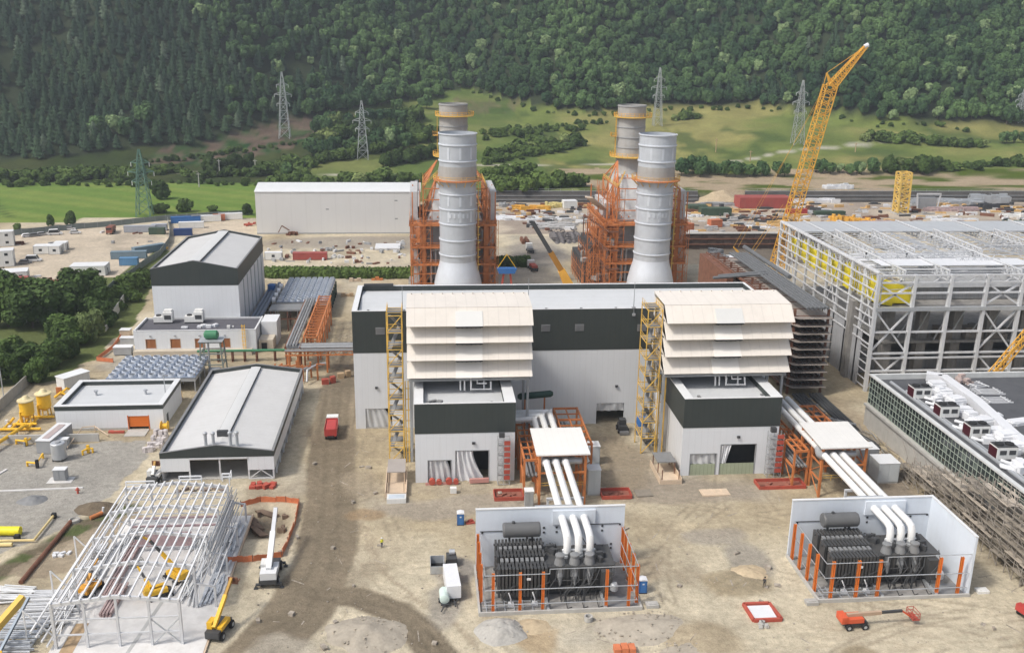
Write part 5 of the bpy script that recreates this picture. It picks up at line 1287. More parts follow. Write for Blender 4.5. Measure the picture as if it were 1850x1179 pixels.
for k in range(9): m.rbox(x+rd.uniform(-1.4, 1.4), y+rd.uniform(-1.2, 1.2), zr+(k//4)*.6, 1.2, .9, .6, rd.random())
solo(m, 'pallet_heap', M('pinkish_boxes', (.45,.36,.33), .8, var=.25), 'heap of pinkish brown boxes on the dark roof by the hall', 'pile', (x, y, zr))
for k, (px, py, L, a) in enumerate(((1790, 712, 6, -.1), (1805, 728, 6, .0), (1770, 700, 4, .3))):
    x, y = at_roof(px, py); m = MB()
    for i in range(4): m.rbox(x, y+i*.9, zr, L, .2, .25, a)
    m.rbox(x-L/3, y+1.3, zr+.25, .2, 3.4, .2, a); m.rbox(x+L/3, y+1.3, zr+.25, .2, 3.4, .2, a)
    solo(m, 'frame_section', STEELW, ['white open frame lying on the dark roof, middle one', 'white open frame on the dark roof nearest the wrapped ducts', 'small tilted white open frame on the dark roof'][k], 'frame', (x, y, zr))
# scaffolding along the glass side
t = thing('facade_scaffold', 'long weathered scaffold with timber decks along the glazed building', 'scaffold', (90, 119, 0))
sx0, sx1, sy0, sy1 = 90.2, 93.4, 112.0, 163.0
m = MB()
ys = np.arange(sy0, sy1+.1, 2.1)
for i, y in enumerate(ys):
    top = max(2.5, min(11.0, 2.6+(160-y)*.33))
    for x in (sx0, (sx0+sx1)/2, sx1): m.bar((x, y, 0), (x, y, top+.9), .11)
    for z in np.arange(1.9, top+.1, 1.9): m.bar((sx0, y, z), (sx1, y, z), .08)
for z in np.arange(1.9, 11.2, 1.75):
    ye = sy1-(z-1.9)*3.0
    for x in (sx0, sx1):
        m.bar((x, sy0, z), (x, ye, z), .09); m.bar((x, sy0, z+.95), (x, ye, z+.95), .07)
for i in range(0, len(ys)-2, 2):
    for z in (0, 1.9*2): m.bar((sx0, ys[i], z), (sx0, ys[i+2], z+3.8), .08)
m.build('tube_frame', M('rusty_tube', (.30,.27,.235), .7, var=.3), t)
wd = M('weathered_planks', (.25,.22,.18), .9, var=.3)
rr = random.Random(9)
for k, z in enumerate(np.arange(1.9, 11.2, 1.75)):
    ye = sy1-(z-1.9)*3.0
    m = MB(); y = sy0
    while y < ye-.5:
        l = min(rr.uniform(2.5, 4.2), ye-y)
        for j in range(6):
            if rr.random() < .62: m.rbox(sx0-.1+j*.66, y+l/2, z+.06+rr.random()*.12, .6, l-.06, .07, rr.uniform(-.03, .03))
        y += l
    m.build('plank_deck', [wd, M('paler_planks', (.40,.35,.29), .9, var=.3)][k % 2], t)
    m = MB(); m.box(sx0-.16, sx0-.1, sy0, ye, z+.1, z+.26); m.build('toe_board', wd, t)
    m = MB()
    for q in range(max(0, int((ye-sy0)/1.6))): a = sy0+rr.random()*(ye-sy0-3); m.bar((sx0-.3+rr.random()*3.4, a, z+.2), (sx0-.3+rr.random()*3.4, a+rr.uniform(1.5, 3.6), z+rr.uniform(.1, 1.7)), .12, .05)
    m.build('deck_litter', M('paler_planks', (.40,.35,.29), .9, var=.3) if k % 2 else wd, t)
t = thing('timber_pile', 'loose planks and tubes heaped along the scaffold foot', 'pile', (90, 165, 0))
m = MB()
for k in range(46): a = rr.uniform(1.2, 1.9); x = rr.uniform(88.5, 93.6); y = rr.uniform(158, 184); m.rbox(x, y, rr.uniform(0, 1.2), rr.uniform(2, 5), .28, .1, a)
m.build('plank', wd, t)
m = MB()
for k in range(16): x = rr.uniform(88, 93); y = rr.uniform(160, 182); m.bar((x, y, .3+rr.random()), (x+rr.uniform(-.6, .6), y+rr.uniform(2, 5), .3+rr.random()*1.5), .1)
m.build('tube', GALV, t)
m = MB()
for k in range(6): m.bar((88.3, 160+k*2.2, .2), (89.2, 163.4+k*2.2, 1.8), .14)
m.build('yellow_brace', YEL2, t)

# ================================================================== TALL PIPE RACK BETWEEN HALL AND SKELETON
rx0, rx1, ry0, ry1 = 84.5, 92.5, 206.0, 266.0
t = thing('pipe_rack', 'tall many levelled pipe rack with rusty sides between the hall and skeleton', 'pipe rack', ((rx0+rx1)/2, ry0, 0))
m = MB()
for y in np.arange(ry0, ry1+.1, 6.0):
    for x in (rx0, rx1): m.bar((x, y, 0), (x, y, 20.5), .5)
    for z in np.arange(2.2, 20.6, 1.85): m.bar((rx0, y, z), (rx1, y, z), .26, .4)
m.build('portal_frame', RUST, t)
lv = np.arange(2.2, 20.6, 1.85)
for k, z in enumerate(lv):
    m = MB(); m.box(rx0-1.0, rx1-.4, ry0-2.2, ry1, z+.05, z+.14) if False else m.extr([(rx0-1.6, ry0+1.6, z), (rx0+.2, ry0-2.4, z), (rx1+.3, ry0-2.4, z), (rx1+.3, ry1, z), (rx0-1.6, ry1, z)], (0, 0, .08))
    m.build('cable_tray', M('brown_grey_tray', (.27,.235,.21), .6, var=.25), t)
    if k < len(lv)-1:
        m = MB()
        for i in range(5): m.tube([(rx0+1.4+i*1.4, ry0-1.2, z+.45), (rx0+1.4+i*1.4, ry1, z+.45)], .24, 6)
        m.build('pipe_bundle', M('brown_dark_pipe', (.10,.08,.07), .6, var=.4), t)
    m = MB(); m.bar((rx0-1.6, ry0+1.6, z+.9), (rx0-1.6, ry1, z+.9), .12); m.bar((rx0-1.6, ry0+1.6, z), (rx0-1.6, ry1, z), .25)
    m.build('side_rail', RUST, t)
m = MB()
for i in range(6): m.tube([(rx0+2.2+i*.95, ry0-2, 21.3), (rx0+2.2+i*.95, ry1-8, 21.3), (rx0+2.0+i*.95, ry1-4, 21.3)], .34, 8)
m.tube([(rx1-.5, ry0+24, 22.2), (rx1-.5, ry1, 22.2)], .6, 8); m.tube([(74, 236, 20.6), (rx0+4, 236, 21.6)], .4, 10); m.tube([(76, 238, 20.6), (rx0+4, 238, 21.6)], .4, 10); m.build('top_pipe', M('dark_blue_grey_pipe', (.135,.14,.145), .5, metal=.1, var=.25, scale=.8), t)
m = MB()
for y in np.arange(ry0+10, ry1, 2.2): m.bar((rx0-3.5, y, 20.6), (rx0+.2, y, 20.6), .25)
m.bar((rx0-3.5, ry0+9, 20.6), (rx0-3.5, ry1, 20.6), .4); m.build('rusty_bracket', RUST, t)
m = MB(); m.box(rx0-5.5, rx0-3.75, ry0+34, ry1, 12, 20.4); m.build('rusty_gallery', RUST, t)
for k, (o, lb) in enumerate(((0, 'dark pipe run on the ground leading from the tall pipe rack'), (1, 'second dark pipe run on the ground nearer the glass wall'))):
    t = thing('ground_pipe', lb, 'pipe', (88, 190, 0))
    m = MB()
    for i in range(4): m.tube([(85.2+o*4+i*.8, 204, .6), (85.2+o*4+i*.8, 176-o*3, .6)], .34, 8)
    m.build('pipe', DGREY, t); m = MB()
    for y in np.arange(178, 204, 4): m.box(84.6+o*4, 88.2+o*4, y, y+.4, 0, .3)
    m.bar((84.2, 190+o*3, 1.2), (91.5, 184+o*3, 1.2), .3) if o == 0 else None
    m.build('sleeper', GALV, t)
# ================================================================== BUILDINGS OF THE WEST SIDE
def gable(nm, label, x0, x1, y0, y1, ze, zr, zband, zpar, monitor, holes=(), floorless=False, front_open=None):
    """gabled shed, ridge along Y, with a dark parapet band all round"""
    t = thing(nm, label, 'building', ((x0+x1)/2, y0, 0)); xm = (x0+x1)/2; th = .3
    m = MB(); wallx(m, x0, x1, y0, y0+th, 0 if not front_open else front_open[2], zband, holes); m.build('wall', WHITE, t)
    m = MB(); wallx(m, x0, x1, y1-th, y1, 0, zband); b = 0 if not front_open else front_open[2]
    wally(m, y0+th, y1-th, x0, x0+th, 0, zband); wally(m, y0+th, y1-th, x1-th, x1, b, zband); m.build('side_wall', WHITEZ, t)
    e = .06
    m = MB()
    for ya, yb in ((y0-e, y0+th), (y1-th, y1+e)):
        m.extr([(x0-e, ya, zband), (x1+e, ya, zband), (x1+e, ya, ze), (xm, ya, zr), (x0-e, ya, ze)], (0, yb-ya, 0))
    m.box(x0-e, x0+th, y0+th, y1-th, zband, ze); m.box(x1-th, x1+e, y0+th, y1-th, zband, ze); m.build('upper_cladding', DARK, t)
    m = MB(); c = .28
    m.box(x0-.1, x0+c+.1, y0+th+.01, y1-th-.01, ze+.003, ze+.1); m.box(x1-c-.1, x1+.1, y0+th+.01, y1-th-.01, ze+.003, ze+.1)
    for ya, yb in ((y0-.1, y0+th), (y1-th, y1+.1)):
        m.slab((x0-.1, ya, ze+.1), (xm, ya, zr+.1), (xm, yb, zr+.1), (x0-.1, yb, ze+.1), .095); m.slab((xm, ya, zr+.1), (x1+.1, ya, ze+.1), (x1+.1, yb, ze+.1), (xm, yb, zr+.1), .095)
    m.build('parapet_cap', MID, t)
    m = MB(); p = zpar
    m.slab((x0+th+.01, y0+th+.01, ze-p), (xm, y0+th+.01, zr-p), (xm, y1-th-.01, zr-p), (x0+th+.01, y1-th-.01, ze-p), .15)
    m.slab((xm, y0+th+.01, zr-p), (x1-th-.01, y0+th+.01, ze-p), (x1-th-.01, y1-th-.01, ze-p), (xm, y1-th-.01, zr-p), .15)
    m.build('roof', ROOFX, t)
    if monitor:
        w = monitor; m = MB()
        m.extr([(xm-w, y0+monitor_start[0], zr-p-.12), (xm+w, y0+monitor_start[0], zr-p-.12), (xm+w, y0+monitor_start[0], zr-p+.34), (xm, y0+monitor_start[0], zr-p+.44), (xm-w, y0+monitor_start[0], zr-p+.34)], (0, y1-y0-monitor_start[0]-monitor_start[1], 0)); mo = m.build('ridge_monitor', M('ridge_sheet', (.56,.565,.56), .5, var=.04), t)
        m = MB(); m.box(xm+w, xm+w+.06, y0+monitor_start[0], y1-monitor_start[1], zr-p-.15, zr-p+.30); m.box(xm-w-.06, xm-w, y0+monitor_start[0], y1-monitor_start[1], zr-p-.15, zr-p+.28); m.build('monitor_louvre', DGREY, mo)
    return t
monitor_start = (1.0, 1.0)
tw = gable('boiler_tower_building', 'tall gabled building with deep charcoal band behind the low orange door block', -72, -49.6, 255, 297, 19.4, 21.6, 14.9, .5, 1.5)
m = MB()
for i in range(6): m.box(-49.6, -49.4, 262+i*6, 262.4+i*6, .1, 14.8)
m.build('downpipe', GALV, tw)
monitor_start = (6.5, .8)
ws = gable('workshop', 'low gabled workshop with four short roof vents and open front bay', -48.8, -28.3, 167.4, 213, 5.6, 7.0, 4.6, .75, 1.05,
           front_open=(0, 0, 1.9), holes=[(-43.6, -33.1, 1.9, 4.25)])
# workshop: open bays, columns, ventilators
m = MB(); m.box(-48.75, -43.9, 167.42, 167.6, .0, 1.9) ; m.build('lower_wall', WHITE, ws) if False else None
m = MB(); m.box(-43.6, -33.1, 167.46, 167.66, 1.9, 4.0) if False else m.box(-43.6, -33.1, 167.22, 167.36, 4.25, 4.55); m.build('door_lintel', STEELW, ws)
m = MB(); m.box(-43.5, -33.2, 167.3, 167.72, 1.88, 4.2); m.build('bay_opening', BLACK, ws) if False else None
m = MB(); m.box(-48.4, -28.7, 176, 176.3, .05, 4.4); m.build('inner_wall', M('inner_block', (.50,.40,.27), .8, var=.2), ws)
for x in (-43.7, -38.2, -33.0, -28.5):
    m = MB(); m.bar((x, 167.55, 0), (x, 167.55, 4.5), .28); m.build('column', STEELW, ws)
m = MB()
for a, b in ((-33, -30.75), (-30.75, -28.5)): m.bar((a, 167.5, .1 if a < -31 else 1.85), (b, 167.5, 1.85 if a < -31 else .1), .16)
m.bar((-33, 167.5, .12), (-28.5, 167.5, .12), .25); m.build('brace', STEELW, ws)
m = MB()
for y in np.arange(170, 213, 4.7): m.bar((-28.35, y, 0), (-28.35, y, 1.9), .3)
for y in np.arange(170, 208, 9.4): m.bar((-28.35, y, .1), (-28.35, y+4.7, 1.8), .12)
m.build('side_column', STEELW, ws)
for k, (x, y) in enumerate(((-40.9, 169.6), (-39.5, 169.6), (-36.4, 169.6), (-35.2, 169.6))):
    m = MB(); m.lathe(x, y, [(.3, 5.6), (.3, 8.2), (.42, 8.25), (.42, 8.6), (.2, 8.75)], 12); m.build('roof_vent', GALV, ws)
m = MB(); m.box(-39.6, -37.6, 173.2, 174.0, 6.2, 7.3); m.build('roof_box', DGREY, ws)
m = MB(); m.box(-48.7, -28.4, 167.7, 212.7, .0, .1); m.build('floor', CONC, ws)

ax = thing('electrical_block', 'low white block with four brown louvre doors and dark roof before the tall gabled building', 'building', (-59, 242.5, 0))
x0, x1, y0, y1, zt = -74.2, -43.6, 242.5, 254.7, 6.2
m = MB(); wallx(m, x0, x1, y0, y0+.3, 0, zt, [(x0+2.9+k*6.15+(0 if k < 3 else .2), x0+5.3+k*6.15+(0 if k < 3 else .2), 1.5, 4.0) for k in range(4)]); m.build('wall', WHITE, ax)
m = MB(); m.box(x0, x1, y1-.3, y1, 0, zt); m.box(x0, x0+.3, y0+.3, y1-.3, 0, zt); m.box(x1-.3, x1, y0+.3, y1-.3, 0, zt); m.build('side_wall', WHITEZ, ax)
for k in range(4):
    a = x0+2.9+k*6.15+(0 if k < 3 else .2); m = MB(); m.box(a+.02, a+2.38, y0+.12, y0+.2, 1.5, 4.0); m.box(a+1.17, a+1.23, y0+.08, y0+.12, 1.5, 4.0); m.build('louvre_door', CONDF, ax)
    m = MB(); m.box(a-.12, a, y0-.04, y0+.1, 1.4, 4.1); m.box(a+2.4, a+2.52, y0-.04, y0+.1, 1.4, 4.1); m.build('door_frame', M('sand_frame', (.55,.40,.28), .6), ax)
    m = MB(); m.box(a+1.0, a+1.4, y0-.25, y0-.01, 4.7, 5.0); m.build('lamp', GREY, ax)
m = MB(); m.box(x0+.31, x1-.31, y0+.31, y1-.31, zt-.9, zt-.45); m.build('roof', M('dark_purple_roof', (.085,.085,.10), .8, var=.15, dirt=.15), ax)
m = MB(); m.box(x0-.06, x1+.06, y0-.06, y0+.36, zt+.003, zt+.12); m.box(x1-.36, x1+.06, y0+.37, y1, zt+.003, zt+.12); m.box(x0-.06, x0+.36, y0+.37, y1, zt+.003, zt+.12); m.build('parapet_cap', CAP, ax)
m = MB(); m.box(x0, x1-1, y0-1.9, y0-.02, 0, 1.35) ; m.build('plinth_ledge', M('sandy_concrete', (.52,.46,.37), .85, var=.12), ax)
m = MB()
for xx in (-46.9, -46.2): m.bar((xx, y0-.5, 0), (xx, y0-.5, zt+1.6), .12)
for z in np.arange(.5, zt+1.5, .5): m.bar((-46.9, y0-.5, z), (-46.2, y0-.5, z), .08)
for z in np.arange(2.5, zt+1.5, 1.0): m.bar((-47.1, y0-1.0, z), (-46.0, y0-1.0, z), .08)
m.build('ladder', YEL2, ax)
for k in range(2):
    x, y = (-68.5, 251.5) if k == 0 else (-60.6, 251.5); z = zt-.45
    t = thing('rooftop_air_unit', 'white rooftop air unit %s' % ('standing nearer the outer end of the dark roof' if k == 0 else 'standing mid roof next to the white wrapped bundle'), 'air unit', (x, y, z), group='rooftop units on the dark roof')
    m = MB(); m.box(x-.2, x+2.2, y-1.2, y+1.2, z+.4, z+3.0); m.box(x-2.6, x-.203, y-1.2, y+1.2, z+.4, z+1.9); m.box(x, x+2.0, y-.5, y+1.1, z+3.003, z+3.5); m.build('casing', WHTC, t)
    m = MB(); m.box(x+.2, x+1.9, y-1.26, y-1.2, z+1.2, z+2.3); m.build('louvre', DGREY, t)
    m = MB(); m.lathe(x-1.5, y+.1, [(.7, z+1.9), (.7, z+2.15)], 14); m.build('fan', BLACK, t)
    m = MB(); m.box(x-2.6, x+2.2, y-1.1, y-.85, z, z+.4); m.box(x-2.6, x+2.2, y+.85, y+1.1, z, z+.4); m.build('skid', DGREY, t)
m = MB()
for k in range(6): m.rbox(-58.6+k*.75+.2*(k % 2), 246.6+.4*(k % 3), zt-.45, 1.0, 1.3, .5+.2*(k % 2), k*.5)
solo(m, 'wrapped_bundle', TARP, 'white plastic wrapped bundle lying on the dark block roof', 'bundle', (-56.8, 246.8, zt-.45))
m = MB(); m.rbox(-62.3, 246.3, zt-.45, 1.6, .9, .4); solo(m, 'roof_slab', TARP, 'small white slab on the dark roof before the middle air unit', 'panel', (-62.3, 246.3, zt-.45))
m = MB(); m.rbox(-51, 245.8, zt-.45, .8, .8, .7); m.rbox(-50, 246.5, zt-.45, .4, .4, .4); solo(m, 'roof_vent', WHTC, 'little white vent box on the dark roof near the yellow ladder', 'vent', (-51, 246, zt-.45))
t = thing('service_block', 'small pale block with a dark doorway attached beside the yellow ladder end', 'building', (-41, 248, 0))
m = MB(); m.box(-43.2, -39.2, 249, 256, 0, 6.4); m.build('upper_block', WHITEZ, t); m = MB(); m.box(-43.3, -39.6, 244.2, 248.9, 0, 2.9); m.build('lower_block', M('sandy_concrete', (.52,.46,.37), .85, var=.12), t); m = MB(); m.box(-42.6, -41.2, 244.1, 244.19, 0.05, 2.1); m.build('doorway', BLACK, t)

# flat roofed gas building with orange roller door
x0, x1, y0, y1, zt = -76.2, -54.6, 192.6, 208.2, 5.4
t = thing('gas_station_building', 'low white building with bright orange roller door and white roof rim', 'building', ((x0+x1)/2, y0, 0))
m = MB(); wallx(m, x0, x1, y0, y0+.3, 0, 4.5, [(-61.7, -57.7, 0, 3.0)]); m.build('wall', WHITE, t)
m = MB(); m.box(x0, x1, y1-.3, y1, 0, 4.5); m.box(x0, x0+.3, y0+.3, y1-.3, 0, 4.5); m.box(x1-.3, x1, y0+.3, y1-.3, 0, 4.5); m.build('side_wall', WHITEZ, t)
e = .07
m = MB(); m.box(x0-e, x1+e, y0-e, y0+.3, 4.5, zt); m.box(x0-e, x1+e, y1-.3, y1+e, 4.5, zt); m.box(x0-e, x0+.3, y0+.3, y1-.3, 4.5, zt); m.box(x1-.3, x1+e, y0+.3, y1-.3, 4.5, zt)
m.box(x0+.95, x0+1.0, y0+.9, y1-1, 4.2, zt); m.box(x1-1, x1-.95, y0+.9, y1-1, 4.2, zt); m.box(x0+.95, x1-.95, y1-1, y1-.95, 4.2, zt); m.build('dark_fascia', DARK, t)
m = MB(); c = 1.0
m.box(x0-.12, x1+.12, y0-.12, y0+c-.12, zt+.003, zt+.13); m.box(x0-.12, x1+.12, y1-c+.12, y1+.12, zt+.003, zt+.13); m.box(x0-.12, x0+c, y0+c-.12, y1-c+.12, zt+.003, zt+.13); m.box(x1-c, x1+.12, y0+c-.12, y1-c+.12, zt+.003, zt+.13); m.build('parapet_cap', CAP, t)
m = MB(); m.box(x0+.31, x1-.31, y0+.31, y1-.31, 4.2, 4.6); m.build('roof', ROOF, t)
m = MB(); m.box(-61.65, -57.75, y0+.12, y0+.22, .6, 3.0); m.build('roller_door', ODOOR, t)
m = MB(); m.box(-61.9, -61.7, y0-.05, y0+.1, 0, 3.15); m.box(-57.7, -57.5, y0-.05, y0+.1, 0, 3.15); m.build('door_frame', ODOOR, t)
for x in (-70.5, -60.2): m = MB(); m.lathe(x, 201, [(.25, 4.6), (.25, 5.4), (.45, 5.45), (.45, 5.7)], 10); m.build('roof_vent', GALV, t)
m = MB(); m.box(x1-.02, x1+.05, 195, 196.3, 0, 2.3); m.build('side_door', DGREY, t)
m = MB(); m.box(x0+.5, x1-7.5, y0-.06, y0-.005, 0, .5); m.build('plinth', CONC, t)
m = MB(); m.rbox(-59.7, 190.6, 0, 4.2, 3.6, .15); solo(m, 'concrete_apron', CONC, 'pale concrete apron before the orange roller door', 'apron', (-59.7, 190.6, 0))
m = MB(); m.rbox(-63.5, 190.8, 0, 2.6, .5, .5); m.rbox(-65, 191.2, 0, .9, .9, .4); solo(m, 'pallet', REDB, 'red pallets lying left of the orange roller door', 'pallets', (-63.5, 190.8, 0))
# yard retaining wall and slanting perimeter walls
t = thing('yard_wall', 'low grey concrete wall between gravel yard and orange door building', 'wall', (-88, 187, 0))
m = MB(); m.box(-150, -66, 186.6, 187.0, 0, 1.7); m.build('wall_run', CONC, t)
t = thing('perimeter_wall', 'grey precast wall running diagonally past the yellow filter vessels', 'wall', (-88, 210, 0))
pA, pB = G(-60, 800), G(62, 684)
m = MB(); n = 14
for k in range(n):
    a = pA.lerp(pB, k/n); b = pA.lerp(pB, (k+.96)/n); m.extr([(a.x, a.y, 0), (b.x, b.y, 0), (b.x+.2, b.y, 0), (a.x+.2, a.y, 0)], (0, 0, 2.6))
m.build('wall_panel', CONCD if False else M('precast', (.36,.345,.31), .85, var=.12, dirt=.3), t)
for k, (pa, pb) in enumerate((((205, 577), (224, 548)), ((190, 598), (203, 581)))):
    a, b = G(*pa), G(*pb); m = MB(); m.extr([(a.x, a.y, 0), (b.x, b.y, 0), (b.x+.25, b.y, 0), (a.x+.25, a.y, 0)], (0, 0, 2.8 if k == 0 else 1.4))
    solo(m, 'wall_panel', CONC, ['upright pale wall panel at the edge of the dirt track by the trees', 'fallen pale wall panel near the trees below the upright one'][k], 'wall panel', (a.x, a.y, 0))
# pale cabins at the wall
t = thing('pump_house', 'white box shed beside the orange door building and its track', 'shed', (-80, 213, 0))
p = G(128, 700); m = MB(); m.rbox(p.x, p.y+2, 0, 6.5, 3.2, 2.6, .9); m.build('walls', WHTC, t); m = MB(); m.rbox(p.x, p.y+2, 2.603, 6.8, 3.5, .2, .9); m.build('roof', CAP, t)

# yellow filter vessels
for k, (px, py) in enumerate(((52, 765), (83, 752))):
    p = G(px, py); x, y = p.x, p.y
    t = thing('gas_filter', ['yellow gas filter vessel nearest the diagonal grey wall', 'yellow gas filter vessel nearer the orange door building'][k], 'vessel', (x, y, 0), group='yellow gas vessels')
    m = MB(); m.lathe(x, y, [(.6, 1.5), (1.25, 2.2), (1.4, 2.4), (1.4, 5.0), (1.2, 5.2)], 16); m.build('vessel', YEL2, t)
    m = MB(); m.lathe(x, y, [(1.7, 5.2), (1.7, 5.45), (.9, 5.7), (.4, 6.3)], 16); m.build('cap', M('cream_yellow', (.66,.56,.32), .5), t)
    m = MB()
    for a in range(4): m.bar((x+math.cos(a*1.57+.8)*1.3, y+math.sin(a*1.57+.8)*1.3, 0), (x+math.cos(a*1.57+.8)*1.1, y+math.sin(a*1.57+.8)*1.1, 2.4), .25)
    m.build('leg', YELLOW, t); m = MB(); m.tube([(x-1, y-1, .6), (x-1, y-1, 3.0), (x, y-1.2, 3.4)], .25, 8); m.tube([(x-2.6, y-1.4, .5), (x+2.2, y-1.4, .5)], .3, 8); m.build('pipe', YEL2, t)
t = thing('gas_pipework', 'low yellow valve pipework on the ground before the yellow vessels', 'pipework', (-93, 190, 0))
m = MB(); q = G(40, 772)
for k in range(4): m.tube([(q.x-3+k*1.6, q.y-2, .5), (q.x-3+k*1.6, q.y+2, .5), (q.x-2.4+k*1.6, q.y+2.5, 1.3)], .28, 8)
m.tube([(q.x-4, q.y-2, .5), (q.x+4.5, q.y-2, .5)], .3, 8); m.build('pipe', YEL2, t); m = MB()
for k in range(5): m.rbox(q.x-5+k*1.5, q.y-1+(k % 2)*2.4, 0, .6, .6, .9+.3*(k % 2))
m.build('valve', CAP, t)
t = thing('gas_pipework', 'orange and yellow valves beside the flat roofed building corner', 'pipework', (-80, 206, 0)); q = G(112, 720)
m = MB(); m.tube([(q.x-1.5, q.y, .4), (q.x, q.y, 1.6), (q.x+1.5, q.y, .5)], .3, 8); m.tube([(q.x-1, q.y+2, .4), (q.x+.6, q.y+2, 1.8), (q.x+2, q.y+3, .5)], .28, 8); m.build('pipe', YEL2, t); m = MB(); m.rbox(q.x-1.4, q.y+2.6, 0, 1.2, .5, 1.8); m.build('valve', ORANGE, t)
# gravel yard items
t = thing('gas_pipe', 'long yellow gas pipe crossing the grey gravel yard to the wall', 'pipe', (-90, 183, 0)); a, b = G(-40, 835), G(44, 782)
m = MB(); m.tube([(a.x, a.y, 1.2), (b.x, b.y, 1.5), (b.x+.2, b.y+1.0, 1.2), (b.x+.3, b.y+1.4, .2)], .38, 10); m.build('run', YEL2, t)
m = MB(); m.bar((a.x+6, a.y+7, 0), (a.x+6, a.y+7, 1), .3); m.bar((b.x-1, b.y-1, 0), (b.x-1, b.y-1, 1.2), .3); m.build('support', GREY, t)
for k, (p1, p2, p3, lb) in enumerate((((30, 802), (48, 805), (64, 795), 'short bent yellow pipe beside the long grey box'), ((150, 822), (160, 818), (168, 818), 'small yellow valve loop standing on the gravel'), ((50, 842), (68, 845), (78, 828), 'yellow valve assembly before the grey box and tank'))):
    A, B, C_ = G(*p1), G(*p2), G(*p3); t = thing('yellow_pipe_loop', lb, 'pipework', (A.x, A.y, 0))
    m = MB(); m.tube([(A.x, A.y, .1), (A.x, A.y, .9), (B.x, B.y, 1.0), (C_.x, C_.y, 1.0), (C_.x, C_.y, .1)], .22, 8); m.build('pipe', YEL2, t)
    m = MB(); m.rbox(B.x, B.y, .1, .5, .5, 1.6); m.build('valve', YEL2 if k < 2 else BLACK, t)
p = G(90, 815); t = thing('metering_container', 'long grey box with pale lid on the gravel yard', 'container', (p.x, p.y, 0))
m = MB(); m.rbox(p.x, p.y+3.2, .15, 2.9, 9.0, 2.6, -.12); m.build('body', GREY, t); m = MB(); m.rbox(p.x, p.y+3.2, 2.753, 3.0, 9.2, .12, -.12); m.build('lid', CAP, t); m = MB(); m.rbox(p.x, p.y+3.2, 2.875, 1.3, 7, .1, -.12); m.build('grille', M('pinkish_grey', (.40,.33,.32), .7), t); m = MB(); m.rbox(p.x, p.y+3.2, 0, 2.6, 8.6, .16, -.12); m.build('skid', DGREY, t)
p = G(108, 830); t = thing('storage_tank', 'round pale grey tank standing beside the long grey box', 'tank', (p.x, p.y, 0))
m = MB(); m.lathe(p.x, p.y, [(1.25, .35), (1.35, .45), (1.35, 3.5), (1.2, 3.65)], 20); m.build('shell', GALV, t); m = MB(); m.lathe(p.x, p.y, [(.55, 3.65), (.55, 3.85)], 14); m.build('hatch', GREY, t)
m = MB()
for a in range(4): m.bar((p.x+1.2*math.cos(a*1.57+.7), p.y+1.2*math.sin(a*1.57+.7), 0), (p.x+1.2*math.cos(a*1.57+.7), p.y+1.2*math.sin(a*1.57+.7), .6), .25)
m.build('leg', DGREY, t)
p = G(116, 808); cabinet('switch_cabinet', p.x, p.y, 1.9, 1.3, 1.9, GALV, 'small pale cabinet directly behind the round grey tank', 'cabinet')
p = G(111, 866); cabinet('switch_cabinet', p.x, p.y, 2.2, 1.4, 2.2, GREY, 'grey cabinet on its own white slab in the gravel yard', 'cabinet')
m = MB(); m.rbox(p.x, p.y-.2, 0, 4.4, 2.6, .04); solo(m, 'concrete_pad', SLABW, 'white slab under the grey cabinet in the gravel yard', 'slab', (p.x, p.y, 0))
t = thing('vent_pipe', 'thin pale curved pipe line on the gravel before the low wall', 'pipe', (-70, 184, 0)); A = [G(*q) for q in ((122, 812), (150, 782), (172, 780), (196, 790))]
m = MB(); m.tube([(a.x, a.y, .5+(.8 if 0 < i < 3 else 0)) for i, a in enumerate(A)], .11, 6); m.build('run', PALEWOOD, t)
m = MB(); m.tube([(A[2].x, A[2].y, 0), (A[2].x, A[2].y, 1.5)], .1, 6); m.build('support', PALEWOOD, t)
for k, (q0, q1, lb) in enumerate((((-60, 890), (150, 881), 'long pale kerb strip across the gravel yard'), ((12, 848), (-40, 880), 'short pale kerb strip near the long yellow pipe'))):
    a, b = G(*q0), G(*q1); m = MB(); m.bar((a.x, a.y, .08), (b.x, b.y, .08), .45, .2); solo(m, 'kerb_strip', SLABW, lb, 'kerb', (a.x, a.y, 0))
t = thing('red_post', 'small red hydrant post at the end of the pale kerb strip', 'hydrant', tuple(G(141, 891))); q = G(141, 891); m = MB(); m.lathe(q.x, q.y, [(.2, 0), (.2, .9), (.28, .95), (.1, 1.2)], 10); m.build('barrel', REDB, t); m = MB(); m.tube([(q.x-.4, q.y, .7), (q.x+.4, q.y, .7)], .12, 8); m.build('outlet', REDB, t)
m = MB(); q = G(60, 903)
def heap(cx, cy, rx, ry, h, seed, n=22, z0=-.05):
    mm = MB(); vs = []; fs = []
    for j in range(n+1):
        for i in range(n+1):
            u, v = i/n*2-1, j/n*2-1; r = math.hypot(u, v); a = math.atan2(v, u)
            rr_ = 1+.22*mnoise.noise(Vector((math.cos(a)*1.4, math.sin(a)*1.4, seed)))
            s = max(abs(u), abs(v)); k = (s/r if r > 1e-6 else 1); uu, vv = u*k, v*k; q_ = math.hypot(uu, vv)
            z = h*max(0, 1-q_**1.25)*(1+.35*mnoise.noise(Vector((uu*3, vv*3, seed+5))))+.05*mnoise.noise(Vector((uu*9, vv*9, seed)))*h
            vs.append((cx+uu*rx*rr_, cy+vv*ry*rr_, z0+z))
    for j in range(n):
        for i in range(n): a = j*(n+1)+i; fs.append((a, a+1, a+n+2, a+n+1))
    mm.add(vs, fs); return mm
solo(heap(q.x, q.y, 2.6, 2.0, .9, 1), 'gravel_heap', MID, 'small dark gravel heap on the grey yard', 'heap', (q.x, q.y, 0))

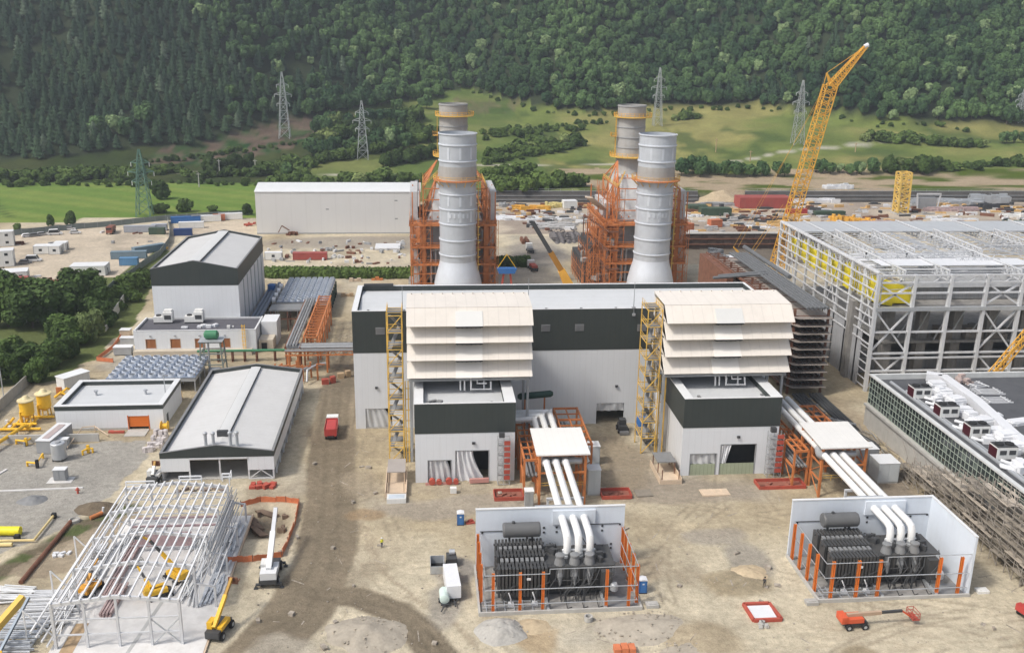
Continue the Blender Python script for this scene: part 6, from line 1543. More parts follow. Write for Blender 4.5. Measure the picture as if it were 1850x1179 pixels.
# finned cooler banks
def coolerbank(x0, x1, y0, y1, z, nx, ny, label, mt):
    t = thing('cooler_bank', label, 'cooler bank', ((x0+x1)/2, y0, 0))
    m = MB()
    for x in np.linspace(x0+.2, x1-.2, 6):
        for y in np.linspace(y0+.2, y1-.2, 4): m.bar((x, y, 0), (x, y, z-1), .25)
    m.build('leg', GALV, t)
    m = MB(); m.box(x0, x1, y0, y1, z-1.0, z-.1); m.build('casing', mt, t)
    m = MB(); m.box(x0-.1, x1+.1, y0-.1, y1+.1, z-.09, z); m.build('deck', M('blue_grey_deck', (.22,.26,.33), .5, metal=.2, var=.12), t)
    fan = MB(); fan2 = MB()
    for i in range(nx):
        for j in range(ny):
            cx = x0+(i+.5)*(x1-x0)/nx; cy = y0+(j+.5)*(y1-y0)/ny; r = min((x1-x0)/nx, (y1-y0)/ny)*.42
            fan.lathe(cx, cy, [(r, z+.003), (r*.94, z+.62), (r*.82, z+.62), (r*.82, z+.05)], 14, cap=False); fan2.lathe(cx, cy, [(r*.83, z+.06), (r*.83, z+.14)], 12)
            fan2.rbox(cx, cy, z+.3, r*1.9, .12, .1, .6*i)
    fan.build('fan_ring', M('pale_blue_metal', (.60,.64,.70), .4, metal=.3, var=.15), t); fan2.build('fan', DGREY, t)
    return t
cb = coolerbank(-72.6, -52.8, 214.2, 229.6, 3.6, 9, 6, 'long bank of blue grey cooling fans before the brown louvre doors', GALV)
cb2 = coolerbank(-42.6, -28.2, 273, 300.5, 5.2, 8, 13, 'blue grey cooling fan bank on green legs behind the orange rack', GALV)
m = MB()
for y in np.linspace(273.5, 300, 8): m.bar((-28.0, y, 0), (-28.0, y, 4.4), .35); m.bar((-28.0, y, .2), (-28.0, min(300, y+3.8), 4.2), .2)
m.bar((-28.0, 273, 2.4), (-28.0, 300, 2.4), .3); m.build('green_bracing', GREEND, cb2)
t = thing('white_drum', 'row of white round drums beside the cooling fan bank', 'drums', (-44.5, 285, 0))
for k in range(4): m = MB(); m.tube([(-44.4, 277+k*5.2, 4.6), (-43.4, 277+k*5.2, 4.6)], 1.0, 14); m.build('drum', TARP, t)
m = MB()
for k in range(4): m.rbox(-44, 277+k*5.2, 0, .8, 1.0, 3.7)
m.build('stand', GALV, t)
t = thing('blue_drum', 'small blue drum next to the row of white drums', 'drum', (-47, 294, 0)); m = MB(); m.lathe(-47, 293, [(1.2, 2.5), (1.2, 5.2), (.8, 5.5)], 14); m.build('shell', BLUE, t); m = MB(); m.rbox(-47, 293, 0, 2, 2, 2.5); m.build('stand', MID, t)
# pipe galleries
t = thing('pipe_gallery', 'bundle of blue grey pipes along the tall gabled building side', 'pipework', (-46, 270, 0))
for i in range(3): m = MB(); m.tube([(-48.2+i*1.3, 257.5, 3.0+.4*i), (-48.2+i*1.3, 300, 3.0+.4*i)], .55, 10); m.build('pipe', PIPEB, t)
for y in np.arange(259, 300, 5): m = MB(); m.bar((-48.5, y, 0), (-48.5, y, 2.6), .3); m.bar((-45, y, 0), (-45, y, 2.6), .3); m.bar((-48.8, y, 2.5), (-44.6, y, 2.5), .3); m.build('support', DGREY, t)
t = thing('pipe_bridge', 'grey pipe bridge entering the hall wall above the dirt track', 'pipe bridge', (-24, 228, 0))
for i in range(4): m = MB(); m.tube([(-33.5, 226.6+i*.85, 6.4), (-14.9, 226.6+i*.85, 6.4)], .36, 8); m.build('pipe', MID if i % 2 else GREY, t)
m = MB()
for z in (5.6, 4.6): m.bar((-34, 226, z), (-14.9, 226, z), .3); m.bar((-34, 229.8, z), (-14.9, 229.8, z), .3)
for k in range(9): m.bar((-34+k*2.1, 226, 4.6), (-33+k*2.1, 226, 5.6), .14); m.bar((-33+k*2.1, 226, 5.6), (-31.9+k*2.1, 226, 4.6), .14); m.bar((-34+k*2.1, 226, 5.6), (-34+k*2.1, 229.8, 5.6), .2)
for x in (-33.5, -31, -24): m.bar((x, 226.2, 0), (x, 226.2, 4.6), .4); m.bar((x, 229.6, 0), (x, 229.6, 4.6), .4)
m.build('truss', ORANGE, t)
m = MB(); m.bar((-34, 225.8, 5.95), (-14.9, 225.8, 5.95), .2, .5); m.build('edge_beam', GALV, t)
t = thing('pipe_bridge', 'long grey pipe run on rusty orange trestles going away from the hall corner', 'pipe bridge', (-31, 250, 0))
for i in range(4): m = MB(); m.tube([(-33.4+i*.7, 226, 7.0), (-33.4+i*.7, 270, 7.0)], .3, 8); m.build('pipe', MID if i % 2 else GREY, t)
m = MB()
for x in (-34.0, -30.4): m.bar((x, 226, 6.5), (x, 270, 6.5), .3, .4)
for y in np.arange(228, 271, 7):
    for x in (-34, -30.4): m.bar((x, y, 0), (x, y, 6.4), .35)
m.build('trestle', RUST, t)
t = thing('orange_rack', 'bright orange ladder shaped rack beside the long grey pipe run', 'steel frame', (-29, 247, 0))
m = MB()
for x in (-29.8, -26.6): m.bar((x, 229, 8.2), (x, 268, 8.2), .35, .45); m.bar((x, 229, 5.0), (x, 268, 5.0), .25)
for y in np.arange(229, 269, 2.4): m.bar((-29.8, y, 8.2), (-26.6, y, 8.2), .25, .3); m.bar((-29.8, y, 5.0), (-26.6, y, 5.0), .2)
for y in np.arange(230, 269, 6):
    for x in (-29.8, -26.6): m.bar((x, y, 0), (x, y, 8.2), .4)
    m.bar((-26.6, y, 5), (-26.6, min(y+6, 268), 8.2), .18)
m.build('member', ORANGE, t)
t = thing('side_rack', 'low rusty rack with grey tray between the service block and the orange rack', 'steel frame', (-38, 262, 0))
m = MB(); m.box(-43, -33.8, 261, 267, 5.8, 6.2); m.build('tray', MID, t); m = MB()
for x in (-42.5, -38, -34.2):
    for y in (261.3, 266.7): m.bar((x, y, 0), (x, y, 5.8), .35)
    m.bar((x, 261.3, 3.5), (x, 266.7, 3.5), .3)
m.bar((-42.5, 261.3, 3.5), (-34, 261.3, 3.5), .3); m.build('frame', RUST, t)
t = thing('header_pipe', 'long green pipe on rusty supports before the low white block', 'pipework', (-45, 236, 0))
m = MB(); m.tube([(-57, 235.5, 2.9), (-35, 235.5, 2.9)], .34, 8); m.tube([(-57, 236.6, 2.5), (-35, 236.6, 2.5)], .25, 8); m.build('pipe', GREEN, t)
for x in (-52, -48.5, -45.5, -42.5, -38): m = MB(); m.bar((x, 235.5, 0), (x, 235.5, 2.6), .4); m.bar((x, 236.6, 0), (x, 236.6, 2.3), .4); m.bar((x, 235.3, .5), (x, 236.8, .5), .3); m.build('support', RUST, t)
t = thing('tank_tower', 'grey open steel tower with green drum on top', 'steel tower', (-51, 226, 0))
m = MB()
for x in (-54.0, -48.4):
    for y in (224.5, 228.5): m.bar((x, y, 0), (x+(.5 if x < -50 else -.5), y, 8.6), .3)
for z in (3, 5.8, 8.6):
    for y in (224.5, 228.5): m.bar((-53.8, y, z), (-48.6, y, z), .25)
    for x in (-53.8, -48.6): m.bar((x, 224.5, z), (x, 228.5, z), .25)
m.build('frame', M('olive_grey_steel', (.20,.23,.21), .55, var=.15), t); m = MB(); m.box(-54, -48.3, 224.2, 228.8, 8.75, 8.9); m.build('platform', GALV, t)
m = MB(); m.tube([(-52.9, 226.5, 10.0), (-52.5, 226.5, 10.0), (-49.9, 226.5, 10.0), (-49.5, 226.5, 10.0)], [.6, 1.05, 1.05, .6], 14); m.build('drum', GREEN, t)
m = MB(); m.tube([(-52, 226, 8), (-52, 226, 1), (-50, 225, .6)], .25, 8); m.rbox(-51, 226, 0, 2.6, 2, 1.6); m.build('pump', GALV, t)
t = thing('rusty_manifold', 'cluster of rusty orange valves and bent grey pipes behind the workshop gable', 'pipework', (-30, 220, 0))
m = MB(); rr = random.Random(2)
for k in range(7): x = -36+k*1.7; m.bar((x, 220+rr.random()*3, 0), (x, 220+rr.random()*3, 3.5+rr.random()*1.5), .4); m.bar((x, 221, 3+rr.random()), (x+1.7, 221.5, 3+rr.random()), .3)
m.build('frame', ORANGE, t); m = MB()
for k in range(4): m.tube([(-34+k*2, 217.5, .8), (-34+k*2, 219.5, 1.6+.5*k), (-32+k*2, 221.5, 2.2+.5*k), (-27+k, 222.5, 2.2+.5*k)], .25, 8)
m.build('pipe', GALV, t)
for k, (x, y, c, lb) in enumerate(((-23.8, 218, REDB, 'red crate on the track below the pipe bridge'), (-20.5, 222, WOOD, 'wooden crate pair on the track below the pipe bridge'))):
    m = MB(); m.rbox(x, y, 0, 1.6, 1.2, 1.3, .2); m.rbox(x+1.7, y+.8, 0, 1.2, 1.0, 1.6, .5); solo(m, 'crate', c, lb, 'crate', (x, y, 0))
t = thing('orange_safety_fence', 'orange safety netting with grey crates beside the low white block corner', 'safety fence', (-78, 236, 0))
m = MB(); P = [G(*q) for q in ((222, 605), (205, 630), (175, 652), (205, 655))]
for a, b in zip(P[:-1], P[1:]): m.bar((a.x, a.y, .6), (b.x, b.y, .6), .1, 1.0)
m.build('netting', MESHO, t); m = MB()
for q in P: m.bar((q.x, q.y, 0), (q.x, q.y, 1.4), .1)
m.build('post', RUST, t)
for k, (px, py, s, mt, lb) in enumerate(((224, 640, (4.4, 2.2, 1.9), GALV, 'larger pale grey crate by the safety netting and white block'), (232, 622, (3.6, 1.8, 1.7), GALV, 'smaller pale grey crate behind the larger one near the netting'), (228, 608, (2.6, 2.2, 1.8), PALEWOOD, 'sand coloured skip on red base beside the white block corner'))):
    p = G(px, py); t = thing('crate', lb, 'crate', (p.x, p.y, 0)); m = MB(); m.rbox(p.x, p.y, .25, *s); m.build('body', mt, t); m = MB(); m.rbox(p.x, p.y, s[2]+.252, s[0]+.2, s[1]+.2, .15); m.build('lid', CAP, t); m = MB(); m.rbox(p.x, p.y, 0, s[0]*.9, s[1]*.9, .25); m.build('base', REDB if k == 2 else DGREY, t)
for k, (px, py, lb) in enumerate(((277, 810, 'heap of white and red wrapped goods beside the workshop wall corner'), (288, 795, 'upright white bags stacked behind the wrapped goods'))):
    p = G(px, py); m = MB(); rr = random.Random(k)
    for i in range(16): m.rbox(p.x+rr.uniform(-1.6, 1.4), p.y+rr.uniform(-1.8, 2.2), rr.choice((0, 0, .8)), rr.uniform(.5, 1.1), rr.uniform(.5, 1.0), rr.uniform(.6, 1.2), rr.random()*2)
    solo(m, 'wrapped_goods', M('mixed_bags', (.52,.48,.47), .7, var=.5, scale=1.4), lb, 'goods', (p.x, p.y, 0))
for k, (px, py, lb) in enumerate(((322, 722, 'yellow hose reel between the flat roofed building and the workshop'), (298, 778, 'yellow wrapped machine close to the workshop corner'))):
    p = G(px, py); t = thing('hose_reel', lb, 'reel', (p.x, p.y, 0)); m = MB(); m.tube([(p.x-.7, p.y, 1.1), (p.x-.6, p.y, 1.1), (p.x-.59, p.y, 1.1), (p.x+.59, p.y, 1.1), (p.x+.6, p.y, 1.1), (p.x+.7, p.y, 1.1)], [1.1, 1.1, .6, .6, 1.1, 1.1], 16); m.build('drum', YEL2, t); m = MB(); m.rbox(p.x, p.y, 0, 1.8, 1.2, .4); m.build('stand', WOOD, t)
# light poles
for k, (px, py, hgt, lb) in enumerate(((8, 725, 15, 'tall thin lamp post before the diagonal grey wall'), (145, 862, 9, 'thin pale post') , (302, 745, 8.5, 'thin white lamp post beside the flat roofed building end'), (131, 548, 11, 'thin grey lamp post among the trees by the lot'), (133, 545, 0, ''))):
    if k in (1, 4): continue
    p = G(px, py); t = thing('lamp_post', lb, 'lamp post', (p.x, p.y, 0)); m = MB(); m.tube([(p.x, p.y, 0), (p.x, p.y, hgt)], [.14, .08], 8); m.build('pole', GALV, t); m = MB(); m.rbox(p.x+.4, p.y, hgt, 1.2, .3, .15); m.build('lamp_head', GREY, t)
# ================================================================== FOREGROUND: STEEL FRAME, MACHINES, SMALL THINGS
t = thing('portal_frame_shed', 'white steel portal frame of an unfinished shed with bare purlins', 'steel shed', (-41.5, 116, 0))
fy = [116.3, 125.0, 133.6, 142.0, 150.2]; xl, xr, ze, zr = -49.8, -33.3, 6.9, 7.9; xm = (xl+xr)/2
for y in fy:
    for x in (xl, xr): m = MB(); m.bar((x, y, 0), (x, y, ze), .34, .42); m.build('column', STEELW, t)
    m = MB(); m.bar((xl, y, ze), (xm, y, zr), .34, .48); m.bar((xm, y, zr), (xr, y, ze), .34, .48); m.build('rafter', STEELW, t)
for x in (-45.7, -41.5, -37.3):
    for y in (fy[0], fy[-1]):
        m = MB(); m.bar((x, y, 0), (x, y, ze+.3+(.5 if x == -41.5 else .2)), .3); m.build('gable_post', STEELW, t)
m = MB()
for i in range(14):
    x = xl+(xr-xl)*i/13; z = ze+(zr-ze)*(1-abs(x-xm)/(xr-xl)*2)+.34
    m.bar((x, fy[0]-.3, z), (x, fy[-1]+.3, z), .21, .26)
m.build('purlin', M('bright_white_steel', (.74,.745,.75), .5, var=.05), t)
m = MB()
for k in range(4): m.bar((xl-1.0-.62*k, fy[0]-.5, 1.0+.75*k), (xl-.9-.62*k, 140.5+(k % 2), 1.2+.75*k), .2, .26)
for y in (118, 128, 138): m.bar((xl-.3, y, .3), (xl-4.4, y, 5.2), .16); m.bar((xl-4.4, y, 0), (xl-4.4, y, 5.2), .18)
m.build('outrigger_rail', MATS['bright_white_steel'], t)
m = MB()
for z in (1.6, 3.1, 4.6, 5.8):
    m.bar((xl-.3, fy[0], z), (xl-.3, fy[-1], z), .16, .22)
    if z > 2: m.bar((xr+.3, fy[1] if z > 4 else fy[2], z), (xr+.3, fy[-1], z), .16, .22)
for z in (2.3, 4.6): m.bar((xl, fy[0], z), (xr, fy[0], z), .2)
for z in (2.3, 3.6, 5.0, 6.0): m.bar((xl, fy[-1], z), (xr, fy[-1], z), .18)
m.build('wall_rail', STEELW, t)
m = MB(); m.bar((-37.3, fy[0], .2), (xr, fy[0], 4.4), .14); m.bar((-37.3, fy[0], 4.4), (xr, fy[0], .2), .14); m.build('brace', GALV, t); m = MB(); m.bar((xr, fy[1], .3), (xr, fy[2], 6.5), .12); m.build('brace', GALV, t)
m = MB(); rr = random.Random(31)
for i in range(10):
    x = xl+(xr-xl)*(i+.5)/10; z = ze+(zr-ze)*(1-abs(x-xm)/(xr-xl)*2)+.3
    for a, b in zip(fy[:-1], fy[1:]): m.bar((x-.8, (a+b)/2, z), (x+.8, (a+b)/2, z), .07)
for z in (2.0, 3.0, 3.9, 4.8, 5.7, 6.4):
    m.bar((xr+.6, fy[2]-4*rr.random(), z), (xr+.6, fy[-1]+1, z+.1), .12, .16); m.bar((xr+1.3, fy[2]+2*rr.random(), z-.4), (xr+1.3, fy[-1]+1, z-.4), .1, .14)
for k in (0, 3): m.bar((xl, fy[k], .3), (xl, fy[k+1], 6.4), .09); m.bar((xl, fy[k], 6.4), (xl, fy[k+1], .3), .09)
for k in range(6): m.bar((xl+2.8*k, fy[-1], 3.2), (xl+2.8*k+2.8, fy[-1], 5.6), .1)
m.build('tie_rod', GALV, t)
# lean-to bay on the east side, outer stage
m = MB()
for y in fy[1:]:
    m.bar((-30.6, y, .3), (-30.6, y, 3.6), .3); m.bar((-30.6, y, 3.6), (xr, y, 4.2), .25, .3)
for x, z in ((-30.6, 3.8), (-31.4, 3.95), (-32.3, 4.1)): m.bar((x, fy[1], z), (x, fy[-1], z), .15, .2)
for z in (1.4, 2.4, 5.2, 6.2): m.bar((xr+.5, fy[2], z), (xr+.5, fy[-1]+.6, z), .14)
m.build('side_bay', STEELW, t)
m = MB(); railing(m, [(xr+.3, fy[-1]+.5, 6.9), (xr+.3, fy[-1]+2.4, 7.2)], 1.6, .14, 1)
for x, w_, z in ((-47.6, 4.6, 6.9), (-39.4, 3.6, 7.6), (-33.6, 1.2, 7.9)): 
    for k in range(2): m.bar((x-w_/2, fy[-1]+.8, z+.5+k*.55), (x+w_/2, fy[-1]+.8, z+.5+k*.55), .2)
    for s in (-1, 1): m.bar((x+s*w_/2, fy[-1]+.8, z-.3), (x+s*w_/2, fy[-1]+.8, z+1.1), .18)
m.build('edge_guard', CAP, t)
m = MB(); m.box(-46.5, -36, 146.5, 150, .2, 2.6) if False else None
m.bar((-47.5, 147, 3.2), (-34, 147, 3.2), .3); m.bar((-47.5, 144.2, 3.2), (-34, 144.2, 3.2), .3); m.box(-46.3, -37.5, 141.2, 141.5, 1.2, 3.6); m.build('inner_wall_beam', M('pinkish_beam', (.42,.30,.31), .6, var=.15), t)
m = MB(); m.box(-50.6, -30.2, 112, 152.6, -.05, .28); o = solo(m, 'floor_slab', SLABW, 'new white concrete floor slab beneath the steel portal frame', 'slab', (-40, 130, 0))
m = MB()
for k in range(9): m.rbox(-40+k*.25, 116+k*2.0, .285, .5, 3.6, .02+.001*k, -.12)
solo(m, 'slab_joint_cover', M('grey_slab_patch', (.40,.40,.39), .8, var=.2), 'grey strip of cast joints running over the white slab', 'joint', (-40, 120, .28))
m = MB(); m.bar((-30.0, 112, .1), (-30.0, 153, .1), .25, .5); solo(m, 'slab_edge_board', PALEWOOD, 'timber edge board along the open side of the white slab', 'board', (-30, 130, 0))
rr = random.Random(21)
m = MB()
for k in range(46):
    y = rr.uniform(127, 149); m.rbox(rr.uniform(-33.0, -30.8), y, .29+rr.random()*.25, .35, rr.uniform(2, 5.5), .22, rr.uniform(-.12, .05))
solo(m, 'steel_section_stack', M('wrapped_steel', (.50,.53,.57), .45, metal=.2, var=.25, scale=.9), 'long stack of bluish wrapped steel sections under the side bay', 'steel stack', (-32, 138, .3))
for k, (cx, cy, n, lb) in enumerate(((-54.0, 125.5, 26, 'big bundle of white steel beams laid crosswise left of the frame'), (-56.5, 119.5, 18, 'lower bundle of white steel beams by the yellow crane boom'), (-51.8, 136.5, 16, 'narrow bundle of white beams lying along the frame wall'))):
    m = MB()
    for i in range(n):
        if k < 2: m.rbox(cx+rr.uniform(-.8, .8), cy-4.2+i*8.4/n, .25+rr.choice((0, .35, .7)), rr.uniform(6, 9), .24, .3, rr.uniform(-.05, .05))
        else: m.rbox(cx-.9+i*.22, cy+rr.uniform(-1, 1), .2+rr.choice((0, .4)), .2, rr.uniform(9, 15), .3, .02)
    for i in range(3):
        if k < 2: m.rbox(cx-3+i*3, cy, 0, .25, 9, .25)
        else: m.rbox(cx, cy-4+i*4, 0, 4.2, .25, .2)
    solo(m, 'beam_bundle', STEELW if k != 1 else M('wrapped_steel', (.5,.53,.57), .45), lb, 'beam bundle', (cx, cy, 0))
for k, (cx, cy, lb) in enumerate(((-47.6, 136, 'long red and grey beams stacked inside the frame by its wall'), (-46.2, 127, 'short dark red beams lying within the frame near its wall'))):
    m = MB()
    for i in range(8): m.rbox(cx+(i % 4)*.45, cy+rr.uniform(-.6, .6), .29+(i//4)*.35, .28, (15 if k == 0 else 8), .3, -.02)
    solo(m, 'red_beam_stack', M('red_grey_beams', (.40,.30,.29), .6, var=.5, scale=.8), lb, 'beam stack', (cx, cy, .28))
for k, (cx, cy, n, L_, lb) in enumerate(((-48.6, 143, 18, 11, 'white pipes and beams lying along the inner frame wall at the far end'), (-44.5, 146, 14, 7, 'white beams laid on the slab below the last purlin bay'), (-35.5, 131, 16, 10, 'white bars laid on the slab by the open frame side'), (-36.5, 142, 12, 8, 'white bars stacked on the slab near the side bay end'), (-60.5, 130, 22, 8, 'white profiles strewn on the soil at the outer end of the bundles'))):
    m = MB()
    for i in range(n): m.rbox(cx+rr.uniform(-1.3, 1.3), cy+rr.uniform(-2, 2), .29+rr.random()*.5-(.2 if cx < -52 else 0), .16, rr.uniform(.5, 1)*L_, .18, rr.gauss(0 if cx > -52 else 1.5, .1))
    solo(m, 'profile_stack', CAP, lb, 'steel stack', (cx, cy, .28 if cx > -52 else .05))
m = MB(); m.box(-49.2, -47.4, 113, 122, .28, .3); solo(m, 'pit_cover', WOOD, 'brown plywood strip on the ground between bundles and slab', 'plywood', (-48.5, 118, .28))
t = thing('drain_pipe', 'long rusty red pipe lying in the dug trench beside the yard', 'pipe', (-58, 142, 0))
a, b = G(38, 1055), G(128, 945); m = MB(); m.tube([(a.x, a.y, .35), (b.x, b.y, .35)], .36, 10); m.build('run', RUST, t)
m = MB(); m.lathe(b.x+.4, b.y+.6, [(.9, 0), (.9, .5), (.7, .55), (.7, .2)], 14); m.build('manhole', CONC, t)
t = thing('orange_conduit', 'short orange conduit sticking out of the dark soil heap', 'pipe', (-54, 153, 0)); a, b = G(163, 938), G(186, 930); m = MB(); m.tube([(a.x, a.y, .3), (b.x, b.y, .5)], .35, 10); m.build('run', ORANGE, t)
m = MB(); m.tube([(b.x, b.y, .2), (b.x+.2, b.y, 1.5)], .2, 8); m.build('cap', TARP, t)
p = G(180, 918); solo(heap(p.x-.5, p.y, 4.0, 2.6, 1.3, 3), 'soil_heap', DIRTP, 'dark brown soil heap between the yard and the steel frame', 'heap', (p.x, p.y, 0))
p = G(118, 1000); m = MB()
for i in range(5): m.rbox(p.x-1.4+(i % 3)*1.0, p.y-(i//3)*.8, 0, .9, .5, .35, i*.7)
solo(m, 'white_sacks', TARP, 'few white sacks on brown earth by the long red pipe', 'sacks', (p.x, p.y, 0))
p = G(108, 1000); t = thing('yellow_gas_skid', 'yellow wrapped pipe with black end at the edge of the gravel yard', 'pipework', tuple(G(20, 965)))
a, b = G(-30, 966), G(38, 966); m = MB(); m.tube([(a.x, a.y, .8), (b.x, b.y, .8)], .75, 14); m.build('wrapped_pipe', M('bright_yellow_wrap', (.78,.68,.02), .5, var=.2), t)
a, b, c = G(-30, 982), G(62, 980), G(98, 935); m = MB(); m.tube([(a.x, a.y, .5), (b.x, b.y, .5), (c.x, c.y, .5)], .22, 8); m.tube([(a.x, a.y-1, .4), (b.x-3, b.y-1, .4)], .35, 8); m.build('pipe_run', M('pale_yellow_pipe', (.66,.52,.24), .5), t)
m = MB(); m.rbox(b.x-3, b.y+1, 0, .8, .8, 1.0); m.rbox(c.x, c.y, 0, .7, .7, .9); m.build('black_end', BLACK, t)

# ---- machines
def boomlift(name, label, x, y, a, col, elev, azim, reach, stowed=False):
    t = thing(name, label, 'lift', (x, y, 0), rz=a)
    m = MB(); m.box(-1.7, 1.7, -.75, .75, .55, 1.05); m.build('chassis', DGREY, t, local=True)
    for sx in (-1.2, 1.2):
        for sy in (-1.0, 1.0): m = MB(); m.wheel((sx, sy, .5), .5, .38, (0, 1, 0)); m.build('wheel', BLACK, t, local=True); 
    m = MB(); m.box(-1.9, 1.0, -.95, -.25, 1.1, 1.75); m.box(-1.9, 1.0, .25, .95, 1.1, 1.75); m.box(-2.3, -1.4, -.95, .95, 1.1, 2.1); m.build('turntable', col, t, local=True)
    b0 = Vector((-1.2, 0, 1.9)); d = Vector((math.cos(elev)*math.cos(azim), math.cos(elev)*math.sin(azim), math.sin(elev)))
    m = MB(); m.bar(b0, b0+d*reach*.62, .42, .5); m.build('main_boom', col if not stowed else M('tan_boom', (.42,.30,.21), .5), t, local=True)
    m = MB(); m.bar(b0+d*reach*.5, b0+d*reach, .3, .36); m.build('fly_boom', DGREY if name != 'white_lift' else col, t, local=True)
    e = b0+d*reach; k = Vector((d.x*.8, d.y*.8, -.6 if stowed else .2)).normalized(); j = e+k*1.6
    m = MB(); m.bar(e, j, .24); m.build('jib', col, t, local=True)
    m = MB(); c = j+Vector((d.x*.5, d.y*.5, -.2)); m.rbox(c.x, c.y, c.z, 1.0, 1.9, .15, azim)
    for u in (-.5, .5):
        for v in (-.95, .95): p = Vector((c.x+u*math.cos(azim)-v*math.sin(azim), c.y+u*math.sin(azim)+v*math.cos(azim), c.z)); m.bar(p, p+Vector((0, 0, 1.1)), .07)
    for h in (.6, 1.1):
        q = [Vector((c.x+u*math.cos(azim)-v*math.sin(azim), c.y+u*math.sin(azim)+v*math.cos(azim), c.z+h)) for u, v in ((-.5,-.95),(.5,-.95),(.5,.95),(-.5,.95))]
        for i in range(4): m.bar(q[i], q[(i+1) % 4], .07)
    m.build('basket', REDB if stowed else MID, t, local=True)
    return t
p = G(1545, 1135); OL = M('orange_lift', (.58,.10,.04), .45, var=.1)
boomlift('boom_lift', 'orange boom lift with folded boom parked before the second enclosure', p.x, p.y+.6, .04, OL, .02, 0, 8.3, True)
p = G(318, 1048); boomlift('boom_lift', 'yellow boom lift with raised arm working under the bare purlins', p.x, p.y, 2.4, YEL2, .75, .35, 6.5)
p = G(290, 1078); boomlift('boom_lift', 'second yellow boom lift on the slab nearer the front of the frame', p.x, p.y, .5, YEL2, .3, 1.7, 3.4)
p = G(168, 1070); boomlift('boom_lift', 'small orange yellow lift half hidden among beams at the frame wall', p.x, p.y, 1.2, M('amber_paint', (.66,.32,.04), .5), .6, .2, 3.0)
p = G(1862, 1112); boomlift('boom_lift', 'red lift cut by the picture edge at the scaffold foot', p.x, p.y, .3, REDV, .2, .3, 4)
def telehandler(label, x, y, a, col, elev, reach):
    t = thing('telehandler', label, 'telehandler', (x, y, 0), rz=a)
    m = MB(); m.box(-2.3, 2.1, -.85, .85, .7, 1.35); m.box(-2.5, -1.6, -1.0, 1.0, .75, 1.7); m.build('chassis', DGREY, t, local=True)
    for sx in (-1.5, 1.5):
        for sy in (-1.0, 1.0): m = MB(); m.wheel((sx, sy, .62), .62, .5, (0, 1, 0)); m.build('wheel', BLACK, t, local=True)
    m = MB(); m.box(-1.6, 1.2, -1.05, -.35, 1.353, 2.0); m.box(-1.7, -.2, .3, 1.05, 1.353, 2.7); m.build('bodywork', col, t, local=True)
    m = MB(); m.box(-1.6, -.3, 1.05, 1.07, 1.9, 2.6); m.box(-.2, -.18, .35, 1.0, 1.9, 2.6); m.build('cab_glass', WINDOW, t, local=True)
    b0 = Vector((-1.7, 0, 2.0)); d = Vector((math.cos(elev), 0, math.sin(elev)))
    m = MB(); m.bar(b0, b0+d*reach*.65, .5, .55); m.build('outer_boom', col, t, local=True)
    m = MB(); m.bar(b0+d*reach*.6, b0+d*reach, .36, .4); m.build('inner_boom', M('amber_dark', (.40,.22,.03), .5), t, local=True)
    e = b0+d*reach; m = MB(); m.bar(e, e+Vector((.5, 0, -.8)), .4); m.box(e.x+.3, e.x+.5, e.y-.7, e.y+.7, e.z-1.1, e.z-.1); m.bar((e.x+.5, -.45, e.z-1.05), (e.x+1.7, -.45, e.z-1.05), .14); m.bar((e.x+.5, .45, e.z-1.05), (e.x+1.7, .45, e.z-1.05), .14); m.build('fork', RUST, t, local=True)
    return t
p = G(398, 1143); telehandler('yellow telehandler with raised boom beside the edge of the white slab', p.x, p.y, 1.33, YEL2, .55, 7.4)
p = G(283, 868); t = telehandler('white and black small telehandler near the workshop front', p.x, p.y, 1.5, WHTC, .8, 2.6)
# white telescopic crane
p = G(490, 1042); t = thing('rough_terrain_crane', 'white telescopic crane with long raised boom beside the netted pit', 'crane', (p.x, p.y, 0), rz=R_(92))
m = MB(); m.box(-3.4, 3.2, -1.2, 1.2, .8, 1.5); m.build('carrier', DGREY, t, local=True)
for sx in (-2.2, 2.2):
    for sy in (-1.2, 1.2): m = MB(); m.wheel((sx, sy, .75), .75, .55, (0, 1, 0)); m.build('wheel', BLACK, t, local=True)
m = MB(); m.box(-3.3, -1.4, -1.2, 1.2, 1.503, 2.6); m.box(-1.2, .6, -1.25, -.45, 1.503, 2.3); m.build('counterweight', CAP, t, local=True)
m = MB(); m.box(-1.2, .6, .45, 1.3, 1.503, 3.0); m.build('cab', WHTC, t, local=True); m = MB(); m.box(-1.1, .5, 1.3, 1.32, 2.2, 2.9); m.box(.6, .62, .5, 1.25, 2.0, 2.9); m.build('cab_glass', WINDOW, t, local=True)
m = MB(); b0 = Vector((-2.2, 0, 2.6)); d = Vector((math.cos(.32), 0, math.sin(.32)))
m.bar(b0, b0+d*7.5, .8, .85); m.build('base_boom', CAP, t, local=True); m = MB(); m.bar(b0+d*7.4, b0+d*12.6, .6, .62); m.build('telescoped_boom', STEELW, t, local=True)
m = MB(); e = b0+d*12.6; m.bar(e, e+Vector((.6, 0, -.4)), .5); m.bar(e+Vector((.5, 0, -.4)), e+Vector((.5, 0, -2.6)), .12); m.build('hook', DGREY, t, local=True)
m = MB()
for sy in (-1.9, 1.9):
    for sx in (-3, 3): m.box(sx-.2, sx+.2, min(sy, sy*.6), max(sy, sy*.6), .5, .8); m.box(sx-.3, sx+.3, sy-.3, sy+.3, 0, .1); m.box(sx-.1, sx+.1, sy-.1, sy+.1, .1, .5)
m.build('outrigger', DGREY, t, local=True)
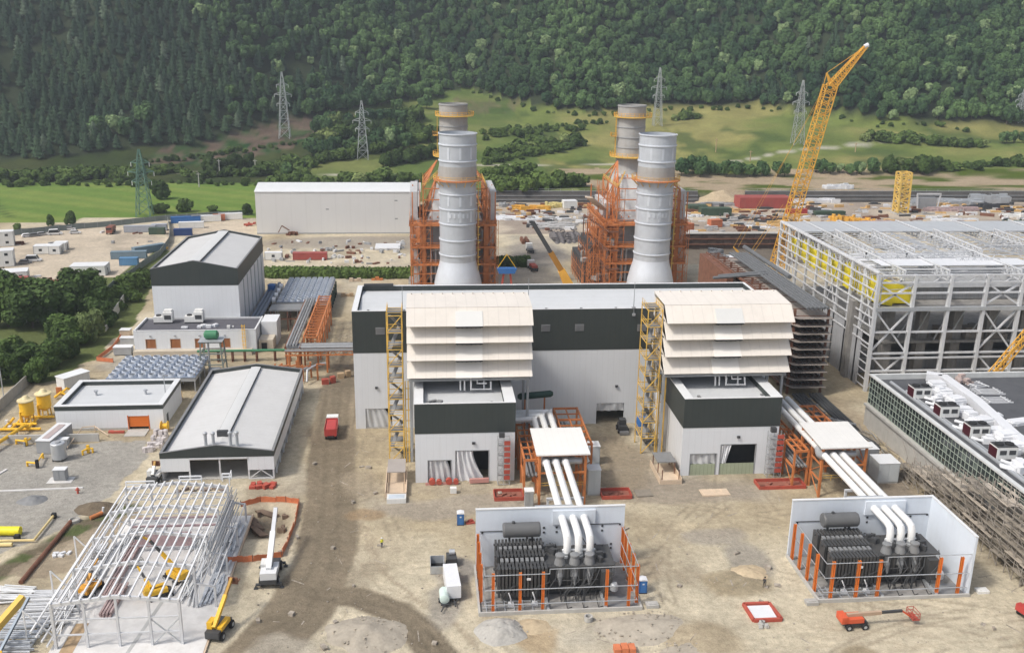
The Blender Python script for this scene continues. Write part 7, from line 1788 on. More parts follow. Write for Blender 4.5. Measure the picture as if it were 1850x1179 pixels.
# yellow crane boom at the corner
t = thing('truck_crane', 'yellow crane boom with black ram rising beside the white beam bundles', 'crane', (-59, 113, 0))
a = Vector((-59.5, 112.2, 1.5)); b = GY(42, 1078, 121.0); m = MB(); m.bar(a, b, .85, .95); m.build('boom', M('pale_crane_yellow', (.70,.46,.10), .5, var=.1), t)
m = MB(); c = GY(20, 1176, 114.5); m.bar((-56.4, 113.6, 1), b+Vector((.9, -.4, .2)), .35); m.build('ram', M('blue_grey_ram', (.15,.18,.22), .4, metal=.4), t)
m = MB(); m.rbox(-58.5, 111.5, .6, 7, 2.6, 1.3, .4); m.build('carrier', YEL2, t)
for k in range(3):
    for s in (-1.2, 1.2): m = MB(); m.wheel((-60.6+k*2.2-s*.3, 110.6+k*.9+s, .6), .6, .45, (-.39, .92, 0)); m.build('wheel', BLACK, t)
# red truck
p = G(600, 783); t = thing('tipper_truck', 'red tipper truck with white cab driving on the dirt track', 'truck', (p.x, p.y, 0), rz=R_(91))
m = MB(); m.box(-3.6, 3.6, -.5, .5, .7, 1.05); m.build('chassis', DGREY, t, local=True)
m = MB(); m.extr([(1.7, -1.2, .9), (3.7, -1.2, .9), (3.7, -1.2, 2.2), (3.4, -1.2, 3.0), (1.7, -1.2, 3.0)], (0, 2.4, 0)); m.build('cab', WHTC, t, local=True)
m = MB(); m.extr([(3.72, -1.1, 2.15), (3.72, 1.1, 2.15), (3.45, 1.1, 2.9), (3.45, -1.1, 2.9)], (.03, 0, 0)); m.build('windscreen', WINDOW, t, local=True)
m = MB(); m.box(-3.7, 1.5, -1.25, 1.25, 1.1, 1.3); m.box(-3.7, 1.5, -1.25, -1.15, 1.3, 2.7); m.box(-3.7, 1.5, 1.15, 1.25, 1.3, 2.7); m.box(1.4, 1.5, -1.15, 1.15, 1.3, 2.9); m.box(-3.7, -3.6, -1.15, 1.15, 1.3, 2.5)
m.extr([(-3.5, -1.0, 2.3), (1.3, -1.0, 2.5), (1.3, 1.0, 2.5), (-3.5, 1.0, 2.3)], (0, 0, .2)); m.build('tipper_body', REDV, t, local=True)
for sx in (-2.6, -1.3, 2.6):
    for sy in (-1.0, 1.0): m = MB(); m.wheel((sx, sy, .52), .52, .4, (0, 1, 0)); m.build('wheel', BLACK, t, local=True)
for sy in (-.9, .9): m = MB(); m.box(-3.76, -3.7, sy-.15, sy+.15, .95, 1.15); m.build('tail_light', REDB, t, local=True)
# white van / compressor trailers by the first enclosure
p = G(820, 1085); t = thing('box_trailer', 'white box trailer with hitch standing left of the nearer enclosure', 'trailer', (p.x, p.y, 0), rz=R_(94))
m = MB(); m.box(-.2, 6.2, -1.05, 1.05, .6, 2.6); m.build('box', TARP, t, local=True); m = MB(); m.box(-.3, 6.3, -.9, .9, .45, .597); m.bar((-.3, 0, .5), (-2.2, 0, .5), .16); m.bar((-.2, -.7, .5), (-1.4, 0, .5), .12); m.bar((-.2, .7, .5), (-1.4, 0, .5), .12); m.build('chassis', DGREY, t, local=True)
for sy in (-1.1, 1.1): m = MB(); m.wheel((3.0, sy, .35), .35, .22, (0, 1, 0)); m.build('wheel', BLACK, t, local=True)
m = MB(); m.box(6.4, 7.5, -.9, .9, .3, 1.3); m.build('yellow_bin', YELLOW, t, local=True)
p = G(803, 1090); t = thing('water_bowser', 'pale green rounded tank trailer next to the white box trailer', 'tank trailer', (p.x, p.y, 0), rz=R_(92))
m = MB(); m.tube([(-.9, 0, 1.2), (-.75, 0, 1.2), (1.6, 0, 1.2), (1.8, 0, 1.2)], [.45, .72, .72, .45], 14); m.build('tank', M('pale_aqua', (.52,.62,.58), .5), t, local=True); m = MB(); m.box(-1, 1.9, -.6, .6, .35, .5); m.bar((-1, 0, .45), (-2.6, .6, .45), .14); m.build('chassis', DGREY, t, local=True)
for sy in (-.75, .75): m = MB(); m.wheel((.5, sy, .33), .33, .2, (0, 1, 0)); m.build('wheel', BLACK, t, local=True)
p = G(790, 1028); t = thing('waste_skip', 'open steel skip with dark inside left of the nearer enclosure', 'skip', (p.x, p.y, 0))
m = MB(); x, y = p.x, p.y; m.box(x-1.1, x-1.0, y-1.5, y+1.5, .1, 1.6); m.box(x+1.0, x+1.1, y-1.5, y+1.5, .1, 1.6); m.box(x-1, x+1, y-1.5, y-1.4, .1, 1.4); m.box(x-1, x+1, y+1.4, y+1.5, .1, 1.6); m.build('side', GALV, t); m = MB(); m.box(x-.99, x+.99, y-1.39, y+1.39, .1, .3); m.build('bottom', BLACK, t)
p = G(816, 1018); t = thing('generator_set', 'small dark generator with round drum beside the open skip', 'generator', (p.x, p.y, 0)); m = MB(); m.rbox(p.x, p.y, .3, 1.5, 2.2, 1.2, .1); m.build('housing', DGREY, t); m = MB(); m.tube([(p.x-.4, p.y+.4, 1.9), (p.x+.5, p.y+.4, 1.9)], .45, 12); m.build('drum', GALV, t)
for s in (-.8, .8): m = MB(); m.wheel((p.x+s, p.y, .35), .35, .2, (1, 0, 0)); m.build('wheel', BLACK, t)
# toilets
for k, (px, py, lb) in enumerate(((832, 946, 'blue portable toilet standing left behind the nearer enclosure wall'), (1160, 1068, 'blue portable toilet right of the nearer enclosure rails'))):
    p = G(px, py); x, y = p.x, p.y; t = thing('portable_toilet', lb, 'toilet', (x, y, 0), group='blue portable toilets')
    m = MB(); m.box(x-.58, x+.58, y-.58, y+.58, .12, 2.15); m.build('cabin', BLUE, t); m = MB(); m.extr([(x-.62, y-.62, 2.153), (x+.62, y-.62, 2.153), (x+.62, y-.62, 2.25), (x, y-.62, 2.42), (x-.62, y-.62, 2.25)], (0, 1.24, 0)); m.build('roof', TARP, t)
    m = MB(); m.box(x-.4, x+.4, y-.61, y-.585, .2, 2.0); dr = m.build('door', M('door_blue', (.05,.17,.42), .45), t); m = MB(); m.box(x-.15, x+.15, y-.625, y-.612, 1.5, 1.75); m.build('door_sign', CAP, dr); m = MB(); m.box(x-.6, x+.6, y-.6, y+.6, 0, .12); m.build('base', BLACK, t)
p = G(845, 945); m = MB(); m.rbox(p.x+.4, p.y, 0, 1.5, .8, .3, .2); m.rbox(p.x+.5, p.y+.2, .3, .8, .5, .3, .6); solo(m, 'red_pallet', REDB, 'small red pallet beside the blue toilet behind the wall', 'pallet', (p.x, p.y, 0))
# manhole ring, heaps
p = G(1063, 1120); m = MB(); m.lathe(p.x, p.y, [(.62, 0), (.62, .75), (.44, .75), (.44, .1)], 18); solo(m, 'concrete_ring', CONC, 'short concrete ring standing before the nearer enclosure kerb', 'ring', (p.x, p.y, 0))
for k, (px, py, rx, ry, h, mt, nm, lb) in enumerate(((905, 1140, 3.9, 3.2, 1.7, GRAVELP, 'gravel_heap', 'conical grey gravel heap before the nearer enclosure kerb'), (1170, 1135, 7.5, 4.2, .9, RUBBLE, 'rubble_heap', 'wide low rubble heap right of the concrete ring'),
        (655, 1150, 6.2, 5.2, 1.4, RUBBLE, 'rubble_heap', 'rubble heap inside the curve of the dark track'), (1350, 1035, 4.0, 2.8, .9, SANDP, 'sand_heap', 'low brown sand heap between the two enclosures'), (960, 1130, 3, 2.0, .5, SANDP, 'sand_heap', 'small orange brown sand spill by the gravel heap'),
        (1250, 1170, 5, 3.2, .5, RUBBLE, 'rubble_heap', 'flat rubble spread near the red crates'))):
    p = G(px, py); solo(heap(p.x, p.y, rx, ry, h, k+10, 40), nm, mt, lb, 'heap', (p.x, p.y, 0))
    if mt is RUBBLE or mt is GRAVELP:
        m = MB(); rr = random.Random(k+50)
        for i in range(90 if mt is RUBBLE else 30):
            a = rr.random()*6.28; q = rr.random()**.6*1.05; s = rr.uniform(.1, .3 if mt is RUBBLE else .2); zz = h*max(0, 1-q**1.25)*.9
            m.rbox(p.x+math.cos(a)*q*rx, p.y+math.sin(a)*q*ry, zz-.05, s, s*rr.uniform(.6, 1.2), s*.7, rr.random()*3)
        o = m.build('loose_stones', mt); tag(o, 'loose broken stones scattered over and around the %s' % lb[:40].rsplit(' ', 1)[0], 'stones', kind='stuff')
p = G(1128, 1176); m = MB()
for i in range(3): m.rbox(p.x-1+i*1.0, p.y, 0, .9, 1.4, .8+.12*(i % 2))
solo(m, 'red_crate', MESHO, 'orange red crates at the lower edge beyond the rubble', 'crates', (p.x, p.y, 0))
p = G(1378, 1130); m = MB()
for i in range(9): m.rbox(p.x+.5*math.cos(i), p.y+.6*math.sin(i*1.7), 0, .5, .4, .3+.1*(i % 3), i)
solo(m, 'broken_concrete', CONC, 'lumps of broken concrete beside the red framed hatch', 'rubble', (p.x, p.y, 0))
# orange mesh fence round the pit
t = thing('orange_safety_fence', 'orange netting fence round the dug pit beside the dirt track', 'safety fence', (-27, 150, 0))
P = [(-32.6, 156.4), (-29.5, 158.0), (-25, 157.6), (-22.6, 156.8), (-22.4, 150), (-22.8, 143), (-23.2, 138.8), (-27.5, 137.6), (-31.4, 137.4)]
m = MB(); rr = random.Random(4)
for a, b in zip(P[:-1], P[1:]):
    A, B = Vector((*a, 0)), Vector((*b, 0)); n = 5
    for i in range(n):
        p, q = A.lerp(B, i/n), A.lerp(B, (i+1)/n); z0, z1 = Hs(p.x, p.y)+rr.uniform(-.15, .1), Hs(q.x, q.y)+rr.uniform(-.15, .1)
        o = Vector((rr.uniform(-.15, .15), rr.uniform(-.15, .15), 0)); m.extr([p+Vector((0,0,z0)), q+Vector((0,0,z1)), q+o+Vector((0,0,z1+1.05)), p+Vector((0,0,z0+1.05))], (.06, .06, .0))
m.build('netting', MESHO, t); m = MB()
for a in P: z = Hs(*a); m.bar((*a, z), (*a, z+1.25), .1)
m.build('post', RUST, t)
m = MB()
for k, (a, b) in enumerate((((-31.5, 153.5), (-29, 150)), ((-31, 151), (-28, 147.5)), ((-30, 155), (-27, 153.8)))): m.extr([(*a, Hs(*a)+.1), (*b, Hs(*b)+.2), (b[0]+1.3, b[1]+.3, Hs(b[0]+1.3, b[1]+.3)+.3), (a[0]+1.3, a[1]+.3, Hs(a[0]+1.3, a[1]+.3)+.2)], (0, 0, .25))
for k in range(10): x, y = -27+rr.uniform(-2.5, 3), 151+rr.uniform(-3, 4); m.rbox(x, y, Hs(x, y), rr.uniform(.5, 1.6), .4, rr.uniform(.3, 1.0), rr.random()*3)
solo(m, 'formwork', M('brown_formwork', (.17,.12,.085), .85, var=.3), 'brown formwork boards and blocks inside the netted pit', 'formwork', (-29, 151, 0))
m = MB(); p = G(335, 905)
for i in range(8): m.rbox(-28.8-3+(i % 4)*1.2, 163.5+(i//4)*1.0, 0, 1.1, .8, .5+.15*(i % 3), i*.4)
solo(m, 'red_formwork', REDB, 'red formwork pieces lying before the workshop front bay', 'formwork', (-32, 163, 0))
m = MB()
for i in range(7): m.rbox(-45+i*1.3, 163+.6*(i % 2), 0, 1.0, .8, .3+.2*(i % 3), i*.9)
solo(m, 'site_debris', M('mixed_grey_brown', (.24,.19,.16), .8, var=.4), 'grey brown site debris before the workshop opening', 'debris', (-42, 163, 0))

m = MB(); rr = random.Random(99)
for k in range(900):
    x, y = rr.uniform(-25, 96), rr.uniform(104, 188)
    if (5 < x < 33 and 119 < y < 136) or (55 < x < 84 and 118 < y < 136) or (-4 < x < 18 and y > 161) or (45 < x < 69 and y > 161): continue
    z = Hs(x, y)-.02; q = rr.random()
    if q < .8: s = rr.uniform(.06, .26); m.rbox(x, y, z, s, s*rr.uniform(.5, 1), s*.6, rr.random()*3)
    elif q < .93: m.rbox(x, y, z, rr.uniform(.6, 2.6), rr.uniform(.06, .2), .06, rr.random()*3)
    else: m.rbox(x, y, z, rr.uniform(.4, 1.2), rr.uniform(.3, .8), rr.uniform(.05, .5), rr.random()*3)
o = m.build('site_litter', M('mixed_litter', (.34,.30,.25), .9, var=.6, scale=1.4)); tag(o, 'small stones, offcuts and scraps littering the bare construction ground', 'debris', kind='stuff')
# ---- people
def person(label, px, py, shirt, trousers, helmet, a, lean=0.0):
    p = G(px, py); t = bpy.data.meshes.new('person')
    J = {'pelvis': (0,0,.95), 'waist': (0,.0,1.1), 'chest': (0,-.02,1.35), 'neck': (0,-.02,1.5), 'head0': (0,-.03,1.6), 'head1': (0,-.03,1.72),
         'shl': (-.19,-.02,1.42), 'ell': (-.27,.02,1.14), 'wrl': (-.25,-.10,.92), 'hal': (-.25,-.14,.84), 'shr': (.19,-.02,1.42), 'elr': (.28,.02,1.15), 'wrr': (.24,-.14,.95), 'har': (.23,-.19,.88),
         'hil': (-.10,0,.92), 'knl': (-.12,-.08,.50), 'anl': (-.12,.0,.09), 'tol': (-.13,-.17,.04), 'hir': (.10,0,.92), 'knr': (.12,.02,.50), 'anr': (.12,.12,.09), 'tor': (.13,-.05,.04)}
    Rd = {'pelvis': .15, 'waist': .13, 'chest': .155, 'neck': .06, 'head0': .09, 'head1': .10, 'shl': .075, 'ell': .05, 'wrl': .036, 'hal': .04, 'shr': .075, 'elr': .05, 'wrr': .036, 'har': .04, 'hil': .10, 'knl': .068, 'anl': .05, 'tol': .045, 'hir': .10, 'knr': .068, 'anr': .05, 'tor': .045}
    E = [('pelvis','waist'),('waist','chest'),('chest','neck'),('neck','head0'),('head0','head1'),('chest','shl'),('shl','ell'),('ell','wrl'),('wrl','hal'),('chest','shr'),('shr','elr'),('elr','wrr'),('wrr','har'),('pelvis','hil'),('hil','knl'),('knl','anl'),('anl','tol'),('pelvis','hir'),('hir','knr'),('knr','anr'),('anr','tor')]
    K = list(J); t.from_pydata([J[k] for k in K], [(K.index(a_), K.index(b_)) for a_, b_ in E], [])
    o = bpy.data.objects.new('person', t); COL.objects.link(o)
    sk = o.modifiers.new('skin', 'SKIN'); sk.use_smooth_shade = True
    for i, k in enumerate(K): t.skin_vertices[0].data[i].radius = (Rd[k], Rd[k]*.85); t.skin_vertices[0].data[i].use_root = (k == 'pelvis')
    o.modifiers.new('sub', 'SUBSURF').levels = 2; o.modifiers['sub'].render_levels = 2
    m = bpy.data.materials.new('clothed_figure'); m.use_nodes = True; nt = m.node_tree; b = nt.nodes['Principled BSDF']; b.inputs['Roughness'].default_value = .8
    tc = nd(nt, 'ShaderNodeTexCoord'); sp = nd(nt, 'ShaderNodeSeparateXYZ'); nt.links.new(tc.outputs['Object'], sp.inputs[0])
    rp = nd(nt, 'ShaderNodeValToRGB'); rp.color_ramp.interpolation = 'CONSTANT'; mr = nd(nt, 'ShaderNodeMath', operation='DIVIDE'); mr.inputs[1].default_value = 2.0; nt.links.new(sp.outputs['Z'], mr.inputs[0]); nt.links.new(mr.outputs[0], rp.inputs[0])
    el = rp.color_ramp.elements; el[0].position = 0; el[0].color = (.03,.025,.02,1); el[1].position = .06; el[1].color = (*trousers, 1)
    for pos, c in ((.5, shirt), (.755, (.45,.27,.19))): e_ = el.new(pos); e_.color = (*c, 1)
    nt.links.new(rp.outputs[0], b.inputs['Base Color']); t.materials.append(m)
    o.location = (p.x, p.y, Hs(p.x, p.y)); o.rotation_euler = (0, 0, a); tag(o, label, 'person')
    h = MB(); h.lathe(0, -.03, [(.135, 1.70), (.14, 1.72), (.125, 1.80), (.08, 1.86), (.02, 1.875)], 14); h.rbox(0, -.13, 1.70, .18, .12, .02); c = h.build('helmet', helmet); c.parent = o; c.location = (0, 0, 0)
    v = MB(); v.lathe(0, -.02, [(.175, 1.08), (.19, 1.2), (.195, 1.36), (.15, 1.46)], 12); c = v.build('vest', HIVIS if shirt[0] > .4 else DGREY); c.parent = o; c.scale = (1, .8, 1)
person('person in yellow vest and dark trousers walking on bare dirt', 690, 989, (.7,.65,.06), (.05,.055,.08), TARP, .6)
person('person in dark clothes standing on dirt between the enclosures', 1380, 1062, (.03,.03,.035), (.02,.02,.025), BLACK, 2.2)
# ================================================================== FAR SIDE: WAREHOUSE, LOT, STORAGE YARD, PYLONS
x0, x1, y0, y1 = -68.2, -1.5, 397.5, 420
t = thing('warehouse', 'long plain white warehouse beyond the tall gabled building', 'warehouse', ((x0+x1)/2, y0, 0))
m = MB(); wallx(m, x0, x1, y0, y0+.4, 0, 17.4); m.box(x0, x1, y1-.4, y1, 0, 17.4); m.box(x0, x0+.4, y0+.4, y1-.4, 0, 17.4); m.box(x1-.4, x1, y0+.4, y1-.4, 0, 17.4); m.build('wall', M('warehouse_panel', (.66,.655,.645), .55, var=.03, scale=.08, rib=.05, ribscale=6, dirt=.06), t)
m = MB(); m.extr([(x0-.3, y0-.3, 17.41), (x0-.3, y1+.3, 17.41), (x0-.3, (y0+y1)/2, 19.6)], (x1-x0+.6, 0, 0)); m.build('roof', CAP, t)
m = MB(); m.box(x0-.05, x1+.05, y0-.08, y0-.005, 0, .5); m.build('plinth', GREY, t)
m = MB()
for k, (a, z) in enumerate(((-12, 13.5), (-12, 6), (-40, 10))): m.box(a, a+1.2, y0-.08, y0-.005, z, z+.5)
m.build('wall_sign', GREY, t)
m = MB(); m.lathe(-2.8, 398.6, [(.8, 17.5), (.8, 21.8), (.5, 22)], 10); m.build('flue', MID, t)

def container(px, py, L, mt, label, a=0.0, h=2.6, w=2.45, group=None, z=0.0, cat='container', stack=1):
    p = G(px, py, z); t = thing('shipping_container' if cat == 'container' else 'site_cabin', label, cat, (p.x, p.y+w/2, z), rz=a, group=group)
    m = MB(); m.rbox(0, 0, .15, L, w, h*stack-.15); m.build('body', mt, t, local=True)
    m = MB(); m.rbox(0, 0, h*stack+.002, L+.1, w+.1, .1); m.build('roof', mt if cat == 'container' and mt is not WHTC else CAP, t, local=True)
    m = MB()
    for sx in (-1, 1):
        for sy in (-1, 1): m.rbox(sx*(L/2-.06), sy*(w/2-.06), 0, .2, .2, h*stack+.12)
    m.build('corner_post', mt if cat == 'container' else GREY, t, local=True)
    if cat != 'container':
        m = MB(); n = max(1, int(L/3.5))
        for s in range(stack):
            for i in range(n): c = -L/2+(i+.5)*L/n; m.box(c-.55, c+.55, -w/2-.03, -w/2-.005, .15+s*h+1.0, .15+s*h+1.9)
        m.build('window', WINDOW, t, local=True)
        m = MB(); m.box(L/2+.005, L/2+.03, -.45, .45, .2, 2.2); m.build('door', DGREY, t, local=True)
    else:
        m = MB()
        for s in (-.62, .62): m.box(L/2+.005, L/2+.04, s-.55, s+.55, .3, h*stack-.15)
        m.build('door', mt, t, local=True)
    return t
# lot: cabins and containers
container(158, 499, 11.5, WHTC, 'long white site cabin standing alone near the dark green trees', .06, 3.4, 6.2, cat='cabin')
container(85, 459, 9.5, WHTC, 'white cabin in the pale lot left of the small square one', .12, 3.0, 4.0, cat='cabin')
container(108, 453, 4.4, WHTC, 'small square white cabin with dark door in the pale lot', .1, 2.9, 4.0, cat='cabin')
container(98, 460, 4.0, WHTC, 'middle white cabin between the long and the square cabins', .1, 3.1, 3.6, cat='cabin')
container(-2, 446, 9.5, WHTC, 'two storey white cabin at the upper lot corner', .3, 2.8, 4.5, cat='cabin', stack=2)
container(-4, 483, 9.0, WHTC, 'two storey white cabin block nearer the red container', .3, 2.8, 5.5, cat='cabin', stack=2)
container(8, 509, 12.5, WHTC, 'wide white cabin roof behind the red container front', .28, 3.0, 6.0, cat='cabin')
container(12, 518, 12.2, REDC, 'red container below the wide white cabin at the lot edge', .28)
container(232, 480, 6.1, BLUEL, 'bright blue short container beside the grey blue row', .05)
container(232, 468, 12.2, BLUEG, 'grey blue long container behind the bright blue one', .10, group='grey blue container row')
container(268, 457, 12.2, BLUEG, 'grey container continuing the row toward the tall gabled roof', .75, group='grey blue container row')
container(252, 420, 12.2, M('grey_container', (.36,.38,.42), .5, rib=.2, ribscale=.6, dirt=.1), 'pale grey long container by the far lot fence', .08)
container(287, 417, 6.1, M('grey_container', (.36,.38,.42), .5), 'short pale grey container touching the long pale grey one', .08)
container(283, 424, 6.1, GRNC, 'short dark green container before the pale grey ones', .05)
container(335, 403, 12.2, BLUE, 'deep blue container in the row beside the warehouse', .2, group='containers beside the warehouse end')
container(372, 401, 12.2, WHTC, 'white container right of the deep blue one near the warehouse', .2, group='containers beside the warehouse end')
container(395, 399, 5.0, ORC, 'short salmon container between two white ones', .2, group='containers beside the warehouse end')
container(416, 397, 10.0, WHTC, 'white container nearest the warehouse end wall', .2, group='containers beside the warehouse end')
container(345, 413, 10.0, WHTC, 'white container with things on its roof before the deep blue one', .15)
container(330, 426, 7.0, M('navy_container', (.02,.05,.16), .5, rib=.2, ribscale=.6), 'navy container tucked behind the tall gabled roof', .1)
container(494, 470, 6.1, WHTC, 'white cabin beside the dark red long container', 0, 2.7, cat='cabin')
container(560, 470, 12.2, REDC, 'dark red long container standing before the warehouse', 0)
container(700, 452, 9.5, TARP, 'flat white covered platform on dirt before the warehouse', 0, .7, 9)
# fence of the lot
def fence(P, h, label, mt, panel=4.0):
    t = thing('panel_fence', label, 'fence', (P[0].x, P[0].y, 0)); m = MB(); po = MB()
    for a, b in zip(P[:-1], P[1:]):
        n = max(1, int((b-a).length/panel))
        for i in range(n):
            p, q = a.lerp(b, i/n), a.lerp(b, (i+1)/n); m.bar((p.x, p.y, Hs(p.x, p.y)+h/2), (q.x, q.y, Hs(q.x, q.y)+h/2), .08, h*.94); po.bar((p.x, p.y, Hs(p.x, p.y)-.2), (p.x, p.y, Hs(p.x, p.y)+h+.1), .16)
    m.build('panel', mt, t); po.build('post', GREY, t)
FG = M('dull_green_fence', (.17,.20,.19), .7, var=.15)
fence([G(*q) for q in ((-60, 435), (20, 426), (60, 422), (130, 415), (200, 409), (300, 398), (450, 388))], 2.4, 'dull green panel fence along the far edge of the lot by the crops', FG)
fence([G(*q) for q in ((306, 440), (290, 462), (262, 480), (240, 497), (205, 520), (185, 540))], 2.4, 'dull green panel fence between the blue containers and the trees', FG)
fence([G(*q) for q in ((306, 440), (308, 420), (303, 400))], 2.4, 'short fence piece with blue tops behind the tall gabled roof', FG)
def car(px, py, label, mt, a, van=False, group=None):
    p = G(px, py); t = thing('parked_car' if not van else 'parked_van', label, 'car' if not van else 'van', (p.x, p.y, 0), rz=a, group=group)
    m = MB(); L, w = (4.3, 1.75) if not van else (5.4, 2.0); hb = .85 if not van else 1.0; ht = 1.45 if not van else 2.3
    prof = [(-L/2, .3), (L/2, .3), (L/2, hb*.8), (L/2-.9, hb), (L/2-1.6, ht), (-L/2+.6, ht), (-L/2, hb)]
    m.extr([(x, -w/2, z) for x, z in prof], (0, w, 0)); m.build('body', mt, t, local=True)
    m = MB(); s = w/2+.01
    for y in (-s, s-.02): m.extr([(L/2-1.05, y, hb+.05), (L/2-1.62, y, ht-.1), (-L/2+.7, y, ht-.1), (-L/2+.3, y, hb+.05)], (0, .02, 0))
    m.extr([(L/2-.93, -w/2+.1, hb+.03), (L/2-.93, w/2-.1, hb+.03), (L/2-1.58, w/2-.1, ht-.05), (L/2-1.58, -w/2+.1, ht-.05)], (.03, 0, .02)); m.build('window', WINDOW, t, local=True)
    for sx in (-L*.3, L*.3):
        for sy in (-w/2+.1, w/2-.1): m = MB(); m.wheel((sx, sy, .32), .32, .22, (0, 1, 0), 10); m.build('wheel', BLACK, t, local=True)
CW = M('car_white', (.72,.72,.72), .3, var=.03); CG = M('car_grey', (.22,.23,.25), .3, metal=.4, var=.03); CS = M('car_silver', (.45,.46,.48), .3, metal=.4, var=.03)
car(50, 428, 'white car first of the row along the lot fence', CW, .5)
car(63, 427, 'dark grey car parked between two lighter cars at the fence', CG, .5)
car(77, 425, 'silver car right of the dark grey one at the fence', CS, .5)
car(100, 424, 'white van parked alone at the lot fence', CW, .3, True)
car(136, 422, 'white car standing below a white pickup near the fence', CW, .2)
car(127, 415, 'white pickup tight against the lot fence', CW, .2)
car(61, 472, 'white van below the row of white cabins', CW, .1, True)
car(46, 476, 'dark car parked beside the white van below the cabins', CG, .3)
p = G(201, 421); t = thing('dump_truck', 'brown red dump truck standing in the pale lot', 'truck', (p.x, p.y, 0), rz=R_(-85))
m = MB(); m.box(-3.6, 3.6, -1.1, 1.1, .7, 1.1); m.box(1.8, 3.6, -1.2, 1.2, 1.103, 3.0); m.build('cab', M('brown_red', (.26,.09,.06), .5), t, local=True); m = MB(); m.extr([(-3.7, -1.25, 1.2), (1.5, -1.25, 1.2), (1.7, -1.25, 3.1), (-3.7, -1.25, 2.8)], (0, 2.5, 0)); m.build('tipper', M('brown_red2', (.22,.10,.07), .6), t, local=True)
m = MB(); m.box(3.61, 3.65, -1, 1, 2.0, 2.8); m.build('windscreen', WINDOW, t, local=True)
for sx in (-2.4, -1.1, 2.6):
    for sy in (-1.1, 1.1): m = MB(); m.wheel((sx, sy, .55), .55, .4, (0, 1, 0), 10); m.build('wheel', BLACK, t, local=True)
for k, (px, py, mt, lb) in enumerate(((35, 441, RUST, 'dark rusty scrap pile by the upper cabins'), (62, 518, WOOD, 'brown brushwood and boards beside the red container'), (72, 518, DIRTP, 'round dark cable drum near the brushwood'), (100, 510, RUST, 'low rusty heap near the dark trees'), (290, 450, YELLOW, 'yellow machine parts heap behind the tall roof'), (450, 408, REDB, 'red machinery parts close to the warehouse corner'), (528, 425, RUST, 'brown excavator at the warehouse wall'), (612, 466, WHTC, 'white pipe spools near the dark red container'), (590, 452, GREY, 'grey scrap and tubes before the warehouse'))):
    p = G(px, py); m = MB(); rr = random.Random(k+7)
    for i in range(12): m.rbox(p.x+rr.uniform(-2.2, 2.2), p.y+rr.uniform(-1, 1.4), rr.choice((0, 0, .5)), rr.uniform(.6, 2.6), rr.uniform(.3, .8), rr.uniform(.3, 1.0), rr.random()*3)
    if k == 6: m.bar((p.x-1, p.y, 2), (p.x-4, p.y, 4), .4); m.bar((p.x-4, p.y, 4), (p.x-5.5, p.y, 1.2), .35)
    if k == 2: m = MB(); m.tube([(p.x-.5, p.y, 1), (p.x-.45, p.y, 1), (p.x-.44, p.y, 1), (p.x+.44, p.y, 1), (p.x+.45, p.y, 1), (p.x+.5, p.y, 1)], [1, 1, .55, .55, 1, 1], 14)
    solo(m, 'material_pile' if k != 2 else 'cable_drum', mt if k != 2 else WOOD, lb, 'pile' if k != 2 else 'cable drum', (p.x, p.y, 0))
# pallets and crates near the hedge behind the hall
for k, (px, py, mt, lb) in enumerate(((681, 506, ORANGE, 'orange crate on the track end behind the hall corner'), (641, 508, PALEWOOD, 'pale pallet pair by the hedge end'), (716, 500, WHTC, 'small white post box by the hedge'), (627, 535, WOOD, 'brown scrap and straw heap beside the hall corner'))):
    p = G(px, py); m = MB()
    for i in range(3): m.rbox(p.x-1.2+i*1.3, p.y+.3*(i % 2), 0, 1.2, 1.0, .6+.5*((i+k) % 2), .1*i)
    solo(m, 'crate', mt, lb, 'crate', (p.x, p.y, 0))

# ---- retaining walls
t = thing('excavation_wall', 'dark brown stained retaining wall of the deep pit right of the boilers', 'retaining wall', (134, 394, -7))
m = MB()
for k in range(24): xa = 93+k*3.4; m.box(xa, xa+3.36, 394.1+.2*(k % 2), 395.2, -7.2, -.1-.2*(k % 3))
m.build('sheet_wall', M('pit_wall', (.10,.07,.055), .9, var=.45, scale=.25, bump=.3, dirt=.6, dirtc=(.045,.035,.03)), t)
m = MB(); m.box(93, 175, 393.6, 394.0, -2.3, -1.9); m.box(93, 175, 393.5, 394.0, -4.6, -4.2); m.build('waler', RUST, t)
m = MB(); m.box(92.5, 175.5, 393.8, 396.6, .0, .35); m.build('edge_kerb', CONC, t)
def embank(xa, xb, label):
    t = thing('canal_wall', label, 'retaining wall', ((xa+xb)/2, 475, 0))
    m = MB(); m.extr([(xa, 473.5, 0), (xa, 476.2, 5.0), (xa, 478.5, 5.0), (xa, 478.5, 0)], (xb-xa, 0, 0)); m.build('wall_face', M('dark_canal', (.075,.07,.065), .9, var=.4, scale=.2, dirt=.4, dirtc=(.13,.12,.11)), t)
    m = MB()
    for z, y in ((5.35, 476.4), (3.3, 474.9), (1.5, 473.9)): m.bar((xa, y, z), (xb, y, z), .3)
    for x in np.arange(xa, xb, 6): m.bar((x, 476.4, 4.9), (x, 476.4, 6.3), .16)
    m.bar((xa, 476.4, 6.3), (xb, 476.4, 6.3), .14); m.build('pipe_rail', GREY, t)
embank(20, 138, 'long dark canal wall with thin rails behind the storage yard left of the crane')
embank(163, 330, 'long dark canal wall with thin rails right of the crane mast')
m = heap(150, 478, 15, 9, 5.4, 31, 30); solo(m, 'earth_ramp', SANDP, 'sandy earth ramp breaking through the dark canal wall', 'ramp', (150, 478, 0))

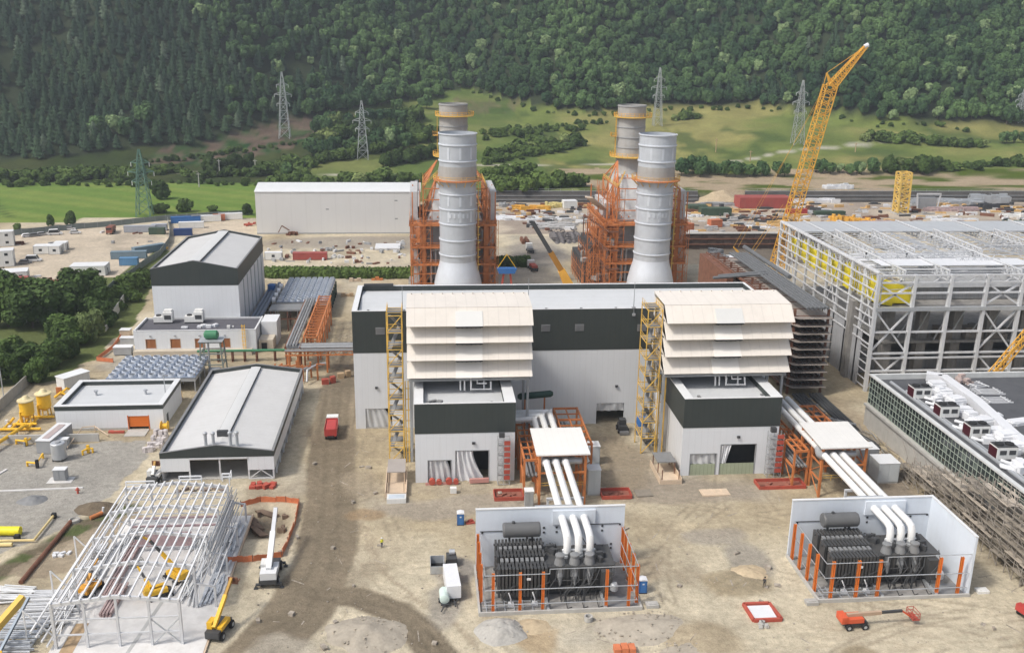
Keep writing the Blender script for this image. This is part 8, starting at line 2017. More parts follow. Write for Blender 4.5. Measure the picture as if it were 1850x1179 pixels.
# ---- storage yard stock
container(1383, 377, 26, REDC, 'big dark red container block under the yellow crane boom', .0, 5.2, 9.5)
container(1262, 382, 9, GRNC, 'dark green tray with pale rim left of the fenced green box', 0, 2.6, 6)
container(1294, 390, 14.5, GRNC, 'dark green box with white posts in the storage yard', 0, 3.4, 5)
container(1237, 418, 6.5, ORC, 'salmon container at the pit edge nearest the chimney', .5, 3.0, 7)
container(1293, 411, 5.5, ORC, 'second salmon container with open amber front at the pit edge', .25, 3.2, 3.4)
container(1030, 377, 6.5, WHTC, 'white and red container beyond the orange goods stack', .1, 3.6, 5)
container(1440, 387, 10, REDV, 'crimson container behind the crane boom foot', .05, 2.2)
container(1500, 389, 15, GRNC, 'long olive green flat stack right of the crimson container', .05, 1.7, 3)
t = thing('yellow_steel_mast', 'short pale yellow lattice mast standing in the storage yard', 'mast', (175, 440, 0))
p = G(1626, 386); q = GY(1634, 311, p.y); m = MB(); lattice(m, Vector((p.x, p.y, 0)), q, 5.0, 9, .45, side=(0, 1, 0)); m.build('lattice', M('pale_yellow_mast', (.66,.45,.12), .5), t); m = MB(); m.rbox(p.x, p.y, 0, 7, 7, .8); m.build('base', CONC, t)
t = thing('white_portal', 'white goal shaped portal trestle among the grey stock', 'trestle', (205, 455, 0)); p = G(1675, 378)
m = MB(); m.bar((p.x-5, p.y, 0), (p.x-6, p.y, 7.5), .6); m.bar((p.x+5, p.y, 0), (p.x+6, p.y, 7.5), .6); m.bar((p.x-6.2, p.y, 7.6), (p.x+6.2, p.y, 7.6), .6, .7); m.build('portal', STEELW, t); m = MB(); m.box(p.x-4.6, p.y and p.x+4.6, p.y+.2, p.y+3, 0, 5.6); m.build('grey_block', GREY, t)
stock = [  # px, py, sx, sy, h, material, label
 (925, 374, 13, 5, 1.8, GREY, 'grey machine parts stack nearest the dark canal wall left end'), (960, 381, 20, 5, 2.2, CRANEY, 'orange yellow crane section stack behind the telescopic crane'), (1003, 376, 9, 6, 2.4, M('straw', (.55,.47,.20), .8, var=.2), 'straw coloured stack left of the white and red container'),
 (935, 398, 22, 10, .7, TARP, 'broad white sheet covered stock beyond the telescopic crane'), (1003, 399, 15, 8, .9, TARP, 'second white sheet covered stock with dark bar'), (1000, 414, 22, 12, 1.2, M('grey_tubes', (.40,.39,.38), .6, var=.35, scale=.8), 'spread of grey tubes and fittings right of the crane tip'),
 (1030, 440, 12, 22, 2.6, M('scrap_dark', (.13,.12,.12), .8, var=.6, scale=.7), 'dark scrap steel heap beside the rusty outer stairs'), (1250, 392, 12, 4, .9, TARP, 'white and rust flat goods near the chimney top of yard'), (1330, 408, 20, 6, .7, M('grey_tubes', (.4,.39,.38), .6), 'scattered grey rods along the pit edge'), (1372, 412, 16, 5, .5, TARP, 'thin white goods laid along the pit edge'),
 (1340, 384, 18, 6, 1.0, M('amber_goods', (.56,.36,.15), .7, var=.3), 'amber coloured timber goods before the dark red block'), (1410, 396, 18, 5, .7, WOOD, 'brown timber goods under the crane boom'), (1390, 399, 10, 2.5, 1.4, RUST, 'long rusty beam pack under the crane boom'),
 (1470, 367, 30, 6, 2.4, TARP, 'white tarpaulin covered heaps right of the dark red block'), (1515, 360, 16, 6, 2.6, TARP, 'tall white tarpaulin heap close to the canal wall'), (1530, 400, 14, 6, 2.8, CRANEY, 'yellow crane counterweight frame behind the skeleton hall'), (1565, 402, 12, 4, 1.8, CRANEY, 'second yellow crane part right of the counterweight frame'),
 (1600, 404, 22, 5, 1.0, M('red_grey_beams', (.33,.17,.16), .6), 'reddish beams laid behind the skeleton hall roof'), (1645, 372, 16, 6, 2.0, GALV, 'pale blue grey crates left of the white portal'), (1720, 370, 40, 8, 2.6, GALV, 'long row of blue grey steel crates right of the white portal'), (1725, 382, 30, 5, 1.8, M('red_grey_beams', (.33,.17,.16), .6), 'reddish brown beam stacks before the blue grey crates'),
 (1790, 368, 26, 8, 4.4, GALV, 'high stack of blue grey steel crates at the yard end'), (1790, 378, 22, 4, 2.6, DGREY, 'dark machines before the high grey stack'), (1680, 394, 18, 4, .6, TARP, 'white flat sheets near the roof edge of the skeleton hall'), (1730, 399, 24, 4, .8, TARP, 'second white flat sheets with a dark block'), (1840, 393, 16, 5, 1.6, WHTC, 'white flatbed load at the right yard end'), (1845, 405, 14, 5, 1.8, GRNC, 'dark olive load below the white flatbed'),
 (1300, 372, 22, 5, 1.4, GREY, 'low grey beam stacks left of the dark red block'), (1240, 380, 8, 6, 1.8, M('straw', (.55,.47,.20), .8), 'pale straw tray left of the dark green tray'), (1330, 484, 16, 14, 1.6, TARP, 'white plastic wrapped spools in the pit right of the chimney'), (1310, 478, 6, 16, 3.0, MID, 'grey cylinder row lying in the pit by the rusty gallery'), (1370, 470, 12, 6, 1.2, M('amber_goods', (.56,.36,.15), .7), 'tangled amber hoses at the crane foot')]
for k, (px, py, sx, sy, h, mt, lb) in enumerate(stock):
    p = G(px, py); rr = random.Random(k+300); m = MB(); z0 = Hs(p.x, p.y+1)
    n = int(min(70, 8+sx*sy*.35)); long = sx > 14
    for i in range(n):
        l = rr.uniform(.12, .3)*sx if long else rr.uniform(.8, 2.6); hh = h*rr.uniform(.35, 1.0)
        m.rbox(p.x+rr.uniform(-.5, .5)*(sx-l), p.y+rr.uniform(0, 1)*sy, z0, l, rr.uniform(.5, max(.7, sy*.22)), hh, rr.uniform(-.25, .25) if long else rr.random()*3)
    if k == 6:
        m = MB()
        for i in range(5): hp = heap(p.x+(-.4+.2*i)*sx, p.y+sy*.5, sx*.16, sy*.5, h*rr.uniform(.8, 1.1), k+i, 12, z0); m.add(hp.v, hp.f)
        if k == 6:
            for i in range(80): m.rbox(p.x+rr.uniform(-.5, .5)*sx, p.y+rr.random()*sy, z0+rr.random()*h*.7, rr.uniform(.5, 3), .3, .4, rr.random()*3)
    solo(m, 'stock_pile', mt, lb, 'goods', (p.x, p.y, z0))
for k, (mt, lb) in enumerate(((TARP, 'white wrapped small goods scattered all over the storage yard'), (MATS['grey_tubes'], 'grey tubes and plates scattered all over the storage yard'), (RUST, 'rusty beams and scrap scattered all over the storage yard'), (MATS['amber_goods'], 'amber timber and pallets scattered all over the storage yard'), (DGREY, 'dark machine parts scattered all over the storage yard'))):
    rr = random.Random(700+k); m = MB()
    for i in range(330):
        x, y = rr.uniform(14, 300), rr.uniform(399, 470)
        if 26 < x < 46 and y < 425: continue
        if vnoise(np.array([x]), np.array([y]), 16, 60+k)[0] < .45: continue
        l = rr.uniform(.8, 6.5 if k != 0 else 4); m.rbox(x, y, -.02, l, rr.uniform(.4, 2.2), rr.uniform(.2, 1.5), rr.gauss(0, .25))
    o = m.build('yard_goods', mt); tag(o, lb, 'goods', kind='stuff')
for k, (mt, lb) in enumerate(((TARP, 'pale small goods and panels lying about the gravel lot'), (RUST, 'rusty scrap and timber lying about the gravel lot and warehouse yard'), (GREY, 'grey pipes and pallets lying about the warehouse yard'))):
    rr = random.Random(800+k); m = MB(); n = 0
    while n < 34:
        p = G(rr.uniform(5, 300), rr.uniform(414, 505)) if rr.random() < .3 else G(rr.uniform(440, 735), rr.uniform(436, 478))
        if (p.x < -95 and vnoise(np.array([p.x]), np.array([p.y]), 14, 80)[0] < .6): continue
        n += 1; m.rbox(p.x, p.y, -.02, rr.uniform(.6, 3.4), rr.uniform(.3, 1.3), rr.uniform(.15, 1.1), rr.random()*3)
    o = m.build('lot_goods', mt); tag(o, lb, 'goods', kind='stuff')
for k, (px, py, lb) in enumerate(((957, 455, 'white truck driving up the dirt road between the boilers'), (962, 487, 'white flatbed truck below the other truck behind the hall'))):
    p = G(px, py); t = thing('site_truck', lb, 'truck', (p.x, p.y, 0), rz=R_(90+8*k))
    m = MB(); m.box(1.4, 3.3, -1.2, 1.2, .9, 3.0); m.build('cab', WHTC, t, local=True); m = MB(); m.box(-3.8, 1.3, -1.2, 1.2, 1.0, 1.4); m.box(-3.8, 3.2, -.5, .5, .6, .99); m.build('bed', DGREY, t, local=True); m = MB(); m.box(-3.6, 1.0, -1.0, 1.0, 1.403, 2.2); m.build('load', REDB if k else MID, t, local=True)
    for sx in (-2.6, 2.4):
        for sy in (-1.05, 1.05): m = MB(); m.wheel((sx, sy, .5), .5, .35, (0, 1, 0), 10); m.build('wheel', BLACK, t, local=True)
for k, (px, py) in enumerate(((945, 440), (953, 440))):
    p = G(px, py); m = MB(); m.rbox(p.x, p.y+3, 0, 1.2, 8, 1.2, .02); m.rbox(p.x, p.y+3, 1.2, .8, 7, .5, .02); solo(m, 'long_crate', RUST, ['dark brown long crate left of its twin on the dirt road', 'dark brown long crate right of its twin on the dirt road'][k], 'crate', (p.x, p.y, 0))
p = G(1046, 487); t = thing('white_truck_cab', 'white truck with box standing at the rusty outer stairs', 'truck', (p.x, p.y, 0)); m = MB(); m.rbox(p.x, p.y, .9, 2.4, 6, 3.0); m.build('box', WHTC, t); m = MB(); m.rbox(p.x, p.y, .5, 2.2, 6.4, .38); m.build('chassis', DGREY, t)
for s in (-1.1, 1.1):
    for q in (-2, 2): m = MB(); m.wheel((p.x+s, p.y+q, .5), .5, .35); m.build('wheel', BLACK, t)

# ---- pylons
def pylon(px, py, topy, label, mt, wbase=5.2, arms=3):
    p = site(px, py); Y = p.y; z0 = p.z; zt = GY(px, topy, Y).z; h = zt-z0; x = p.x; y = Y
    t = thing('transmission_pylon', label, 'pylon', (x, y, z0), group='lattice power pylons')
    wf = lambda f: wbase*(1-f)**.8*.5+.35
    m = MB(); r = .30
    lev = [0, .16, .3, .42, .53, .63, .72, .80, .88, 1.0]
    C = lambda f, k: Vector((x+(-1, 1, 1, -1)[k]*wf(f), y+(-1, -1, 1, 1)[k]*wf(f), z0+f*h))
    for a, b in zip(lev[:-1], lev[1:]):
        for k in range(4):
            m.bar(C(a, k), C(b, k), r); k2 = (k+1) % 4; m.bar(C(a, k), C(b, k2), r*.55); m.bar(C(a, k2), C(b, k), r*.55); m.bar(C(b, k), C(b, k2), r*.55)
    m.build('lattice_body', mt, t)
    for i, f in enumerate((.52, .66, .80)[:arms]):
        L = (4.2, 5.6, 3.9)[i]; m = MB(); z = z0+f*h
        for s in (-1, 1):
            for yy in (-1, 1): m.bar((x+s*wf(f), y+yy*wf(f), z), (x+s*L, y, z+.3), .24); m.bar((x+s*wf(f), y+yy*wf(f), z+1.6), (x+s*L, y, z+.3), .2)
        m.build('cross_arm', mt, t)
        m = MB()
        for s in (-1, 1): m.bar((x+s*L, y, z+.3), (x+s*L, y, z-1.6), .22)
        m.build('insulator', TARP, t)
PM = M('pylon_steel', (.42,.44,.45), .5, metal=.3, var=.1); PG = M('pylon_green', (.10,.19,.15), .6, var=.1)
pylon(515, 250, 130, 'grey lattice pylon on the brown cleared slope', PM, 6.5)
pylon(656, 288, 182, 'grey lattice pylon among bushes beside the white warehouse', PM, 6)
pylon(262, 390, 270, 'dark green lattice pylon at the edge of the crop field', PG, 5.5)
pylon(1187, 228, 122, 'grey lattice pylon seen above the second exhaust stack', PM, 5.5)
pylon(1440, 262, 145, 'grey lattice pylon on the meadow left of the crane boom', PM, 6.5)
pylon(1842, 222, 160, 'grey lattice pylon at the meadow end by the picture edge', PM, 5)
for k, (px, py, tp) in enumerate(((397, 315, 288), (462, 313, 288), (360, 338, 312), (1293, 275, 250), (1355, 292, 272), (1545, 275, 258))):
    p = site(px, py); zt = GY(px, tp, p.y).z; m = MB(); m.tube([(p.x, p.y, p.z-.3), (p.x, p.y, zt)], [.32, .22], 6); m.bar((p.x-1.2, p.y, zt-.8), (p.x+1.2, p.y, zt-.8), .25)
    solo(m, 'utility_pole', CONC if k < 3 else WOOD, ['concrete pole before the dark bush on the slope', 'concrete pole right of the dark bush on the slope', 'concrete pole at the hedge above the crop field', 'wooden pole on the meadow left of the lattice pylon', 'wooden pole on the meadow above the tree row', 'wooden pole on the meadow right of the crane boom'][k], 'pole', (p.x, p.y, p.z))
# ================================================================== VEGETATION
def leafmat(name, c1, c2, trans=.0):
    m = bpy.data.materials.new(name); m.use_nodes = True; t = m.node_tree; L = t.links; b = t.nodes['Principled BSDF']; b.inputs['Roughness'].default_value = .75; b.inputs['Specular IOR Level'].default_value = .15
    oi = nd(t, 'ShaderNodeObjectInfo'); geo = nd(t, 'ShaderNodeNewGeometry')
    n = nd(t, 'ShaderNodeTexNoise'); n.inputs['Scale'].default_value = .45; n.inputs['Detail'].default_value = 3; L.new(geo.outputs['Position'], n.inputs['Vector'])
    n2 = nd(t, 'ShaderNodeTexNoise'); n2.inputs['Scale'].default_value = .012; n2.inputs['Detail'].default_value = 3; L.new(geo.outputs['Position'], n2.inputs['Vector'])
    a1 = nd(t, 'ShaderNodeMath', operation='MULTIPLY_ADD'); a1.inputs[1].default_value = .55; L.new(oi.outputs['Random'], a1.inputs[0])
    mr = nd(t, 'ShaderNodeMapRange'); mr.inputs[1].default_value = .35; mr.inputs[2].default_value = .65; mr.inputs[3].default_value = -.2; mr.inputs[4].default_value = .5; L.new(n2.outputs['Fac'], mr.inputs[0]); L.new(mr.outputs[0], a1.inputs[2])
    mx = nd(t, 'ShaderNodeMix', data_type='RGBA'); mx.clamp_factor = True; L.new(a1.outputs[0], mx.inputs[0]); mx.inputs[6].default_value = (*c1, 1); mx.inputs[7].default_value = (*c2, 1)
    r = nd(t, 'ShaderNodeMapRange'); r.inputs[1].default_value = .3; r.inputs[2].default_value = .7; r.inputs[3].default_value = .72; r.inputs[4].default_value = 1.3; L.new(n.outputs['Fac'], r.inputs[0])
    v = nd(t, 'ShaderNodeVectorMath', operation='SCALE'); pg = nd(t, 'ShaderNodeMath', operation='GREATER_THAN'); pg.inputs[1].default_value = .955; L.new(oi.outputs['Random'], pg.inputs[0]); pm = nd(t, 'ShaderNodeMix', data_type='RGBA'); L.new(pg.outputs[0], pm.inputs[0]); L.new(mx.outputs[2], pm.inputs[6]); pm.inputs[7].default_value = (c2[0]*1.5+.02, c2[1]*1.3+.015, c2[2]*1.6+.015, 1); L.new(pm.outputs[2], v.inputs[0]); L.new(r.outputs[0], v.inputs['Scale']); L.new(v.outputs[0], b.inputs['Base Color'])
    return m
LEAF = leafmat('leaf_green', (.035,.062,.018), (.075,.125,.03))
LEAFM = leafmat('leaf_meadow', (.040,.072,.018), (.12,.18,.045))
LEAFP = leafmat('needle_green', (.024,.054,.032), (.07,.122,.06))
LEAFF = leafmat('leaf_forest', (.027,.066,.028), (.125,.21,.072))
BARK = M('bark', (.10,.075,.055), .9, var=.3)

def leafcloud(seed, n, lobes, leaf, jitter=.55, core=True):
    """crown: leaf cards on the surface of several overlapping lobes, facing roughly outward, over a lumpy inner core"""
    r = np.random.default_rng(seed); V = []; F = []
    L = np.array(lobes, float); wgt = (L[:, 3]*L[:, 4]+L[:, 3]**2); wgt = wgt/wgt.sum()
    li = r.choice(len(L), n, p=wgt)
    d = r.normal(size=(n, 3)); d /= np.linalg.norm(d, axis=1)[:, None]; d[:, 2] = np.where(d[:, 2] < -.45, -d[:, 2], d[:, 2])
    lump = np.array([1+.22*mnoise.noise(Vector((float(a[0])*2.3+seed, float(a[1])*2.3, float(a[2])*2.3))) for a in d])
    rad = (lump*r.uniform(.80, 1.06, n))[:, None]
    P = L[li, :3]+d*rad*np.stack([L[li, 3], L[li, 3], L[li, 4]], 1)
    # drop cards buried in another lobe
    keep = np.ones(n, bool)
    for k in range(len(L)):
        q = (P-L[k, :3])/np.stack([L[k, 3], L[k, 3], L[k, 4]]); keep &= ~((np.linalg.norm(q, axis=1) < .72) & (li != k))
    P = P[keep]; d = d[keep]; n = len(P)
    nn = d+r.normal(size=(n, 3))*jitter*.6; nn /= np.linalg.norm(nn, axis=1)[:, None]
    a = np.cross(nn, r.normal(size=(n, 3))); a /= np.linalg.norm(a, axis=1)[:, None]; b = np.cross(nn, a)
    s = leaf*r.uniform(.6, 1.25, n)[:, None]; bow = nn*s*.25
    q = np.stack([P-a*s-b*s*.7-bow, P+a*s*.8-b*s, P+a*s+b*s*.8-bow*.5, P-a*s*.7+b*s], 1)
    V = q.reshape(-1, 3); F = np.arange(4*n).reshape(n, 4)
    vs = [tuple(v) for v in V]; fs = [tuple(f) for f in F]
    if core:
        for k in range(len(L)):
            bm = bmesh.new(); bmesh.ops.create_icosphere(bm, subdivisions=2, radius=1)
            base = len(vs)
            for v in bm.verts:
                o = v.co.normalized(); m_ = .80+.16*mnoise.noise(o*2.0+Vector((seed, k, 0)))
                vs.append((L[k, 0]+o.x*L[k, 3]*m_, L[k, 1]+o.y*L[k, 3]*m_, L[k, 2]+o.z*L[k, 4]*m_))
            fs += [tuple(base+v.index for v in f.verts) for f in bm.faces]; bm.free()
    return vs, fs
def rawmesh(name, vs, fs, mat, smooth=False):
    me = bpy.data.meshes.new(name); me.from_pydata(vs, [], fs); me.materials.append(mat)
    if smooth: me.shade_smooth()
    return me
def lobeset(seed, R, Hh, n, z0):
    r = random.Random(seed); L = [(0, 0, z0+Hh*.52, R*.66, Hh*.46)]
    for i in range(n):
        a = i*2.4+r.random(); q = R*r.uniform(.35, .62); L.append((math.cos(a)*q, math.sin(a)*q, z0+Hh*r.uniform(.22, .78), R*r.uniform(.34, .5), Hh*r.uniform(.2, .32)))
    return L
def trunkmesh(seed, h, r0):
    m = MB(); r = random.Random(seed); m.tube([(0, 0, -.6), (.05, .03, h*.3), (r.uniform(-.2, .2), r.uniform(-.2, .2), h*.75)], [r0, r0*.75, r0*.35], 7)
    for i in range(4): a = i*1.7+r.random(); z = h*(.3+.1*i); m.tube([(0, 0, z), (math.cos(a)*h*.14, math.sin(a)*h*.14, z+h*.12), (math.cos(a)*h*.24, math.sin(a)*h*.24, z+h*.28)], [r0*.45, r0*.3, r0*.12], 5)
    return m
# prototypes are unit-height (1 m) shapes scaled per tree; built at typical size then normalised by instance scale
BROAD = []; BUSH = []; PINE = []; BIG = []
for k in range(4):   # forest broadleaf, ~11 m
    vs, fs = leafcloud(100+k, 1000, lobeset(k, 4.5, 9.6, 8, .6), .46); BROAD.append(rawmesh('crown', vs, fs, LEAFF))
for k in range(3):   # near, fine leaves, ~9 m
    vs, fs = leafcloud(200+k, 2600, lobeset(10+k, 4.4, 8.2, 10, .2), .30); BIG.append(rawmesh('crown', vs, fs, LEAF))
for k in range(4):   # bush ~4 m
    vs, fs = leafcloud(300+k, 620, lobeset(20+k, 2.6, 3.9, 6, -.3), .34); BUSH.append(rawmesh('foliage', vs, fs, LEAFM))
def pinecloud(seed, H_, R, n):
    r = np.random.default_rng(seed); z = r.beta(1.1, 1.35, n); a = r.uniform(0, 6.283, n); tier = .78+.22*np.cos(z*H_*2.6+a*.5)
    rad = R*(1-z)**.52*tier*r.uniform(.55, 1.05, n)+.12; P = np.stack([np.cos(a)*rad, np.sin(a)*rad, 1.2+z*(H_-1.4)], 1)
    d = np.stack([np.cos(a), np.sin(a), np.full(n, .65)], 1)+r.normal(size=(n, 3))*.35; d /= np.linalg.norm(d, axis=1)[:, None]
    out = np.stack([np.cos(a), np.sin(a), np.full(n, -.35)], 1); b = np.cross(d, out); b /= np.linalg.norm(b, axis=1)[:, None]; aa = np.cross(b, d)
    s = (.55*r.uniform(.6, 1.2, n)*(1.15-z*.6))[:, None]
    q = np.stack([P-aa*s, P+b*s*.6, P+aa*s*1.1-d*s*.2, P-b*s*.6], 1); vs = [tuple(v) for v in q.reshape(-1, 3)]; fs = [tuple(f) for f in np.arange(4*n).reshape(n, 4)]
    m = MB(); m.lathe(0, 0, [(R*.55, 1.6), (R*.62, 2.2), (R*.42, H_*.45), (R*.18, H_*.8), (.02, H_*.97)], 9); base = len(vs); vs += m.v; fs += [tuple(base+i for i in f) for f in m.f]
    return vs, fs
for k in range(3):
    vs, fs = pinecloud(400+k, 11.5, 3.5, 900); PINE.append(rawmesh('crown', vs, fs, LEAFP))
TRK = {}
for nm, h, r0 in (('broad', 8, .28), ('pine', 13, .24), ('big', 6, .22), ('bush', 2.2, .1)):
    o = trunkmesh(len(nm), h, r0).build('trunk' if nm != 'bush' else 'stem', BARK); TRK[nm] = o.data; bpy.data.objects.remove(o)
rt = random.Random(77); SCR = []
ntree = 0
def plant(kind, x, y, s, label, cat, group, sz=None):
    global ntree
    if kind == 'bush' and label[:16] in ('low scrub bush a', 'low shrub on the', 'low bush along t', 'shrub along the '):
        SCR.append((x, y, Hs(x, y)-.1)); return
    ntree += 1
    nm = {'broad': 'broadleaf_tree', 'pine': 'pine_tree', 'big': 'broadleaf_tree', 'bush': 'bush'}[kind]
    z = Hs(x, y)-.15
    t = thing(nm, label, cat, (x, y, z), rt.random()*6.28, group); u = rt.uniform(.82, 1.25); t.scale = (s*u, s*rt.uniform(.82, 1.25), s*(sz or rt.uniform(.85, 1.15)))
    me = rt.choice({'broad': BROAD, 'pine': PINE, 'big': BIG, 'bush': BUSH}[kind])
    c = bpy.data.objects.new('crown' if kind != 'bush' else 'foliage', me); COL.objects.link(c); c.parent = t
    k = bpy.data.objects.new('trunk' if kind != 'bush' else 'stem', TRK[kind]); COL.objects.link(k); k.parent = t
    return t
def plantpx(kind, px, py, hpx, *a):
    """a plant standing at a photograph point, hpx photograph pixels tall"""
    p = site(px, py); s = hpx/(CAMP['f']/max(60, p.y)*.98); base = {'broad': 11.6, 'pine': 11.5, 'big': 8.8, 'bush': 3.9}[kind]
    return plant(kind, p.x, p.y, s/base, *a)
# the thicket between lot and track
g = 'trees of the thicket beside the dirt track'
for k, (px, py, h) in enumerate(((15, 590, 95), (60, 592, 85), (95, 585, 90), (130, 575, 75), (165, 575, 62), (190, 590, 60), (30, 560, 70), (80, 555, 60), (150, 548, 58), (118, 545, 45), (5, 545, 60), (180, 560, 55), (130, 625, 60), (155, 620, 55), (105, 628, 45), (172, 605, 48), (15, 655, 40), (0, 660, 45), (48, 672, 55), (90, 665, 60), (25, 690, 55), (70, 690, 50), (110, 655, 45), (-10, 695, 60), (130, 645, 36))):
    plantpx('big', px, py, h, 'dense leafy tree in the thicket between the lot and the dirt track', 'tree', g)
for k, (px, py, h) in enumerate(((215, 545, 34), (235, 530, 32), (252, 520, 30), (205, 560, 30), (262, 505, 24), (225, 515, 24), (243, 545, 22), (190, 540, 26), (28, 625, 22), (10, 628, 22), (50, 640, 18))):
    plantpx('bush', px, py, h, 'low leafy bush on the bank below the green panel fence', 'bush', 'bushes on the fence bank')
# hedge behind the fan bank
hed = thing('hedge', 'long clipped green hedge running before the warehouse yard', 'hedge', (-30, 340, 0))
a_, b_ = G(478, 502), G(752, 503); L = []; r = random.Random(8)
for k in range(34): p = a_.lerp(b_, (k+.5)/34); L.append((p.x+r.uniform(-.4, .4), p.y+r.uniform(0, 1.2), 1.3, 1.9, 2.3)); L.append((p.x+r.uniform(-.6, .6), p.y+3.0+r.uniform(-.4, .4), 1.3, 1.9, 2.1))
vs, fs = leafcloud(900, 7000, L, .36); ho = bpy.data.objects.new('foliage', rawmesh('foliage', [(v[0]-hed.location.x, v[1]-hed.location.y, v[2]) for v in vs], fs, LEAFM)); COL.objects.link(ho); ho.parent = hed
hed2 = thing('hedge', 'short green hedge bank between the nearer chimney and the dirt road', 'hedge', (22, 345, 0))
a_, b_ = G(893, 482), G(950, 478); L = [(a_.lerp(b_, k/9).x, a_.y+r.uniform(0, 3), 1.2, 2.1, 2.4) for k in range(10)]
vs, fs = leafcloud(901, 1800, L, .36); ho = bpy.data.objects.new('foliage', rawmesh('foliage', [(v[0]-22, v[1]-345, v[2]) for v in vs], fs, LEAFM)); COL.objects.link(ho); ho.parent = hed2
# bushes and lone trees of the valley floor, as they stand in the photograph
lone = [('big', 290, 360, 36, 'round lone tree standing in the crop field'), ('broad', 518, 322, 30, 'slim light green tree by the field track'), ('bush', 290, 385, 22, 'bush at the field edge right of the green pylon'), ('bush', 335, 383, 24, 'bush at the field edge near the blue container'), ('big', 128, 406, 22, 'dark bush tree at the lot fence, larger of two'), ('big', 92, 408, 18, 'dark bush tree at the lot fence, smaller of two'), ('bush', 32, 414, 12, 'small bush at the lot fence by the upper cabin'),
        ('big', 447, 388, 22, 'dark tree next to the warehouse end wall'), ('bush', 385, 382, 14, 'bush above the white containers')]
for k, px, py, h, lb in lone: plantpx(k, px, py, h, lb, 'tree' if k != 'bush' else 'bush', None)
rows = [  # kind, x range, y line, n, hpx, label, group
 ('bush', (0, 250), (328, 322), 24, (16, 26), 'rounded bush of the hedge line above the crop field', 'hedge line bushes above the crops'),
 ('bush', (0, 470), (337, 333), 34, (8, 16), 'low scrub bush at the upper edge of the crop field', 'scrub at the field edge'),
 ('big', (365, 450), (312, 308), 6, (24, 32), 'dark dense tree of the clump on the brown slope foot', 'dark clump on the slope foot'),
 ('bush', (330, 560), (322, 314), 22, (12, 22), 'bush along the track above the crop field', 'bushes along the track'),
 ('bush', (180, 330), (318, 312), 12, (12, 20), 'bush at the foot of the pine hillside', 'bushes at the pine foot'),
 ('bush', (470, 560), (312, 300), 10, (14, 26), 'bush on the slope foot below the grey pylon', 'bushes below the grey pylon'),
 ('bush', (480, 760), (335, 330), 20, (16, 28), 'leafy bush of the row behind the white warehouse', 'bushes behind the warehouse'),
 ('broad', (560, 740), (285, 268), 18, (26, 40), 'mid green tree on the slope above the white warehouse', 'trees above the warehouse'),
 ('broad', (560, 730), (245, 228), 14, (28, 42), 'mid green tree higher on the slope above the warehouse', 'upper trees above the warehouse'),
 ('broad', (565, 705), (205, 190), 14, (26, 40), 'broadleaf tree below the wood above the grey pylon', 'trees about the bush pylon'),
 ('big', (600, 780), (240, 255), 22, (20, 36), 'leafy tree of the overgrown slope between pylon and chimney', 'trees between pylon and chimney'),
 ('big', (690, 790), (300, 285), 12, (18, 34), 'leafy tree right above the warehouse roof end', 'trees above the warehouse roof end'),
 ('bush', (570, 760), (265, 215), 34, (16, 28), 'bush of the overgrown slope about the bush pylon', 'slope bushes about the pylon'),
 ('bush', (560, 790), (300, 250), 26, (14, 26), 'bush on the lower overgrown slope above the warehouse', 'lower slope bushes'),
 ('broad', (690, 790), (200, 195), 4, (16, 30), 'small tree beside the bright meadow patch', 'trees beside the meadow patch'),
 ('bush', (880, 1050), (345, 338), 16, (20, 34), 'bush of the dense bank behind the storage yard', 'bank bushes behind the storage yard'),
 ('bush', (870, 960), (320, 312), 8, (16, 26), 'bush on the bank right of the nearer chimney', 'bushes right of the nearer chimney'),
 ('bush', (880, 1040), (282, 262), 18, (12, 26), 'shrub of the scrub patch on the green meadow', 'meadow scrub patch'),
 ('bush', (865, 1100), (240, 222), 26, (8, 20), 'shrub along the wood edge above the green meadow', 'wood edge shrubs'),
 ('bush', (870, 1060), (300, 262), 24, (8, 22), 'shrub in the loose scrub of the green meadow', 'loose meadow scrub'),
 ('bush', (250, 540), (300, 262), 26, (6, 12), 'low shrub on the brown cleared slope', 'shrubs on the cleared slope'),
 ('bush', (870, 1060), (252, 235), 12, (10, 18), 'small shrub scattered over the green meadow', 'scattered meadow shrubs'),
 ('broad', (1230, 1420), (318, 318), 15, (22, 36), 'tree of the row between meadow and dirt terrace', 'tree row below the meadow'),
 ('broad', (1470, 1590), (312, 314), 9, (22, 34), 'tree of the row right of the crane boom', 'tree row right of the boom'),
 ('big', (1600, 1690), (312, 312), 9, (24, 30), 'dark dense tree of the clipped looking grove', 'dark grove by the terrace'),
 ('bush', (1690, 1850), (308, 300), 14, (12, 22), 'bush on the terrace edge at the meadow foot', 'terrace edge bushes'),
 ('bush', (1560, 1780), (252, 268), 20, (14, 22), 'bush of the hedge crossing the tan meadow', 'hedge crossing the tan meadow'),
 ('bush', (1215, 1270), (222, 216), 5, (10, 18), 'bush at the tip of the tan meadow', 'bushes at the meadow tip'),
 ('broad', (1805, 1850), (262, 255), 4, (20, 30), 'tree at the far end of the meadow by the picture edge', 'trees at the meadow end')]
for kind, (xa, xb), (ya, yb), n, (h0, h1), lb, gr in rows:
    for i in range(n):
        f = (i+.5)/n+rt.uniform(-.4, .4)/n; plantpx(kind, xa+(xb-xa)*f, ya+(yb-ya)*f+rt.uniform(-4, 3), rt.uniform(h0, h1), lb, 'tree' if kind != 'bush' else 'bush', gr)
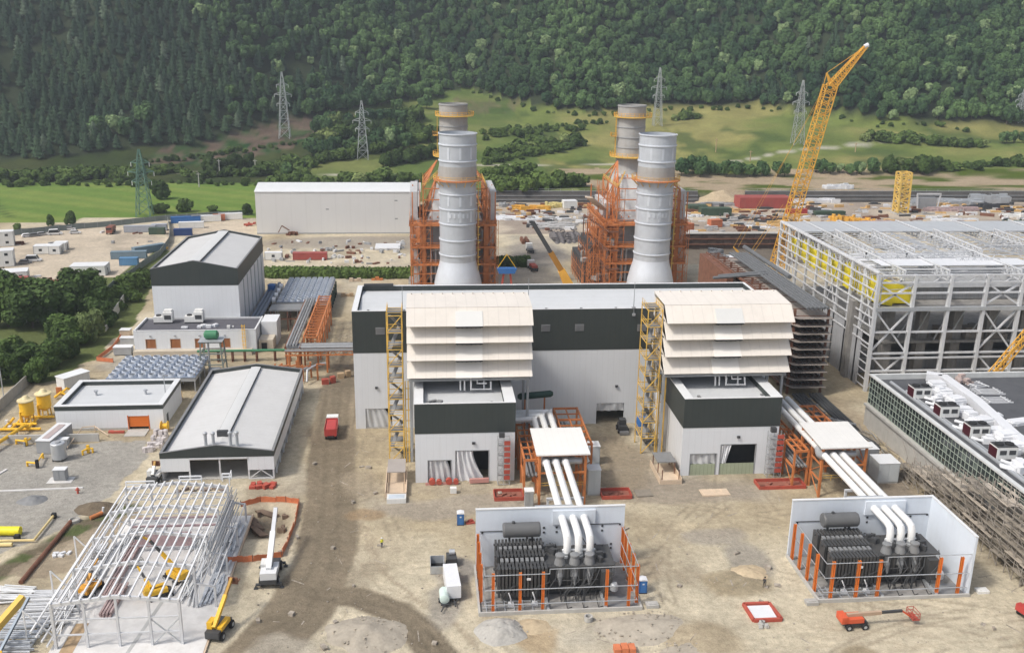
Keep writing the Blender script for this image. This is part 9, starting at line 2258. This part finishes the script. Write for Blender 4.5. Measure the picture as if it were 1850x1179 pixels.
# front rank of the hillside wood, tree by tree
r2 = np.random.default_rng(12); cnt = 0
for x in np.arange(-330, 460, 8.2):
    xx = x+r2.uniform(-2, 2); yy = float(fedge(xx))+r2.uniform(3, 9); pine = xx < -85
    if rt.random() < .06: continue
    plant('pine' if pine else 'broad', xx, yy, r2.uniform(.8, 1.15), 'dark pine of the front rank at the foot of the hillside' if pine else 'broadleaf tree of the front rank of the hillside wood', 'tree', 'front rank pines' if pine else 'front rank broadleaf trees'); cnt += 1
for x in np.arange(40, 400, 7.5):
    xx = x+r2.uniform(-3, 3); plant('bush', xx, float(fedge(xx))-r2.uniform(0, 9), r2.uniform(.7, 1.6), 'low bush along the wood edge above the tan meadow', 'bush', 'bushes along the wood edge')
print('individual plants', ntree)

# the rest of the hillside wood: one mass, crowns instanced from the trees above
def forest(name, label, protos, pts, smin, smax):
    me = bpy.data.meshes.new(name); me.from_pydata([tuple(p) for p in pts], [], []); o = bpy.data.objects.new(name, me); COL.objects.link(o)
    tag(o, label, 'forest', kind='stuff')
    ng = bpy.data.node_groups.new(name, 'GeometryNodeTree'); ng.interface.new_socket('Geometry', in_out='INPUT', socket_type='NodeSocketGeometry'); ng.interface.new_socket('Geometry', in_out='OUTPUT', socket_type='NodeSocketGeometry')
    N = ng.nodes; L = ng.links; gi = N.new('NodeGroupInput'); go = N.new('NodeGroupOutput'); ip = N.new('GeometryNodeInstanceOnPoints'); jo = N.new('GeometryNodeJoinGeometry')
    for pr in protos:
        oi = N.new('GeometryNodeObjectInfo'); oi.transform_space = 'ORIGINAL'; oi.inputs['Object'].default_value = pr; oi.inputs['As Instance'].default_value = True; L.new(oi.outputs['Geometry'], jo.inputs[0])
    L.new(gi.outputs[0], ip.inputs['Points']); L.new(jo.outputs[0], ip.inputs['Instance']); ip.inputs['Pick Instance'].default_value = True
    rs = N.new('FunctionNodeRandomValue'); rs.data_type = 'FLOAT'; rs.inputs[2].default_value = smin; rs.inputs[3].default_value = smax; L.new(rs.outputs[1], ip.inputs['Scale'])
    rr = N.new('FunctionNodeRandomValue'); rr.data_type = 'FLOAT_VECTOR'; rr.inputs[0].default_value = (-.06, -.06, 0); rr.inputs[1].default_value = (.06, .06, 6.283); rr.inputs['Seed'].default_value = 3; L.new(rr.outputs[0], ip.inputs['Rotation'])
    L.new(ip.outputs[0], go.inputs[0]); md = o.modifiers.new('scatter', 'NODES'); md.node_group = ng
    return o
def protosof(meshes):
    out = []
    for me in meshes:
        for o in bpy.data.objects:
            if o.data is me: out.append(o); break
    return out
P = []; Q = []
y = 0
xs_ = np.arange(-560, 760, 6.9); ys_ = np.arange(600, 1130, 7.6)
GX, GYY = np.meshgrid(xs_, ys_); gx_ = GX.ravel()+r2.uniform(-3.0, 3.0, GX.size); gy_ = GYY.ravel()+r2.uniform(-3.2, 3.2, GX.size)
ok = (gy_ > fedge(gx_)+9) & ((fbm(gx_, gy_, 26, 501, 3) > .26) | (r2.random(gx_.size) < .6))
# keep to what the view can hold, with a margin
ang = np.arctan2(gx_, gy_)-R_(CAMP['yaw']); ok &= np.abs(ang) < R_(34)
gx_, gy_ = gx_[ok], gy_[ok]; gz_ = H(gx_, gy_)-.4
mixn = fbm(gx_, gy_, 60, 401, 3); pinep = (1-sst(gx_, -190, 10))*(1-sst(gy_-fedge(gx_), 60, 330)*.8)
isp = (pinep+(mixn-.5)*1.3+r2.uniform(-.22, .22, len(mixn))) > .50
forest('pine_forest', 'dark mass of pines covering the hillside at the valley end of the crops', protosof(PINE), np.stack([gx_, gy_, gz_], 1)[isp], .8, 1.3)
forest('broadleaf_forest', 'dense mass of broadleaf trees covering the long hillside', protosof(BROAD), np.stack([gx_, gy_, gz_], 1)[~isp], .6, 1.4)
print('forest', isp.sum(), (~isp).sum())
forest('scrub', 'scattered low scrub over the slopes and along the wood edge', protosof(BUSH), SCR, .45, 1.15)
# ================================================================== AIR
HAZE = .00019
m = MB(); m.box(-900, 1000, -60, 1380, -9, 420); hz = m.build('haze', bpy.data.materials.new('air'))
hz['kind'] = 'stuff'; hm = hz.data.materials[0]; hm.use_nodes = True; ht = hm.node_tree
for n in list(ht.nodes):
    if n.type == 'BSDF_PRINCIPLED': ht.nodes.remove(n)
pv = ht.nodes.new('ShaderNodeVolumePrincipled'); pv.inputs['Color'].default_value = (.84, .92, 1.0, 1); pv.inputs['Density'].default_value = HAZE; pv.inputs['Anisotropy'].default_value = .3
ht.links.new(pv.outputs[0], [n for n in ht.nodes if n.type == 'OUTPUT_MATERIAL'][0].inputs['Volume'])
